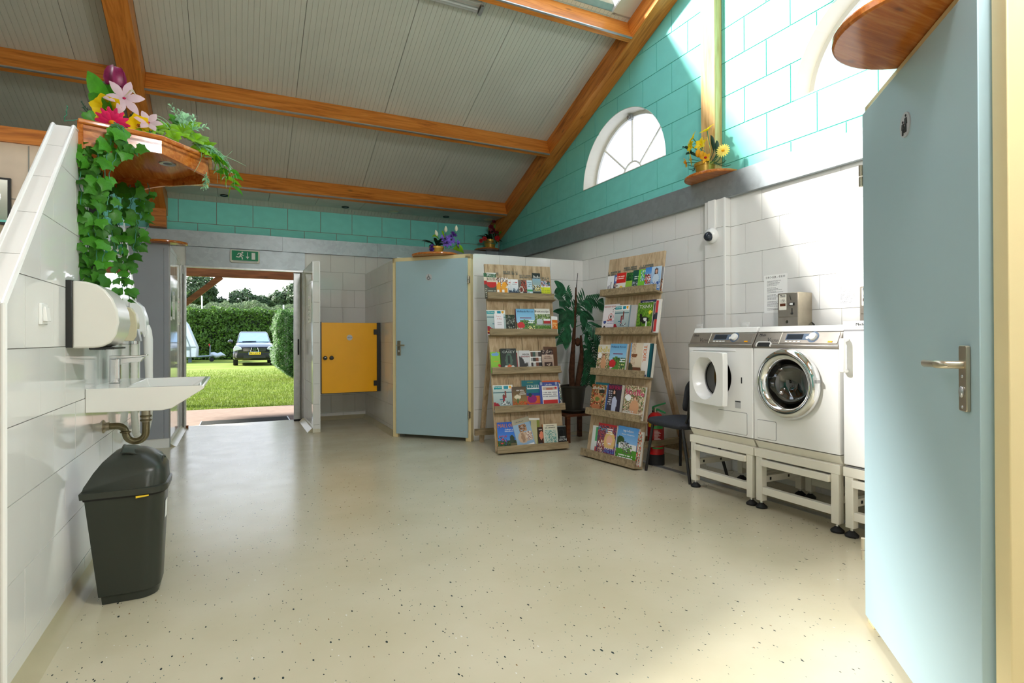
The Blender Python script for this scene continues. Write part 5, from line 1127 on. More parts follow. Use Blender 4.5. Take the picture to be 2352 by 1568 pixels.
obj('drum', MB().lathe([(.165, .0), (.165, -.3), (0, -.3)], 32, T=fr((XF, 3.08, .86), (0, -1, 0), (0, 0, 1), (-1, 0, 0))), 'drum', d_)
obj('type_plate', MB().box((.452, .655, .001), (.50, .705, .0022), TD), 'signgrey', d_); obj('plate_band', MB().box((.452, .697, .0022), (.50, .704, .0028), TD), 'ink', d_)
obj('latch_plate', MB().box((.506, .83, .001), (.513, .872, .004), TD), 'ink', d_)
obj('service_flap', MB().prism(rrect(.298, .477, .552, .626, .008), 2, .0005, .004, TD), 'white', d_); obj('flap_gap', MB().prism(rrect(.295, .474, .555, .629, .01), 2, 0, .001, TD), 'inkg', d_)
# the ajar door: plate with a D-shaped window, a white funnel and dark glass
a = R(11); TDo = fr((XF-.004, y0-.055, 0), (-math.sin(a), -math.cos(a), 0), (0, 0, 1), (-math.cos(a), math.sin(a), 0))
def dshape(k, cx=.192, cz=.855, n=40):
    P = []
    for i in range(n):
        an = 2*PI*i/n; x, z = .150*math.cos(an), .158*math.sin(an); z = min(z, .150-.9*max(0, abs(x)-.11)); P.append((cx+x*k, cz+z*k))
    return P
def ringplate(outer, inner, z0, z1, T):
    n = len(inner); mb = MB(); vs = [(*p, z1) for p in outer]+[(*p, z1) for p in inner]+[(*p, z0) for p in outer]+[(*p, z0) for p in inner]; fs = []
    for i in range(n):
        j = (i+1) % n; fs += [(i, j, n+j, n+i), (2*n+i, 3*n+i, 3*n+j, 2*n+j), (i, 2*n+i, 2*n+j, j)]
    return mb.add(vs, fs, T)
def outer_for(inner, x0, z0, x1, z1, c=(.192, .855), r=.02):
    P = []
    for p in inner:
        dx, dz = p[0]-c[0], p[1]-c[1]; tx = ((x1-c[0]) if dx > 0 else (x0-c[0]))/dx if abs(dx) > 1e-9 else 1e9; tz = ((z1-c[1]) if dz > 0 else (z0-c[1]))/dz if abs(dz) > 1e-9 else 1e9
        m = min(tx, tz); P.append((c[0]+dx*m, c[1]+dz*m))
    for q in ((x0, z0), (x0, z1), (x1, z0), (x1, z1)):
        k = min(range(len(P)), key=lambda i: (P[i][0]-q[0])**2+(P[i][1]-q[1])**2); P[k] = (q[0]+(r*.3 if q[0] == x0 else -r*.3), q[1]+(r*.3 if q[1] == z0 else -r*.3))
    return P
inn = dshape(1); ou = outer_for(inn, 0, .662, .420, 1.048)
dd_ = obj('door', ringplate(ou, inn, .0, .040, TDo), 'white', d_, bevel=.006, angle=30)
mb = MB(); n = len(inn); vs = [(*p, .040) for p in inn]+[(*p, .033) for p in dshape(.95)]+[(*p, -.055) for p in dshape(.78)]; mb.add(vs, [(r_*n+i, r_*n+(i+1) % n, (r_+1)*n+(i+1) % n, (r_+1)*n+i) for r_ in range(2) for i in range(n)], TDo)
obj('door_funnel', mb, 'white', dd_, angle=50)
mb = MB(); mb.add([(*p, -.055) for p in dshape(.80)], [tuple(range(n))], TDo); obj('door_glass', mb, 'dark_glass', dd_)
obj('glass_ring', MB().tube([TDo @ Vector((*p, -.05)) for p in dshape(.79)]+[TDo @ Vector((*dshape(.79)[0], -.05))], .005, 6), 'inkg', dd_)
obj('door_back', MB().lathe([(.172, .0), (.165, -.035), (.14, -.05)], 36, T=TDo @ Matrix.Translation((.20, .855, 0))), 'alu', dd_)
# freezer
t = thing('freezer', 'white upright freezer with a long side handle, half hidden by the open door', 'freezer', (3.45, 1.8, .4))
obj('cabinet', MB().box((3.19, 1.50, .405), (3.75, 2.090, 1.182)), 'white', t, bevel=.004)
obj('door', MB().box((3.148, 1.50, .415), (3.186, 2.090, 1.182)), 'white', t, bevel=.006)
obj('top_cover', MB().box((3.150, 1.50, 1.190), (3.75, 2.092, 1.240)), 'white', t, bevel=.004)
obj('seal', MB().box((3.152, 1.505, 1.180), (3.74, 2.086, 1.192)).box((3.16, 1.505, .402), (3.74, 2.086, .408)), 'inkg', t)
obj('handle', MB().prism([(3.148, .945), (3.105, .945), (3.098, .955), (3.098, 1.13), (3.105, 1.142), (3.148, 1.142), (3.148, 1.125), (3.120, 1.12), (3.120, .967), (3.148, .962)], 1, 2.052, 2.082), 'white', t, bevel=.005)
TFz = fr((3.1495, 2.09, 0), (0, -1, 0), (0, 0, 1), (-1, 0, 0)); mb = MB()
addtext(mb, 'Miele', TFz, .100, 1.221, w=.048, bold=.0008); addtext(mb, 'ELECTRONIC', TFz, .100, 1.205, w=.050); mb.box((.15, 1.212, 0), (.162, 1.222, .0004), TFz); mb.box((.166, 1.212, 0), (.19, 1.222, .0004), TFz)
obj('lettering', mb, 'ink', t)
TFd = fr((3.1475, 2.09, 0), (0, -1, 0), (0, 0, 1), (-1, 0, 0))
p = obj('freezer_notice', MB().box((.115, .90, -.0008), (.33, 1.115, .0008), TFd), 'paper'); tag(p, 'white paper sheet on the freezer front with a large letter V', 'notice')
mb = MB(); F = TFd @ Matrix.Translation((0, 0, .0012))
addtext(mb, 'Vriezer', F, .139, 1.070, h=.032, center=False); addtext(mb, 'Voor', F, .137, 1.043, h=.012, center=False); addtext(mb, 'GEFRIER', F, .136, 1.008, h=.012, center=False); addtext(mb, 'FREEZER', F, .135, .972, h=.012, center=False)
obj('lettering', mb, 'inkg', p)
# coin boxes
def coinbox(ya, label, sfx):
    t = thing('coin_box', label, 'coin box', (3.77, ya-.085, 1.225), group=None); T = fr((3.69, ya, 1.225), (0, -1, 0), (0, 0, 1), (-1, 0, 0)); W = .172; H = .257
    obj('housing', MB().box((3.692, ya-W, 1.225), (3.846, ya, 1.482)), 'steel', t, bevel=.004)
    obj('front_plate', MB().box((.003, .078, 0), (W-.003, H-.003, .004), T), 'inox', t, bevel=.001); obj('cash_door', MB().box((.003, .002, 0), (W-.003, .075, .004), T), 'inox', t, bevel=.001)
    obj('label_plate', MB().prism(rrect(.016, .130, .078, .246, .004), 2, .004, .006, T), 'beigew', t); obj('window', MB().box((.024, .158, .006), (.072, .178, .007), T), 'stool', t)
    mb = MB(); addtext(mb, 'Miele', T @ Matrix.Translation((0, 0, .0065)), .048, .236, w=.046, bold=.0008); addtext(mb, 'PROFESSIONAL', T @ Matrix.Translation((0, 0, .0065)), .048, .224, w=.046)
    for cx, cz in ((.040, .206), (.056, .206), (.034, .195), (.048, .193), (.062, .195)):
        mb.tube([T @ Vector((cx+.007*math.cos(k*PI/6), cz+.007*math.sin(k*PI/6), .0064)) for k in range(13)], .0007, 4)
    obj('lettering', mb, 'ink', t)
    obj('coin_slot', MB().prism([(.106, .235), (.110, .235), (.118, .200), (.114, .200)], 2, .004, .006, T), 'black', t)
    obj('reject_button', MB().box((.100, .160, .004), (.146, .180, .008), T), 'black', t); obj('button_cap', MB().box((.110, .163, .008), (.134, .177, .012), T), 'white', t)
    obj('return_slot', MB().box((.122, .095, .004), (.128, .140, .006), T).ball((.126, .100, .008), (.010, .008, .006), T=T), 'black', t)
    obj('lock', MB().lathe([(0, .008), (.011, .008), (.012, .004)], 20, T=T @ Matrix.Translation((.085, .040, 0))), 'chrome', t)
    obj('cable', MB().tube([(3.84, ya-W, 1.26), (3.838, ya-W-.02, 1.245), (3.82, ya-W-.035, 1.20)], .004, 6), 'black', t)
coinbox(2.960, 'stainless coin box on the wall above the washing machine', 0); coinbox(2.333, 'stainless coin box on the wall behind the freezer, cut off by the door', 1)
TRW = fr((3.85, 0, 0), (0, -1, 0), (-1, 0, 0), (0, 0, 1))
poster('price_notice', 'white paper with dryer instructions left of the coin box above the washer', (-3.215, 1.345), (-3.0, 1.65), TRW, 26, 'DROGER - €4,00')
poster('price_notice', 'white paper with washing machine instructions beside the second coin box', (-2.60, 1.365), (-2.395, 1.66), TRW, 26, 'WASMACHINE - €4,00')
for y, lb in ((3.92, 'white wall socket behind the tumble dryer'), (3.40, 'white wall socket behind the joint of dryer and washer')):
    t = thing('wall_socket', lb, 'socket', (3.85, y, 1.24)); obj('frame', MB().box((3.838, y-.04, 1.195), (3.85, y+.04, 1.275)), 'white', t, bevel=.003); obj('insert', MB().box((3.832, y-.024, 1.21), (3.84, y+.024, 1.26)), 'white', t, bevel=.002)
# dome camera with its cable trunk
t = thing('dome_camera', 'white and black security dome camera on the tiled pilaster', 'camera', (3.776, 3.70, 2.05))
TC = fr((3.779, 3.695, 2.052), (0, -1, 0), Vector((-.25, 0, .97)).normalized(), Vector((-.97, 0, -.25)).normalized())
obj('base', MB().lathe([(0, .0), (.068, 0), (.070, .012), (.062, .036), (.048, .05), (.042, .05), (.040, .045)], 32, T=TC), 'white', t)
obj('dome', MB().lathe([(.043, .045), (.040, .065), (.028, .082), (.014, .090), (0, .092)], 28, T=TC), 'screen', t)
o = obj('cable_trunk', MB().box((3.762, 3.655, 2.105), (3.7805, 3.735, 2.36)), 'white', bevel=.002); tag(o, 'white square cable trunk above the dome camera', 'cable trunk')
# fire extinguisher
ex, ey = 3.425, 4.045
t = thing('fire_extinguisher', 'red fire extinguisher with green levers between rack and chair', 'fire extinguisher', (ex, ey, 0))
TE = Matrix.Translation((ex, ey, 0))
obj('cylinder', MB().lathe([(0, .09), (.074, .09), (.074, .40), (.066, .435), (.045, .46), (.022, .472), (0, .472)], 28, T=TE), 'red', t)
obj('base_ring', MB().lathe([(0, 0.001), (.077, .001), (.077, .095), (.070, .1)], 28, T=TE), 'rubber', t)
lab = MB()
for z0, z1, c in ((.33, .36, (60, 150, 70)), (.345, .40, (220, 180, 40)), (.22, .33, (170, 30, 32)), (.205, .218, (60, 150, 70)), (.15, .165, (60, 150, 70))):
    lab.lathe([(.0746, z0), (.0746, z1)], 10, T=TE, a0=PI*(.95 if c[0] == 220 else 1.15), a1=PI*(1.16 if c[0] == 220 else 1.62), col=srgb(*c))
for k in range(9): lab.lathe([(.075, .31-.011*k), (.075, .316-.011*k)], 6, T=TE, a0=PI*1.22, a1=PI*(1.22+.3*(.5+.5*((k*7) % 5)/5)), col=srgb(226, 200, 200))
obj('label_print', lab, 'print', t, kind='stuff')
obj('valve', MB().tube([(ex, ey, .468), (ex, ey, .512)], .018, 12), 'steel', t)
obj('lever', MB().tube([(ex-.01, ey+.03, .505), (ex, ey-.03, .498), (ex+.01, ey-.12, .478)], [.012, .011, .008], 8, flat=.5), 'greenp', t); obj('lever', MB().tube([(ex-.01, ey+.03, .515), (ex, ey-.03, .538), (ex+.01, ey-.12, .566)], [.012, .011, .008], 8, flat=.5), 'greenp', t)
obj('nozzle_hose', MB().tube([(ex, ey+.02, .495), (ex+.03, ey+.07, .48), (ex+.04, ey+.085, .40), (ex+.035, ey+.082, .2)], .010, 8), 'black', t)
# chair
t = thing('side_chair', 'charcoal upholstered side chair with black tube legs beside the dryer', 'chair', (3.38, 3.64, 0))
seat = MB(); ring = []
for k, (z, s) in enumerate(((.408, .80), (.420, .95), (.445, 1.0), (.466, .93), (.476, .6), (.478, .15))):
    ring.append([(3.375+.235*s*math.copysign(abs(math.cos(2*PI*i/32))**.45, math.cos(2*PI*i/32)), 3.645+.245*s*math.copysign(abs(math.sin(2*PI*i/32))**.45, math.sin(2*PI*i/32)), z) for i in range(32)])
obj('seat', loft(ring, seat), 'dark', t, angle=70)
for p, q in (((3.181, 3.885, .0), (3.215, 3.83, .43)), ((3.575, 3.892, 0), (3.52, 3.83, .43)), ((3.186, 3.36, 0), (3.20, 3.46, .43)), ((3.60, 3.37, 0), (3.54, 3.47, .43))): obj('leg', MB().tube([p, q], .0125, 10), 'black', t)
for x in (3.215, 3.53): obj('back_post', MB().tube([(x, 3.46, .42), (x, 3.41, .52), (x, 3.37, .80)], .011, 10), 'black', t)
br = MB(); ring = []
for k, (dy, s) in enumerate(((-.024, .7), (-.02, .92), (0, 1), (.02, .92), (.024, .7))):
    ring.append([(3.375+.205*s*math.copysign(abs(math.cos(2*PI*i/28))**.5, math.cos(2*PI*i/28)), 3.405+dy-.07*math.sin(2*PI*i/28)*s, .70+.15*s*math.copysign(abs(math.sin(2*PI*i/28))**.5, math.sin(2*PI*i/28))) for i in range(28)])
obj('backrest', loft(ring, br), 'dark', t, angle=70)
# stool and palm
sx_, sy_ = 3.42, 5.44
t = thing('plant_stool', 'dark brown wooden stool carrying the potted palm', 'stool', (sx_, sy_, 0))
obj('stool_top', MB().prism(rrect(sx_-.19, sy_-.17, sx_+.22, sy_+.19, .03), 2, .285, .312), 'stool', t, bevel=.004)
for x, y in ((-.16, -.14), (.18, -.14), (.18, .15), (-.16, .15)): obj('leg', MB().prism([(sx_+x-.022, sy_+y-.022), (sx_+x+.022, sy_+y-.022), (sx_+x+.022, sy_+y+.022), (sx_+x-.022, sy_+y+.022)], 2, 0, .285), 'stool', t)
t = thing('potted_palm', 'artificial palm in a dark pot between the two magazine racks', 'plant', (sx_, sy_, .312))
TPp = Matrix.Translation((sx_, sy_, .312))
obj('saucer', MB().lathe([(0, .0), (.13, .0), (.155, .03), (.15, .034), (.125, .012), (0, .012)], 28, T=TPp), 'pot_dark', t)
obj('pot', MB().lathe([(0, .013), (.105, .013), (.14, .28), (.15, .285), (.152, .305), (.138, .305), (.136, .27), (0, .265)], 32, T=TPp), 'pot_dark', t)
pp = lambda px, py, dy=0: at(px, py, sy_+dy)
obj('trunk', MB().tube([pp(1314, 890), pp(1313, 850), pp(1317, 790), pp(1320, 740), pp(1322, 700), pp(1323, 660)], [.032, .034, .022, .016, .013, .009], 10), 'trunk', t)
obj('trunk', MB().tube([pp(1325, 890), pp(1333, 845), pp(1336, 810), pp(1334, 770)], [.030, .036, .022, .012], 10), 'trunk', t)
obj('centre_spike', MB().tube([pp(1322, 690), pp(1324, 660), pp(1327, 627)], [.006, .005, .003], 6), 'rubber', t)
obj('fibre', MB().ball(pp(1327, 785), (.035, .03, .05), 10, 6), 'trunk', t)
def frond(pts, ln, n=17, drop=.35):
    P0 = [pp(*q) for q in pts]; P = []
    for i in range(len(P0)-1):
        for k in range(6): P.append(P0[i].lerp(P0[i+1], k/6))
    P.append(P0[-1]); m = len(P)-1; mb = MB().tube(P, [.0045*(1-.7*i/m) for i in range(m+1)], 5)
    for i in range(n):
        x = .22+.78*(i+.3)/n; k = min(m-1, int(x*m)); p = P[k].lerp(P[k+1], x*m-k); d = (P[k+1]-P[k]).normalized(); sd = d.cross(Vector((0, -1, .25))).normalized(); l = ln*(math.sin(PI*min(1, .25+.8*(1-x)))+.15)
        for s in (-1, 1): v = (sd*s+d*.65+Vector((0, 0, -drop))).normalized(); leaf(mb, p, p+v*l, .0095, d, (0, 0, .012), .35, [.4, .9, 1, .8, .1])
    obj('frond', mb, 'palm', t, angle=70)
for pts, ln in ((((1322, 705), (1300, 668), (1280, 660)), .10), (((1322, 715), (1298, 690), (1283, 690, -.1)), .10), (((1322, 720), (1340, 690), (1372, 690), (1388, 700)), .11), (((1322, 740), (1315, 715), (1345, 685), (1362, 705)), .12), (((1322, 745), (1300, 735), (1286, 775)), .13), (((1322, 720), (1300, 715), (1284, 722)), .09), (((1323, 735), (1318, 720), (1308, 738)), .10), (((1323, 750), (1345, 740), (1372, 758, -.1), (1382, 790, -.1)), .14), (((1328, 780), (1345, 760), (1362, 790), (1366, 840)), .15), (((1328, 790), (1350, 780), (1370, 820, .1), (1372, 870, .1)), .15), (((1326, 785), (1340, 800), (1350, 850), (1352, 885)), .14), (((1334, 800), (1350, 815), (1358, 870)), .13), (((1322, 730), (1335, 715), (1350, 735)), .12), (((1318, 760), (1306, 760), (1292, 790)), .10)):
    frond(pts, ln)
# ------------------------------------------------------------------ pallet-wood magazine racks
def rack(bl, d, lean, label, lip_s, plank_s, leg_l, name='magazine_rack'):
    d = Vector(d).normalized(); p = Vector((-d.y, d.x, 0)); up = p*math.sin(lean)+Z*math.cos(lean); back = d.cross(up)*-1
    T = fr(bl, d, back, up)                       # s along, y to the back, h up the panel
    t = thing(name, label, 'magazine rack', bl)
    rn = random.Random(int(bl[1]*100))
    for a, b in zip(plank_s[:-1], plank_s[1:]): obj('plank', MB().box((a+.002, rn.uniform(0, .003), rn.uniform(0, .006)), (b-.002, .022, 1.60+rn.uniform(-.004, 0)), T), 'pallet', t, bevel=.002)
    hs = [plank_s[0]+(plank_s[-1]-plank_s[0])*k/7 for k in range(8)]
    for a, b in zip(hs[:-1], hs[1:]): obj('header_slat', MB().box((a+.001, rn.uniform(-.004, 0), 1.605), (b-.001, .022, 1.972), T), 'pallet', t, bevel=.0015)
    for h in (.0, .396, .786, 1.185, 1.570):
        obj('ledge', MB().box((lip_s[0]+.02, -.085, h), (lip_s[1]-.0, 0, h+.018), T), 'pallet_x', t, bevel=.002)
        obj('lip', MB().box((lip_s[0], -.105, h+rn.uniform(-.003, .003)), (lip_s[1]-.03*rn.random(), -.085, h+.068), T), 'pallet_x', t, bevel=.003)
    for s in (plank_s[0]+.03, plank_s[-1]-.07):
        q = T @ Vector((s, .024, 1.30)); e = Vector((q.x, q.y, 0))+p*leg_l[0]-p*(p.dot(Vector((q.x, q.y, 0))-Vector(bl)))
        e.z = 0; u = (e-q).normalized(); L_ = (e-q).length; TL = fr(q, d, u.cross(d)*-1 if False else d.cross(u)*-1, u)
        obj('back_leg', MB().box((-.0, -.022, 0), (.045, .022, L_-.01), TL), 'pallet', t)
    f0 = Vector(bl)+p*.22; 
    obj('cross_bar', MB().box((plank_s[0]-.06, leg_l[0]-.13, .10), (plank_s[-1]+.04, leg_l[0]-.10, .17), fr(bl, d, p, Z)), 'pallet_x', t)
    obj('side_bar', MB().box((plank_s[-1]-.02, .04, .18), (plank_s[-1]+.02, leg_l[0]-.1, .23), fr(bl, d, p, Z)), 'pallet_x', t)
    mb = MB()
    for s0, s1, z0, z1 in leg_l[1]:
        n = int((s1-s0)/.012)
        for k in range(n):
            for j in range(2):
                if rn.random() < .86: mb.box((s0+k*.012, -.0075, z0+j*(z1-z0)/2), (s0+k*.012+.009*rn.uniform(.5, 1), -.004, z0+(j+.8)*(z1-z0)/2), T)
    obj('stencil_strip', mb, 'stripe', t, kind='stuff')
    return t, T
RK1, T1 = rack((2.336, 5.131, 0), (math.cos(-.09), math.sin(-.09), 0), R(10.5), 'pallet-wood magazine rack by the blue cubicle door, facing the camera', (-.035, .745), [-.018, .165, .350, .535, .745], (.64, [(.19, .36, 1.865, 1.905), (.375, .545, 1.83, 1.87), (.63, .73, 1.815, 1.85), (.09, .14, 1.85, 1.885)]))
RK2, T2r = rack((3.095, 4.69, 0), (.114, -.9935, 0), R(9.5), 'pallet-wood magazine rack along the right wall beside the black chair', (.03, .765), [.0, .185, .37, .555, .735], (.66, [(.01, .20, 1.80, 1.845), (.23, .42, 1.83, 1.87), (.44, .62, 1.83, 1.865)]))
HL = [1.588, 1.203, .804, .414, .018]
def mixc(a, b, t): return tuple(a[i]+(b[i]-a[i])*t for i in range(3))
def cover(mb, T, s0, s1, h0, h1, y, ops, nx, nz, rn):
    """printed front: cells of colour"""
    for i in range(nx):
        for j in range(nz):
            u, v = (i+.5)/nx, (j+.5)/nz; c = (200, 200, 200)
            for o in ops:
                k = o[0]
                if k == 'g': c = mixc(o[2], o[1], v)
                elif k == 'r':
                    if o[1] <= u <= o[3] and o[2] <= v <= o[4]: c = o[5]
                elif k == 'e':
                    if ((u-o[1])/o[3])**2+((v-o[2])/o[4])**2 <= 1: c = o[5]
                elif k == 'n':
                    if o[1] <= u <= o[3] and o[2] <= v <= o[4] and rn.random() < o[6]: c = rn.choice(o[5])
                elif k == 't':                  # rows of small print
                    if o[1] <= u <= o[3] and o[2] <= v <= o[4] and j % 2 == 0 and rn.random() < .8: c = o[5]
                elif k == 'w':                  # water or hills: sine edge
                    if v < o[1]+o[2]*math.sin(u*o[3]+o[1]*20): c = o[4]
            a, b = s0+(s1-s0)*i/nx, s0+(s1-s0)*(i+1)/nx; d, e = h0+(h1-h0)*j/nz, h0+(h1-h0)*(j+1)/nz
            mb.add([(a, y, d), (b, y, d), (b, y, e), (a, y, e)], [(0, 1, 2, 3)], T, srgb(*c))
CW = lambda *c: c
WH, BK, RD, BL, GN, YL = (244, 244, 242), (26, 26, 28), (200, 34, 40), (40, 90, 190), (70, 150, 50), (240, 210, 40)
def item(T, row, s0, s1, htop, name, cat, label, ops, texts=(), th=.006, out=.012, spine=None, tilt=0, group=None):
    h0 = HL[row]+.001; h1 = htop; cs = (s0+s1)/2
    TT = T @ Matrix.Translation((cs, 0, h0)) @ Matrix.Rotation(tilt, 4, 'Y') @ Matrix.Translation((-cs, 0, -h0))
    if tilt: TT = TT @ Matrix.Translation((0, 0, abs(math.sin(tilt))*(s1-s0)/2))
    o = obj(name, MB().box((s0, -out-th, h0), (s1, -out, h1), TT), 'page'); tag(o, label, cat, group)
    ROOTM[o.name] = Matrix.Identity(4)
    rn = random.Random(int(s0*1000)+row*77+int(htop*999)); nx = max(8, int((s1-s0)/.008)); nz = max(12, int((h1-h0)/.010))
    mb = MB(); cover(mb, TT, s0, s1, h0, h1, -out-th-.0006, ops, nx, nz, rn)
    if spine: mb.add([(s0-.0006, -out, h0), (s0-.0006, -out-th, h0), (s0-.0006, -out-th, h1), (s0-.0006, -out, h1)], [(0, 1, 2, 3)], TT, srgb(*spine))
    obj('cover_print', mb, 'print', o, angle=0)
    if texts:
        tm = MB(); F = TT @ fr((s0, -out-th-.0012, h0), (1, 0, 0), (0, 0, 1)); W, H = s1-s0, h1-h0
        for tx in texts:
            s, u, v, w, h, c = tx[:6]; G = F
            if len(tx) > 6: G = F @ Matrix.Translation((u*W, v*H, 0)) @ Matrix.Rotation(R(tx[6]), 4, 'Z') @ Matrix.Translation((-u*W, -v*H, 0)); addtext(tm, s, G, u*W, v*H, w=w*H, h=h*W, col=srgb(*c), bold=.0008)
            else: addtext(tm, s, G, u*W, v*H, w=w*W, h=h*H, col=srgb(*c), bold=.0006)
        obj('cover_lettering', tm, 'print', o, angle=0)
    return o
strand = [('g', (196, 214, 214), (150, 170, 172)), ('r', 0, .83, 1, 1, WH), ('r', .02, .86, .45, .98, (40, 160, 170)), ('r', .55, .86, .75, .97, (20, 150, 180)), ('e', .86, .91, .07, .05, (250, 180, 30)), ('r', .0, .70, 1, .73, (80, 120, 130)), ('e', .62, .74, .05, .035, (120, 60, 50)), ('r', .57, .50, .66, .72, (130, 64, 56)), ('e', .52, .60, .05, .035, (90, 50, 40)), ('r', .47, .34, .56, .58, (150, 40, 50)), ('r', .30, .42, .5, .46, (50, 110, 140)), ('n', .4, .25, .85, .38, [(60, 60, 66), WH, (110, 120, 124)], .6), ('e', .02, .12, .3, .22, (160, 20, 40)), ('r', .02, .10, .48, .17, (250, 190, 60)), ('r', 0, 0, .14, .05, WH)]
holl = [('g', (110, 180, 230), (210, 230, 240)), ('w', .52, .06, 9, (90, 140, 60)), ('n', .2, .3, 1, .56, [(70, 120, 50), (110, 150, 70), (60, 90, 50), (40, 70, 50)], .8), ('r', .2, .64, .8, .68, (130, 50, 90)), ('e', .22, .36, .20, .13, (210, 40, 50)), ('n', .0, .0, .3, .25, [(250, 230, 240), (230, 150, 180), (90, 140, 60)], .8), ('e', .45, .08, .30, .14, (80, 180, 50)), ('n', .6, .12, .95, .35, [(40, 80, 50), (250, 240, 160), (60, 90, 70)], .7), ('e', .9, .05, .07, .05, WH), ('t', .6, .42, .95, .56, WH)]
photo = lambda *cs: [('n', 0, 0, 1, 1, list(cs), 1)]
libelle = [('n', 0, 0, 1, 1, [(210, 190, 150), (180, 150, 120), (90, 120, 60), (230, 220, 200), (140, 100, 80)], 1), ('e', .55, .62, .10, .07, (120, 70, 40)), ('e', .55, .60, .07, .05, (230, 190, 160)), ('e', .55, .35, .22, .22, (214, 160, 120)), ('e', .2, .62, .16, .10, WH), ('r', 0, .0, .9, .16, (240, 232, 220)), ('t', .04, .02, .8, .15, (90, 40, 50))]
I = item
# rack by the blue door, top ledge
I(T1, 0, -.035, .060, 1.868, 'brochure', 'brochure', 'narrow route brochure with green heading, leftmost on the top ledge of the near rack', [('r', 0, 0, 1, 1, (90, 88, 78)), ('r', 0, .86, 1, 1, (60, 110, 80)), ('r', 0, .70, 1, .86, (230, 220, 200)), ('r', 0, .55, 1, .70, (190, 40, 44)), ('t', .1, .05, .9, .45, (180, 178, 160))], [('M', .5, .92, .4, .08, WH)], th=.004, out=.006)
I(T1, 0, -.006, .098, 1.872, 'brochure', 'brochure', 'narrow brochure with M.U.Z ROUTE heading and a red arrow band', [('r', 0, 0, 1, 1, (84, 84, 76)), ('r', 0, .97, 1, 1, WH), ('r', 0, .83, 1, .97, (52, 104, 72)), ('r', 0, .66, 1, .83, (226, 214, 196)), ('r', 0, .50, 1, .66, (196, 36, 40)), ('e', .5, .5, .4, .07, (196, 36, 40)), ('t', .1, .04, .9, .36, (176, 174, 158))], [('M.U.Z', .5, .90, .8, .09, WH), ('ROUTE', .5, .75, .86, .11, (90, 40, 40))], th=.004, out=.014)
for a, b, o_, lb in ((.097, .172, .006, 'orange and white brochure with small portraits, the one behind'), (.150, .229, .014, 'orange and white brochure with small portraits, in front of its twin')):
    I(T1, 0, a, b, 1.824, 'brochure', 'brochure', lb, [('r', 0, 0, 1, 1, (238, 232, 226)), ('n', 0, .62, 1, 1, [(60, 50, 48), (220, 180, 150), (240, 240, 240), (150, 90, 70)], .8), ('e', .5, .66, .34, .14, (246, 166, 40)), ('r', .05, .2, .9, .5, (240, 160, 40)), ('e', .3, .55, .3, .1, (244, 170, 50)), ('r', .1, .26, .45, .42, (250, 244, 236)), ('n', 0, 0, 1, .14, [(90, 80, 80), (200, 190, 180)], .8)], th=.003, out=o_)
for a, b, o_, lb in ((.205, .270, .006, 'white brochure with a dark snowy mountain, left copy'), (.262, .347, .012, 'white brochure with a dark snowy mountain, right copy')):
    I(T1, 0, a, b, 1.810, 'brochure', 'brochure', lb, [('g', (244, 244, 246), (190, 200, 214)), ('w', .48, .07, 11, (110, 124, 140)), ('w', .40, .05, 17, (44, 50, 78)), ('t', .2, .75, .8, .88, (190, 190, 200)), ('r', .6, .84, .9, .88, (210, 60, 60)), ('e', .88, .08, .1, .09, WH)], th=.003, out=o_)
I(T1, 0, .350, .447, 1.806, 'brochure', 'brochure', 'dark brochure with food in a round bowl', [('g', (120, 110, 106), (40, 30, 30)), ('n', .3, .4, 1, 1, [(150, 50, 40), (90, 60, 50), (190, 90, 70), (60, 30, 30)], .9), ('e', .32, .5, .26, .17, (220, 210, 200)), ('e', .32, .5, .2, .13, (120, 40, 30)), ('r', 0, 0, 1, .25, (34, 26, 26)), ('t', .1, .04, .9, .22, (190, 180, 170))], th=.004, out=.010)
I(T1, 0, .449, .513, 1.806, 'brochure', 'brochure', 'pale blue and green brochure beside the bowl brochure', [('g', (206, 226, 238), (190, 216, 232)), ('r', 0, .42, 1, .52, (70, 170, 110)), ('n', 0, 0, 1, .4, [(220, 230, 234), (150, 190, 190), (120, 130, 130)], .8), ('t', .1, .6, .9, .9, (130, 160, 180))], th=.003, out=.008)
I(T1, 0, .517, .613, 1.888, 'brochure', 'brochure', 'tall black-topped brochure with white Belle heading', [('r', 0, 0, 1, 1, (40, 40, 42)), ('g', (120, 170, 210), (200, 180, 130)), ('r', 0, .78, 1, 1, (24, 24, 26)), ('n', 0, .35, 1, .55, [(220, 190, 70), (90, 110, 120), (230, 230, 220), (60, 60, 60)], .9), ('r', 0, 0, 1, .32, (46, 48, 50)), ('t', .1, .03, .9, .28, (120, 120, 122))], [('Belle', .55, .86, .8, .10, WH)], th=.004, out=.012)
for a, b, o_, lb in ((.610, .665, .006, 'acid yellow brochure with a small photo, partly covered'), (.645, .722, .012, 'acid yellow brochure with a roof photo, rightmost on the top ledge')):
    I(T1, 0, a, b, 1.805, 'brochure', 'brochure', lb, [('r', 0, 0, 1, .66, (214, 220, 20)), ('n', 0, .70, 1, 1, [(90, 130, 180), (180, 90, 70), (60, 80, 60), (220, 220, 230)], 1), ('r', 0, .66, 1, .72, WH), ('t', .15, .1, .85, .5, (180, 190, 40)), ('r', .1, 0, .9, .06, WH)], th=.003, out=o_)
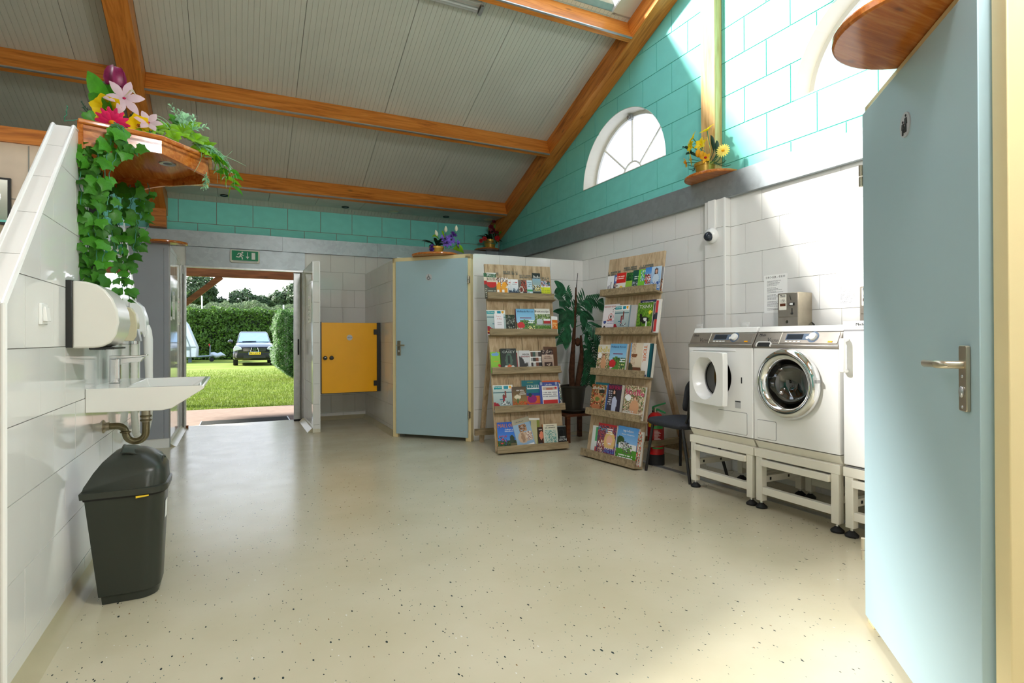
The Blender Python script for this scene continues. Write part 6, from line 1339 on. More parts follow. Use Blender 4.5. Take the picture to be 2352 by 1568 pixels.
# second ledge
I(T1, 1, -.030, .176, 1.468, 'magazine', 'magazine', 'Strand holiday magazine behind a white letter card', strand, [('Strand', .25, .92, .40, .06, WH)], out=.006, th=.010)
I(T1, 1, .046, .151, 1.430, 'letter_card', 'card', 'white letter card with small red figures at its foot', [('r', 0, 0, 1, 1, (240, 236, 242)), ('n', .45, .03, .95, .2, [(240, 236, 242), (200, 60, 50), (230, 180, 160)], .6), ('t', .3, .4, .75, .58, (206, 200, 206))], [('Top in', .45, .86, .5, .07, (210, 120, 120)), ('de Kop', .55, .74, .5, .07, (210, 120, 120))], th=.003, out=.022)
for a, b, lb in ((.146, .212, 'dark black-and-white photo leaflet, left one of the pair'), (.214, .284, 'dark black-and-white photo leaflet, right one of the pair')):
    I(T1, 1, a, b, 1.420, 'leaflet', 'leaflet', lb, photo((30, 32, 28), (90, 90, 80), (20, 22, 20), (170, 170, 160), (50, 56, 44), (24, 24, 24))+[('n', .1, .8, .9, 1, [(60, 80, 40), (30, 40, 24)], .8), ('r', 0, .45, 1, .52, (22, 22, 22))], th=.003, out=.010)
I(T1, 1, .292, .505, 1.482, 'magazine', 'magazine', 'Hollands Kroon guide with a purple spine on the near rack', holl, [('Hollands Kroon', .5, .90, .86, .07, (40, 60, 120))], th=.024, out=.006, spine=(110, 20, 80))
I(T1, 1, .512, .690, 1.490, 'magazine', 'magazine', 'Buitenzijn camping magazine with two camper vans on the cover', [('n', 0, 0, 1, 1, [(90, 140, 50), (120, 160, 70), (70, 110, 40)], 1), ('r', 0, .80, 1, 1, (240, 240, 236)), ('r', .05, .36, 1, .44, (150, 150, 146)), ('e', .3, .5, .22, .12, (190, 200, 206)), ('r', .55, .42, .98, .54, (180, 40, 44)), ('r', .55, .54, .98, .60, (240, 240, 240)), ('r', .1, .08, .6, .14, (190, 70, 40)), ('n', 0, .62, 1, .78, [(60, 90, 40), (110, 140, 60), (180, 190, 160)], .9)], [('Buitenzijn', .48, .88, .92, .10, (30, 30, 32))], th=.010, out=.010)
I(T1, 1, .692, .765, 1.405, 'brochure', 'brochure', 'small orange brochure at the right end of the second ledge', [('r', 0, 0, 1, 1, WH), ('r', .1, .28, .95, .82, (226, 120, 40)), ('t', .2, .4, .85, .7, (250, 220, 150)), ('n', .1, 0, .9, .24, [(60, 50, 50), (190, 150, 130)], .9)], th=.003, out=.016, tilt=.06)
# third ledge
I(T1, 2, -.018, .086, 1.022, 'paperback', 'book', 'bright green paperback with a blue butterfly', [('r', 0, 0, 1, 1, (140, 196, 60)), ('e', .35, .88, .24, .08, (110, 160, 210)), ('e', .65, .90, .24, .08, (110, 160, 210)), ('e', .85, .35, .14, .07, (210, 50, 60)), ('n', .2, .0, 1, .22, [(200, 120, 90), (170, 80, 60), (120, 180, 60)], .8)], [('Vlinders', .55, .55, .5, .05, (230, 150, 40))], th=.016, out=.008, spine=(110, 180, 50))
I(T1, 2, .088, .258, 1.054, 'paperback', 'book', 'thick black crime paperback with CASEY in pale letters', [('g', (30, 34, 34), (46, 60, 54)), ('e', .5, .5, .24, .3, (70, 96, 84)), ('r', .42, .36, .58, .7, (30, 40, 38)), ('e', .52, .24, .14, .08, (230, 110, 60)), ('e', .3, .24, .1, .05, (220, 220, 214)), ('e', .74, .24, .1, .05, (220, 220, 214))], [('CASEY', .5, .86, .84, .10, (200, 206, 200)), ('Jane', .5, .95, .25, .035, (180, 186, 180))], th=.034, out=.008, spine=(22, 22, 24))
I(T1, 2, .262, .292, 1.034, 'paperback', 'book', 'slim white and red book edge beside the black crime paperback', [('r', 0, 0, 1, 1, (200, 196, 190)), ('r', 0, .2, .5, .9, (140, 40, 44))], th=.014, out=.008, spine=(230, 226, 220))
I(T1, 2, .294, .414, 1.034, 'paperback', 'book', 'pale grey paperback Winter Kinderen with a dark slope', [('r', 0, 0, 1, 1, (206, 206, 210)), ('e', .0, .0, .62, .72, (40, 40, 44)), ('e', .62, .34, .07, .10, (40, 40, 42)), ('e', .74, .34, .07, .10, (50, 50, 52))], [('WINTER', .62, .82, .66, .07, (70, 40, 44)), ('KINDEREN', .58, .72, .76, .07, (150, 50, 54))], th=.018, out=.010, spine=(220, 220, 220))
I(T1, 2, .418, .546, 1.028, 'paperback', 'book', 'white paperback with a grid of small photos and a red dot', [('r', 0, 0, 1, 1, (240, 238, 234))]+[('r', .04+.24*i, .26+.24*j, .25+.24*i, .46+.24*j, c) for (i, j), c in zip([(i, j) for j in range(3) for i in range(4)], [(60, 40, 36), (190, 190, 186), (110, 60, 40), (40, 40, 40), (150, 150, 150), (50, 46, 44), (120, 70, 50), (200, 196, 190), (90, 60, 50), (50, 80, 70), (160, 150, 140), (60, 50, 46)])]+[('e', .86, .10, .10, .08, (220, 40, 44))], [('Nu & Toen', .45, .10, .4, .05, (60, 60, 60))], th=.014, out=.010)
I(T1, 2, .575, .733, 1.070, 'paperback', 'book', 'brown paperback leaning behind the dark castle book', [('r', 0, 0, 1, 1, (96, 64, 44)), ('e', .5, .8, .2, .14, (56, 38, 28))], th=.012, out=.004, tilt=.03)
I(T1, 2, .550, .684, 1.036, 'paperback', 'book', 'dark paperback with a pale building under a stained sky', [('g', (214, 196, 182), (150, 120, 104)), ('n', 0, .78, 1, 1, [(50, 34, 34), (110, 80, 74), (34, 26, 28)], .9), ('r', .2, .2, .85, .42, (60, 40, 36)), ('r', 0, 0, 1, .2, (34, 26, 26)), ('n', .25, .24, .8, .38, [(190, 170, 150), (60, 44, 40)], .6)], [('ROLAND', .5, .70, .5, .05, (110, 60, 50)), ('VAN HOREN', .5, .62, .66, .05, (90, 60, 54))], th=.014, out=.018, spine=(40, 28, 28))
# fourth ledge
I(T1, 3, -.015, .200, .680, 'magazine', 'magazine', 'Strand & land magazine with a yellow band at the left of the fourth ledge', strand, [('Strand', .27, .93, .44, .05, WH), ('& land', .25, .86, .4, .05, (40, 160, 170))], th=.008, out=.014)
I(T1, 3, .188, .344, .656, 'paperback', 'book', 'red-spined novel with an umbrella in a poppy field', [('g', (84, 70, 54), (190, 150, 80)), ('n', 0, 0, 1, .36, [(190, 60, 30), (170, 120, 50), (130, 110, 50), (210, 90, 40)], 1), ('e', .36, .56, .24, .09, (226, 216, 190)), ('r', .32, .30, .44, .52, (70, 110, 60))], [('EEN WEG', .55, .84, .5, .05, WH), ('VOOR', .72, .76, .3, .05, WH), ('MEVROUW', .72, .68, .44, .05, WH)], th=.026, out=.008, spine=(170, 30, 34))
I(T1, 3, .305, .520, .720, 'magazine', 'magazine', 'teal STREEK book with a crouching figure on orange', [('r', 0, 0, 1, 1, (20, 116, 130)), ('r', .2, .18, .95, .56, (40, 70, 150)), ('r', .25, .2, .92, .46, (220, 100, 40)), ('e', .5, .36, .25, .14, (150, 40, 120)), ('e', .42, .50, .10, .06, (40, 60, 60)), ('r', .3, .14, .92, .2, (190, 40, 120)), ('r', .28, .70, 1, .72, (240, 240, 240))], [('STREEK', .62, .79, .74, .10, (220, 236, 240)), ('NOORD', .45, .93, .3, .04, (180, 200, 90))], th=.010, out=.004)
I(T1, 3, .540, .748, .709, 'magazine', 'magazine', 'orange-edged magazine peeping out behind the blue Libelle sheet', [('n', 0, 0, 1, 1, [(60, 130, 120), (190, 180, 160), (90, 70, 60), (230, 230, 226)], 1), ('r', 0, .92, 1, 1, (238, 110, 50))], th=.010, out=.004)
I(T1, 3, .500, .722, .694, 'magazine', 'magazine', 'blue Libelle puzzle book with a white notice panel', [('r', 0, 0, 1, 1, (70, 90, 170)), ('r', .10, .14, .92, .84, WH), ('r', .13, .70, .9, .82, (200, 180, 170)), ('e', .5, .74, .2, .04, (190, 120, 100)), ('e', .84, .78, .05, .05, (220, 50, 60)), ('t', .15, .4, .88, .66, (170, 170, 176)), ('r', .13, .2, .9, .32, (206, 60, 60)), ('r', .02, .9, .14, 1, (160, 180, 210)), ('r', .8, .9, .94, 1, (160, 180, 210))], [('Libelle', .46, .91, .36, .06, WH)], th=.010, out=.016, spine=(30, 110, 190))
# bottom ledge
I(T1, 4, -.002, .252, .303, 'hardback', 'book', 'large blue MALLORCA travel book with an orange spine', [('g', (30, 90, 200), (90, 160, 230)), ('n', 0, 0, 1, .36, [(40, 80, 40), (70, 60, 40), (60, 110, 50), (30, 50, 40)], 1), ('e', .6, .40, .10, .14, (50, 66, 50)), ('e', .86, .36, .05, .16, (50, 80, 50)), ('n', .02, .2, .4, .55, [(30, 90, 200), (220, 60, 50), (50, 90, 50)], .45), ('r', .55, .05, .8, .26, (110, 100, 70))], [('MALLORCA', .5, .88, .92, .13, (240, 150, 60)), ('Cultuur en', .5, .74, .36, .05, WH), ('levenskunst', .5, .68, .36, .05, WH)], th=.022, out=.014, spine=(240, 170, 40))
I(T1, 4, .318, .458, .326, 'hardback', 'book', 'white-topped book with a green and blue striped cover behind the shells', [('r', 0, 0, 1, 1, (196, 190, 150)), ('r', .15, 0, .3, .9, (90, 130, 190)), ('r', .75, 0, 1, .95, (140, 150, 70)), ('r', 0, .93, 1, 1, WH)], th=.016, out=.006, tilt=.05)
I(T1, 4, .215, .405, .318, 'hardback', 'book', 'tilted book with sea shells and a pine cone on blue', [('r', 0, 0, 1, 1, (150, 180, 210)), ('r', 0, .84, 1, 1, (176, 170, 150)), ('n', .3, .55, .75, .8, [(160, 110, 80), (110, 80, 60), (190, 150, 120)], .9), ('e', .42, .36, .28, .19, (206, 176, 150)), ('e', .42, .36, .10, .17, (170, 136, 110)), ('n', .62, .2, .95, .5, [(200, 170, 150), (160, 120, 110), (230, 220, 210)], .9), ('r', .35, .03, .95, .09, WH)], [('schelpen', .4, .9, .5, .05, (70, 80, 90))], th=.014, out=.030, tilt=-.20)
I(T1, 4, .438, .508, .232, 'paperback', 'book', 'small brown book with a glowing figure beside the shells', [('r', 0, 0, 1, 1, (60, 40, 34)), ('e', .6, .6, .3, .2, (226, 140, 110)), ('r', .2, .05, .6, .25, (60, 110, 150)), ('t', .2, .8, .9, .95, (200, 190, 180))], th=.016, out=.008)
I(T1, 4, .500, .660, .258, 'hardback', 'book', 'pale green watercolour novel with an orange spine', [('g', (232, 226, 206), (190, 206, 196)), ('n', .1, .1, .9, .75, [(150, 186, 176), (190, 210, 200), (110, 160, 150), (214, 216, 200)], .8)], [('Gerbrand Bakker', .5, .93, .6, .045, (70, 70, 70)), ('DE OMWEG', .5, .84, .7, .06, (60, 66, 66))], th=.024, out=.010, spine=(214, 120, 50))
I(T1, 4, .662, .762, .232, 'paperback', 'book', 'black DONNA LEON paperback at the right end of the bottom ledge', [('r', 0, 0, 1, 1, (26, 28, 28)), ('e', .45, .62, .34, .26, (44, 48, 48)), ('e', .45, .62, .26, .20, (20, 22, 22)), ('r', 0, .93, 1, 1, (120, 130, 130))], [('DONNA', .55, .46, .6, .08, (200, 204, 200)), ('LEON', .55, .33, .86, .12, (230, 232, 230)), ('VRIENDELIJK', .5, .16, .7, .05, (160, 166, 160))], th=.016, out=.012)
# rack along the right wall
I(T2r, 0, .015, .112, 1.797, 'brochure', 'brochure', 'white brochure with black upright strokes on the wall-side rack', [('r', 0, 0, 1, 1, (238, 238, 240))]+[('r', .2+.13*k, .12+.05*k, .27+.13*k, .5+.07*k, (40, 40, 44)) for k in range(5)], th=.003, out=.008)
I(T2r, 0, .095, .180, 1.799, 'brochure', 'brochure', 'navy brochure with a pale blue head on the wall-side rack', [('r', 0, 0, 1, .62, (34, 36, 60)), ('r', 0, .62, 1, 1, (90, 110, 170)), ('e', .6, .8, .24, .1, (220, 226, 240)), ('e', .6, .5, .3, .12, (180, 150, 140))], th=.003, out=.006)
I(T2r, 0, .155, .285, 1.812, 'brochure', 'brochure', 'red-headed brochure with a small yellow map', [('r', 0, 0, 1, 1, (236, 232, 222)), ('r', 0, .56, 1, 1, (214, 44, 36)), ('t', .06, .7, .8, .92, (250, 220, 210)), ('e', .55, .26, .2, .16, (240, 196, 70)), ('e', .4, .1, .1, .08, (240, 196, 70)), ('r', .02, .42, .2, .46, (40, 40, 40))], th=.003, out=.012)
for a, b, tp_, o_, lb, ops in ((.283, .392, 1.805, .008, 'green brochure with a lime foot', [('n', 0, .6, 1, 1, [(30, 80, 40), (60, 130, 60), (20, 60, 40)], 1), ('r', 0, .3, 1, .6, (150, 196, 70)), ('n', 0, 0, 1, .28, [(40, 90, 50), (20, 60, 40)], 1)]), (.376, .482, 1.820, .012, 'dark green brochure with a lakeside photo', [('r', 0, 0, 1, 1, (30, 84, 70)), ('n', 0, .18, 1, .5, [(120, 130, 150), (90, 110, 90), (190, 200, 210), (50, 70, 60)], 1), ('t', .2, .6, .9, .78, (220, 230, 220))]), (.455, .572, 1.815, .016, 'lime green brochure with blue splashes', [('r', 0, 0, 1, 1, (120, 200, 60)), ('n', .3, .5, .9, .95, [(60, 150, 200), (120, 200, 60), (240, 240, 240), (40, 110, 160)], .8), ('r', 0, 0, 1, .16, (120, 170, 200))]), (.545, .662, 1.825, .020, 'blue brochure with people in red on water', [('g', (60, 130, 210), (230, 230, 240)), ('n', .0, .35, 1, .75, [(200, 50, 40), (230, 230, 230), (60, 60, 80), (220, 120, 60)], .8), ('n', .0, .0, .9, .2, [(200, 60, 40), (240, 170, 60), (60, 40, 40)], .8)]), (.628, .748, 1.822, .026, 'blue brochure with a dark-haired woman on the wall-side rack', [('g', (190, 214, 236), (120, 160, 210)), ('e', .5, .80, .2, .14, (60, 36, 30)), ('e', .48, .80, .11, .09, (220, 170, 150)), ('e', .5, .5, .34, .2, (200, 216, 232)), ('n', .1, .1, .9, .4, [WH, (110, 150, 210), (60, 90, 160)], .8)])):
    I(T2r, 0, a, b, tp_, 'brochure', 'brochure', lb, ops, th=.003, out=o_)
I(T2r, 0, .700, .765, 1.815, 'brochure', 'brochure', 'grey brochure edge at the right end of the wall-side rack', [('r', 0, 0, 1, 1, (150, 150, 156)), ('n', .5, 0, 1, .5, [(90, 70, 60), (170, 120, 90)], .7)], th=.006, out=.010)
I(T2r, 1, .015, .240, 1.503, 'fire_leaflet', 'leaflet', 'white BRANDGEVAAR leaflet with warning circles on the wall-side rack', [('r', 0, 0, 1, 1, (240, 234, 238)), ('e', .72, .78, .13, .07, (60, 40, 40)), ('e', .72, .775, .10, .05, (240, 234, 238)), ('e', .52, .58, .17, .10, (190, 80, 80)), ('e', .52, .58, .13, .08, (240, 234, 238)), ('e', .52, .58, .07, .05, (60, 60, 60)), ('e', .92, .58, .15, .10, (190, 80, 80)), ('e', .92, .58, .11, .08, (240, 234, 238)), ('e', .16, .40, .09, .055, (60, 80, 150)), ('e', .16, .22, .09, .055, (60, 40, 36)), ('e', .16, .08, .09, .05, (190, 90, 90)), ('t', .32, .32, .9, .44, (170, 170, 200)), ('t', .32, .14, .9, .28, (170, 170, 200)), ('r', .3, .46, .6, .48, (220, 110, 90))], [('BRANDGEVAAR', .5, .92, .9, .05, (190, 80, 80))], th=.003, out=.008)
I(T2r, 1, .212, .405, 1.480, 'magazine', 'magazine', 'Strand magazine in front of a grey stack on the wall-side rack', strand, [('Strand', .25, .92, .40, .05, WH)], th=.020, out=.016)
I(T2r, 1, .410, .495, 1.474, 'magazine', 'magazine', 'stack of pale magazine edges beside the wall-side Strand magazine', [('r', 0, 0, 1, 1, (190, 190, 192)), ('r', 0, 0, .2, 1, (120, 150, 160))], th=.024, out=.012)
I(T2r, 1, .522, .722, 1.515, 'magazine', 'magazine', 'dark blue De Parels van magazine behind the cow cover', [('r', 0, 0, 1, 1, (40, 44, 100)), ('e', .85, .93, .05, .03, (60, 160, 90))], [('DE PARELS VAN', .45, .945, .66, .035, WH)], th=.010, out=.006)
I(T2r, 1, .512, .702, 1.488, 'magazine', 'magazine', 'green magazine with a black and white cow, heading TXNU', [('n', 0, 0, 1, 1, [(100, 150, 40), (80, 130, 34), (130, 170, 60), (70, 110, 30)], 1), ('e', .5, .44, .30, .11, (30, 30, 30)), ('r', .24, .18, .32, .4, (34, 34, 34)), ('r', .60, .12, .68, .4, (240, 240, 240)), ('e', .25, .56, .09, .09, (30, 30, 30)), ('e', .55, .45, .12, .06, (230, 230, 230)), ('e', .84, .68, .10, .06, (240, 220, 70))], [('TXNU', .5, .87, .8, .11, WH)], th=.010, out=.022, spine=(60, 120, 200))
for k, (a, c) in enumerate(((.708, (120, 110, 90)), (.730, (200, 196, 190)), (.752, (200, 60, 60)))):
    I(T2r, 1, a, a+.058, 1.49+.008*k, 'magazine', 'magazine', ('brown magazine edge right of the cow cover', 'pale magazine edge right of the cow cover', 'red and white magazine edge at the far right of the cow ledge')[k], [('r', 0, 0, 1, 1, (230, 228, 224)), ('r', .0, .05, .45, .95, c), ('r', .0, .4, .45, .6, (60, 60, 70))], th=.012, out=.008+.016*k)
I(T2r, 2, .018, .196, 1.095, 'magazine', 'magazine', 'libelle magazine with yellow lettering and a woman in peach', libelle+[('r', 0, .72, 1, 1, (230, 224, 210))], [('libelle', .5, .84, .94, .20, (236, 214, 20)), ('ZOMER', .4, .08, .7, .08, (250, 250, 250))], th=.012, out=.012)
I(T2r, 2, .200, .428, 1.105, 'magazine', 'magazine', 'Hollands Kroon guide on the third ledge of the wall-side rack', holl, [('Hollands Kroon', .5, .90, .86, .06, (40, 60, 120))], th=.020, out=.010, spine=(90, 40, 110))
I(T2r, 2, .482, .722, 1.112, 'magazine', 'magazine', 'cream TEXEL magazine with orange sideways heading', [('g', (226, 212, 190), (214, 196, 168)), ('n', .0, .0, .3, 1, [(206, 180, 150), (190, 160, 128), (220, 200, 176)], .8), ('r', 0, 0, .06, 1, (110, 160, 210)), ('e', .25, .62, .16, .06, (130, 80, 50)), ('e', .4, .12, .4, .16, (110, 62, 36)), ('e', .05, .1, .2, .3, (60, 60, 40)), ('r', .66, 0, 1, 1, (232, 226, 220)), ('r', .7, 0, .95, .08, (60, 70, 110))], [('TEXEL', .79, .68, .50, .16, (238, 120, 40), -90)], th=.022, out=.016)
I(T2r, 2, .722, .770, 1.108, 'magazine', 'magazine', 'dark teal magazine edge beside the cream TEXEL cover', [('r', 0, 0, 1, 1, (20, 90, 100)), ('r', .6, 0, 1, 1, (16, 60, 70))], th=.030, out=.008)
I(T2r, 3, .030, .235, .720, 'magazine', 'magazine', 'teal magazine top peeping out behind the food magazine', [('r', 0, 0, 1, 1, (20, 110, 124))], th=.010, out=.004)
I(T2r, 3, .004, .215, .698, 'magazine', 'magazine', 'allerhande food magazine with pizza hands and salads', [('n', 0, 0, 1, 1, [(190, 110, 70), (120, 130, 60), (90, 60, 40), (220, 190, 150), (170, 60, 40), (70, 90, 40)], 1), ('r', .55, .7, .9, .86, (40, 46, 36)), ('e', .5, .52, .3, .13, (200, 140, 90)), ('e', .45, .50, .16, .07, (110, 130, 60)), ('e', .4, .22, .3, .12, (190, 120, 80))], [('allerhande', .5, .88, .84, .10, WH), ('LEKKER', .35, .10, .6, .08, WH), ('zomer', .6, .03, .6, .05, WH)], th=.014, out=.016, spine=(150, 120, 110))
I(T2r, 3, .222, .275, .705, 'magazine', 'magazine', 'blue and white magazine edge between food and fashion covers', [('r', 0, 0, 1, 1, (60, 100, 170)), ('r', .4, .1, .7, .8, WH), ('r', .4, .3, .7, .45, (210, 60, 50))], th=.018, out=.010)
I(T2r, 3, .258, .440, .714, 'magazine', 'magazine', 'dark fashion magazine with a woman in a pale dress', [('r', 0, 0, 1, 1, (50, 42, 58)), ('e', .48, .72, .16, .16, (24, 18, 20)), ('e', .48, .75, .08, .07, (214, 166, 146)), ('e', .52, .42, .17, .2, (190, 198, 224)), ('r', .38, .0, .66, .36, (196, 204, 228)), ('r', .64, .3, .74, .5, (190, 198, 224)), ('r', .82, .0, .96, .14, WH), ('t', .06, .35, .3, .8, (200, 196, 204))], [('NOUVEAU', .5, .90, .9, .14, (206, 30, 100)), ('ESE', .3, .12, .3, .05, BK)], th=.034, out=.010, spine=(40, 34, 50))
I(T2r, 3, .470, .722, .714, 'magazine', 'magazine', 'pink-lettered libelle magazine with a woman seated in a garden', libelle, [('libelle', .5, .80, .92, .18, (228, 40, 130)), ('GENIET', .3, .2, .5, .07, WH)], th=.018, out=.020, tilt=.03)
I(T2r, 4, .078, .190, .298, 'magazine', 'magazine', 'white and green magazine edge left of the pink party cover', [('r', 0, 0, 1, 1, (220, 226, 222)), ('r', .4, .5, 1, .98, (80, 170, 110)), ('r', .5, .1, .9, .3, (200, 80, 80))], th=.010, out=.010)
I(T2r, 4, .172, .425, .335, 'magazine', 'magazine', 'Party gossip magazine with a smiling blonde woman', [('n', 0, 0, 1, 1, [(140, 60, 110), (110, 60, 60), (190, 90, 80), (70, 60, 90)], 1), ('r', 0, .94, 1, 1, (180, 40, 44)), ('e', .68, .50, .30, .28, (226, 190, 120)), ('e', .67, .52, .16, .15, (236, 184, 160)), ('r', .60, .42, .76, .45, (240, 240, 240)), ('r', .45, .16, 1, .3, (90, 60, 150)), ('n', .05, .1, .4, .5, [(210, 150, 110), (120, 60, 60), (240, 230, 220)], .7), ('t', .45, .72, .8, .9, WH)], [('Party', .28, .82, .5, .14, (90, 190, 220)), ("PAAT'S", .7, .28, .5, .07, WH), ('STILLE', .7, .19, .55, .07, (120, 180, 230)), ('SHOW!', .7, .10, .6, .07, WH)], th=.016, out=.018)
I(T2r, 4, .405, .470, .300, 'magazine', 'magazine', 'light blue magazine edge between the party and camping covers', [('r', 0, 0, 1, 1, (120, 170, 210)), ('n', 0, 0, 1, .4, [(210, 90, 60), (60, 60, 60)], .7)], th=.014, out=.010)
I(T2r, 4, .442, .706, .342, 'magazine', 'magazine', 'camping magazine with people on grass before tents and hills', [('g', (80, 150, 220), (200, 220, 240)), ('w', .55, .03, 8, (70, 100, 150)), ('e', .15, .58, .2, .14, (50, 80, 40)), ('r', .1, .38, .95, .52, (230, 230, 230)), ('n', .2, .36, .6, .56, [(60, 60, 60), (200, 200, 200), (110, 110, 110)], .7), ('r', 0, 0, 1, .38, (80, 150, 40)), ('n', .3, .25, .75, .5, [(50, 60, 90), (230, 230, 230), (120, 90, 80), (80, 150, 40)], .55), ('t', .1, .14, .8, .24, WH), ('r', 0, 0, 1, .07, (30, 150, 190))], [('apidae', .5, .88, .5, .09, WH), ('Natuur & kamperen', .5, .78, .6, .04, WH)], th=.014, out=.018)
I(T2r, 4, .700, .748, .320, 'magazine', 'magazine', 'torn magazine edges right of the camping cover', [('n', 0, 0, 1, 1, [(190, 180, 150), (90, 70, 60), (210, 90, 60), (230, 226, 220)], 1)], th=.026, out=.008)
# ------------------------------------------------------------------ outside
G = -.05
struct('ground_pavement', MB().box((-14, 8.62, -.14), (18, 10.72, -.02)), 'pave')
struct('lawn', MB().add([(-60, 10.72, G), (60, 10.72, G), (60, 110, G), (-60, 110, G)], [(0, 1, 2, 3)]), 'lawn')
rg = random.Random(5)
mb = MB()
for k in range(52000):
    y = 10.70+(1-math.sqrt(1-rg.random()*.999))*15; w = .25+(y-8)*.085
    x = rg.uniform(-.075*y-.35, .088*y+.35); h = rg.uniform(.018, .05)*(1.25 if y > 15 else 1); a = rg.uniform(0, PI); d = Vector((math.cos(a), math.sin(a), 0))*rg.uniform(.003, .006); l = Vector((rg.uniform(-.02, .02), rg.uniform(-.02, .02), h))
    p = Vector((x, y, G)); mb.v += [tuple(p-d), tuple(p+d), tuple(p+l)]; i = len(mb.v); mb.f.append((i-3, i-2, i-1)); mb.c.append(None)
o = obj('grass', mb, 'grass', angle=0); tag(o, 'short mown grass outside the entrance', 'grass', kind='stuff')
t = thing('door_mat', 'dark coir mat set in the pavement outside the entrance', 'mat', (.1, 8.83, -.02))
obj('mat_surface', MB().box((-.455, 8.645, -.019), (.665, 9.11, -.008)), 'mat', t); obj('mat_frame', MB().box((-.468, 8.64, -.0195), (-.455, 9.12, -.006)).box((.665, 8.64, -.0195), (.678, 9.12, -.006)), 'alu', t)
# canopy beam on braces, with a roof edge behind it
t = thing('canopy_beam', 'brown timber canopy beam with a diagonal brace outside the entrance', 'beam', (0, 11.7, 2.3))
obj('beam', MB().box((-2.2, 11.65, 2.30), (6, 11.75, 2.475)), 'dark_beam', t)
a, b = Vector((-.96, 11.7, 1.70)), Vector((-.27, 11.7, 2.31)); u = (b-a).normalized()
obj('brace', MB().box((-.05, -.045, -.3), (.05, .045, (b-a).length), fr(a, Vector((u.z, 0, -u.x)), (0, 1, 0), u)), 'dark_beam', t)
obj('post', MB().box((-1.33, 11.63, -.05), (-1.19, 11.77, 2.30)), 'dark_beam', t)
struct('roof_canopy', MB().box((-4, 8.62, 2.62), (7, 11.25, 2.70)), 'dark_beam')
def scatter(n, fn, size, asp, seed, up=.2, mb=None):
    """n separate leaves, each a folded quad; fn gives a point and the way it faces"""
    r_ = random.Random(seed); mb = mb or MB()
    for k in range(n):
        p, nv = fn(r_); nv = (Vector(nv)+Vector((r_.uniform(-1, 1), r_.uniform(-1, 1), r_.uniform(-.6, 1)))*.75).normalized(); d = nv.cross(Vector((r_.uniform(-1, 1), r_.uniform(-1, 1), r_.uniform(-1, 1)))).normalized(); e = nv.cross(d); s = size*r_.uniform(.6, 1.3); p = Vector(p)
        mb.v += [tuple(p-d*s), tuple(p-e*s*asp), tuple(p+d*s), tuple(p+e*s*asp)]; i = len(mb.v); mb.f.append((i-4, i-3, i-2, i-1)); mb.c.append(None)
    return mb
def bumpy(x, z, s): return .35*noise.noise(Vector((x*.9+s, z*1.1, s)))+.18*noise.noise(Vector((x*2.6, z*2.6+s, 3)))
# beech hedge
t = thing('hedge', 'tall leafy beech hedge closing off the camping lawn', 'hedge', (0, 38, G))
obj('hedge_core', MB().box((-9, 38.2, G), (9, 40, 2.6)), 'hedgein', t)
def hf(r_):
    x = r_.uniform(-8, 8)*.85; q = r_.random()
    if q < .78: z = r_.uniform(0, 2.95); return (x, 38.1-bumpy(x, z, 1)-r_.uniform(-.25, .25), z), (0, -1, .35)
    z = 2.85+.35*noise.noise(Vector((x*1.3, 2, 0)))+r_.uniform(-.15, .22); return (x, 38.1+r_.uniform(-.2, 1.6), z), (0, -.3, 1)
obj('leaves', scatter(24000, hf, .085, .62, 3), 'hedge', t, angle=0, kind='stuff')
# clipped conifer hedge by the door
t = thing('conifer_hedge', 'bright green clipped conifer hedge right of the parked car', 'hedge', (1.9, 17.6, G))
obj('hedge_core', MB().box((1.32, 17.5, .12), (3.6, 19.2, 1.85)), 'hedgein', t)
def cf(r_):
    q = r_.random(); z = r_.uniform(.0, 1.0)
    lo = 1.15-.25*math.sin(z*PI)*(.7+.3*math.sin(z*9))+(.28*(1-z/.18) if z < .18 else 0)
    if q < .5: x = lo+r_.random()**1.5*2.2; return (x, 17.35-.15*noise.noise(Vector((x*3, z*7, 0)))+r_.uniform(-.06, .1), .06+z*1.92), (0, -1, .5)
    if q < .85: y = r_.uniform(17.35, 19.3); return (lo+.10*noise.noise(Vector((y*3, z*6, 5)))+r_.uniform(-.06, .1), y, .06+z*1.92), (-1, -.2, .4)
    return (r_.uniform(1.05, 3.4), r_.uniform(17.4, 19.2), 1.95+r_.uniform(-.06, .10)), (-.2, -.2, 1)
obj('needle_sprays', scatter(15000, cf, .042, .28, 8), 'conifer', t, angle=0, kind='stuff')
# willow belt and trees behind
t = thing('willow_belt', 'pale grey-green willow belt behind the beech hedge', 'shrubs', (0, 55, G))
def wf_(r_):
    x = r_.uniform(-8, 10); top = 4.35+.5*noise.noise(Vector((x*.5, 7, 1)))+.35*noise.noise(Vector((x*1.7, 3, 1))); z = top*r_.random()**.5; return (x, 55-1.0*noise.noise(Vector((x*.8, z*.9, 2)))+r_.uniform(-.3, .8), z), (0, -1, .6)
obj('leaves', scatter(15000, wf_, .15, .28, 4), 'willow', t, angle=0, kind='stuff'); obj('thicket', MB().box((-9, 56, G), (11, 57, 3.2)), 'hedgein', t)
tr = [(-7.4, 8.2, 2.3, 'leftmost broad green tree beyond the willows, behind the brace'), (-4.3, 9.3, 2.0, 'tallest rounded tree beyond the willows, left of the brace'), (-1.9, 6.4, 1.7, 'low dark tree beyond the willows, right of the brace'), (.6, 7.6, 2.0, 'round green tree in the middle of the far tree line'), (2.9, 6.9, 1.5, 'small tree just right of the middle of the far tree line'), (5.0, 7.4, 1.6, 'narrow green tree left of the tallest right-hand one in the far line'), (7.4, 9.0, 2.3, 'tall broad tree at the right end of the far tree line')]
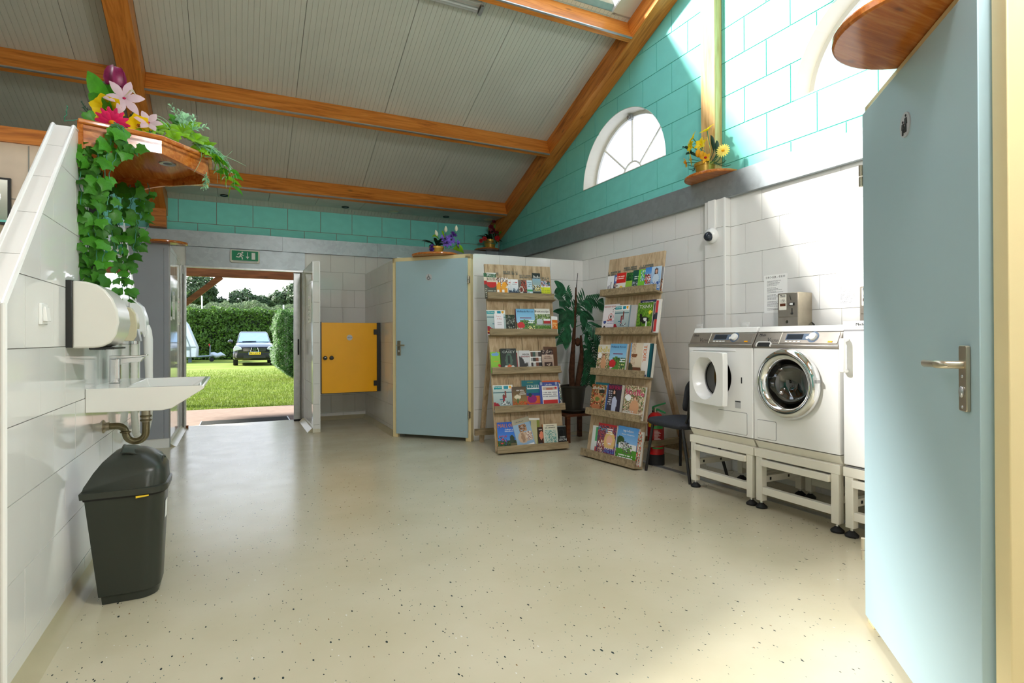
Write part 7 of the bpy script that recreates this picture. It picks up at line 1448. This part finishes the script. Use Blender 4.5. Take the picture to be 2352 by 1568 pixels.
for k, (x, h, w, lb) in enumerate(tr):
    t = thing('far_tree', lb, 'tree', (x, 80, G), group='trees of the far tree line')
    obj('trunk', MB().tube([(x, 80, G), (x+.1, 80, h*.55)], [.28, .16], 8), 'trunk', t)
    def tf(r_):
        a, b = r_.uniform(0, 2*PI), math.acos(r_.uniform(-1, 1)); q = r_.uniform(.55, 1)**.5; rr = w*(1+.28*noise.noise(Vector((math.cos(a)*2+k*5, math.sin(a)*2, b*2)))+.12*noise.noise(Vector((math.cos(a)*5+k*5, b*5, 3))))
        v = Vector((math.sin(b)*math.cos(a), math.sin(b)*math.sin(a), math.cos(b))); return (x+v.x*rr*q, 80+v.y*rr*q, h-w*1.05+v.z*rr*q*1.05), v
    obj('crown', scatter(3400, tf, .19, .6, 20+k), 'tree', t, angle=0, kind='stuff')
    def lf_(r_): z = r_.uniform(1.5, h-w); return (x+r_.uniform(-w, w)*.95, 80+r_.uniform(-1, 1), z), (0, -1, .3)
    obj('lower_leaves', scatter(1500, lf_, .22, .6, 50+k), 'tree', t, angle=0, kind='stuff')
for x, z0, z1, lb in ((-2.44, 0, 4.55, 'thin white pole above the hedge, left of the brace foot'), (3.47, 0, 4.0, 'short white pole end above the hedge near the door frame')):
    o = obj('pole', MB().tube([(x, 50, z0), (x-.05, 50, z1)], .05, 8), 'caravan'); tag(o, lb, 'pole')
# parked car
def car():
    cx, yf = .70, 28.3; t = thing('car', 'dark parked car with a yellow number plate facing the entrance', 'car', (cx, yf+2.1, G))
    def sec(y, z0, z1, w0, w1, n=14):
        """closed cross-section at y: sill z0, top z1, half widths at the sill and at the top"""
        h = z1-z0; P = []
        prof = [(w0*.93, 0), (w0, .12), (w0*1.0, .45), (w0*.985, .62), (w1+.02, .93), (w1*.86, .99), (w1*.45, 1.0)]
        P = [(cx+a, y, z0+b*h) for a, b in prof]+[(cx-a, y, z0+b*h) for a, b in prof[::-1]]
        return P
    body = loft([sec(yf, .42, .80, .70, .62), sec(yf+.10, .22, .86, .84, .70), sec(yf+.45, .18, .96, .885, .74), sec(yf+1.05, .18, 1.04, .89, .76), sec(yf+3.9, .18, 1.06, .89, .78), sec(yf+4.25, .25, .95, .84, .74)])
    obj('body', body, 'carp', t, angle=35)
    def cab(y, z, w): return [(cx-w, y, z), (cx-w*.6, y-.04, z+.0), (cx+w*.6, y-.04, z), (cx+w, y, z)]
    obj('roof', loft([[(cx-.74, yf+1.0, 1.0), (cx+.74, yf+1.0, 1.0), (cx+.78, yf+4.0, 1.02), (cx-.78, yf+4.0, 1.02)], [(cx-.62, yf+1.80, 1.46), (cx+.62, yf+1.80, 1.46), (cx+.62, yf+3.6, 1.48), (cx-.62, yf+3.6, 1.48)], [(cx-.56, yf+1.95, 1.53), (cx+.56, yf+1.95, 1.53), (cx+.56, yf+3.4, 1.55), (cx-.56, yf+3.4, 1.55)]]), 'carp', t, bevel=.03, angle=40)
    nn = Vector((0, -.46, .80)).normalized()
    obj('windscreen', MB().add([(cx-.67, yf+1.035, 1.035), (cx+.67, yf+1.035, 1.035), (cx+.575, yf+1.775, 1.455), (cx-.575, yf+1.775, 1.455)], [(0, 1, 2, 3)], Matrix.Translation((0, -.02, .012))), 'carg', t)
    for s in (-1, 1):
        obj('headlamp', MB().prism([(.50, .70), (.86, .62), (.87, .74), (.80, .88), (.56, .80)], 1, yf-.01, yf+.14, fr((cx, 0, 0), (s, 0, 0), (0, 1, 0), (0, 0, 1))), 'lamp', t, bevel=.02)
        obj('fog_lamp', MB().lathe([(0, 0), (.05, 0), (.06, -.03)], 16, T=fr((cx+s*.68, yf+.04, .40), (1, 0, 0), (0, 0, 1), (0, -1, 0))), 'lamp', t)
        obj('wing_mirror', MB().ball((cx+s*1.0, yf+1.25, 1.06), (.11, .08, .09), 12, 8), 'carp', t)
        for y in (yf+.75, yf+3.35):
            obj('wheel', MB().lathe([(0, -.1), (.2, -.1), (.33, -.1), (.345, -.07), (.345, .07), (.33, .1), (0, .1)], 24, T=fr((cx+s*.78, y, G+.345), (0, 1, 0), (0, 0, 1), (1, 0, 0))), 'tyre', t)
        obj('grille', MB().prism([(.12, .76), (.48, .76), (.50, .72), (.44, .60), (.20, .60)], 1, yf-.035, yf+.02, fr((cx, 0, 0), (s, 0, 0), (0, 1, 0), (0, 0, 1))), 'black', t)
        for k in range(3): obj('grille_bar', MB().box((.17, yf-.045, .625+.045*k), (.47, yf-.03, .643+.045*k), fr((cx, 0, 0), (s, 0, 0), (0, 1, 0), (0, 0, 1))), 'chrome', t)
        obj('grille_trim', MB().tube([(cx+s*.12, yf-.04, .775), (cx+s*.17, yf-.04, .59), (cx, yf-.04, .575)], .016, 8), 'chrome', t)
    obj('badge', MB().lathe([(.055, 0), (.075, .0), (.075, -.015), (.055, -.015)], 24, T=fr((cx, yf-.03, .69), (1, 0, 0), (0, 0, 1), (0, -1, 0))).box((cx-.09, yf-.05, .678), (cx+.09, yf-.035, .702)), 'chrome', t)
    obj('bumper', loft([[(cx-.70, yf-.06, .30), (cx+.70, yf-.06, .30), (cx+.87, yf+.25, .30), (cx-.87, yf+.25, .30)], [(cx-.74, yf-.09, .40), (cx+.74, yf-.09, .40), (cx+.90, yf+.25, .40), (cx-.90, yf+.25, .40)], [(cx-.72, yf-.08, .52), (cx+.72, yf-.08, .52), (cx+.89, yf+.25, .52), (cx-.89, yf+.25, .52)]]), 'rubber', t, bevel=.02)
    obj('air_intake', MB().box((cx-.46, yf-.10, .30), (cx+.46, yf-.085, .43)), 'black', t)
    pl = obj('number_plate', MB().box((cx-.26, yf-.115, .46), (cx+.26, yf-.095, .57)), 'yellowp', t)
    obj('plate_band', MB().box((cx-.26, yf-.117, .46), (cx-.215, yf-.11, .57)), 'bluegrey', pl)
    m_ = MB(); addtext(m_, '95-LTP-9', fr((0, yf-.1165, 0), (1, 0, 0), (0, 0, 1)), cx+.02, .515, w=.42, h=.075, bold=.004); obj('lettering', m_, 'ink', pl)
    obj('wiper', MB().tube([(cx-.5, yf+1.03, 1.06), (cx+.1, yf+1.02, 1.07)], .012, 6), 'black', t)
car()
# caravan and its drawbar
t = thing('caravan', 'white caravan nose at the left of the lawn, cut off by the door jamb', 'caravan', (-3.5, 35, G))
pf = [(-6.4, .22), (-1.97, .22), (-1.95, .75), (-2.05, 1.0), (-2.42, 2.0), (-2.7, 2.35), (-6.4, 2.45)]
obj('body', MB().prism(pf, 1, 34.0, 36.1), 'caravan', t, bevel=.04)
obj('trim_line', MB().box((-6.4, 33.985, .74), (-1.96, 34.0, .78)).box((-6.4, 33.985, .60), (-2.2, 34.0, .73)), 'galv', t); obj('corner_strip', MB().tube([(-2.22, 33.99, .22), (-2.24, 33.99, .78), (-2.64, 33.99, 2.0)], .025, 6), 'galv', t)
obj('side_window', MB().box((-4.6, 33.98, 1.1), (-3.0, 34.0, 1.75)), 'carg', t)
for x in (-2.35, -4.6): obj('steady_leg', MB().box((x, 34.3, G), (x+.16, 34.4, .24)), 'bluegrey', t)
obj('wheel', MB().lathe([(0, -.1), (.30, -.1), (.32, 0), (.30, .1), (0, .1)], 20, T=fr((-4.3, 34.1, .27), (1, 0, 0), (0, 0, 1), (0, 1, 0))), 'tyre', t)
obj('drawbar', MB().tube([(-2.3, 34.6, .22), (-.9, 35.0, .27)], .05, 8), 'galv', t); obj('jockey_wheel', MB().lathe([(0, -.04), (.11, -.04), (.12, 0), (.11, .04), (0, .04)], 18, T=fr((-1.27, 34.9, .07), (1, 0, 0), (0, 0, 1), (0, 1, 0))), 'tyre', t)
obj('jockey_post', MB().tube([(-1.36, 34.9, .06), (-1.34, 34.9, .85)], .03, 8), 'galv', t); obj('jockey_handle', MB().tube([(-1.34, 34.9, .72), (-1.40, 34.9, .92)], [.02, .04], 8), 'red', t)
o = obj('hitch_cover', MB().ball((-1.0, 34.95, .30), (.42, .16, .13), 14, 8), 'canvas', t)
for v in o.data.vertices: v.co += Vector((.03*math.sin(v.co.z*30), 0, .05*math.sin(v.co.x*14)+.03*math.sin(v.co.x*37)))
# neighbouring hedge on the left and the outer wall, so that the view stays closed from the side
struct('wall_outer_far', MB().box((-8.2, 8.62, 0), (-.62, 8.66, 2.9)).box((2.2, 8.62, 0), (4.3, 8.66, 2.9)), 'mint')
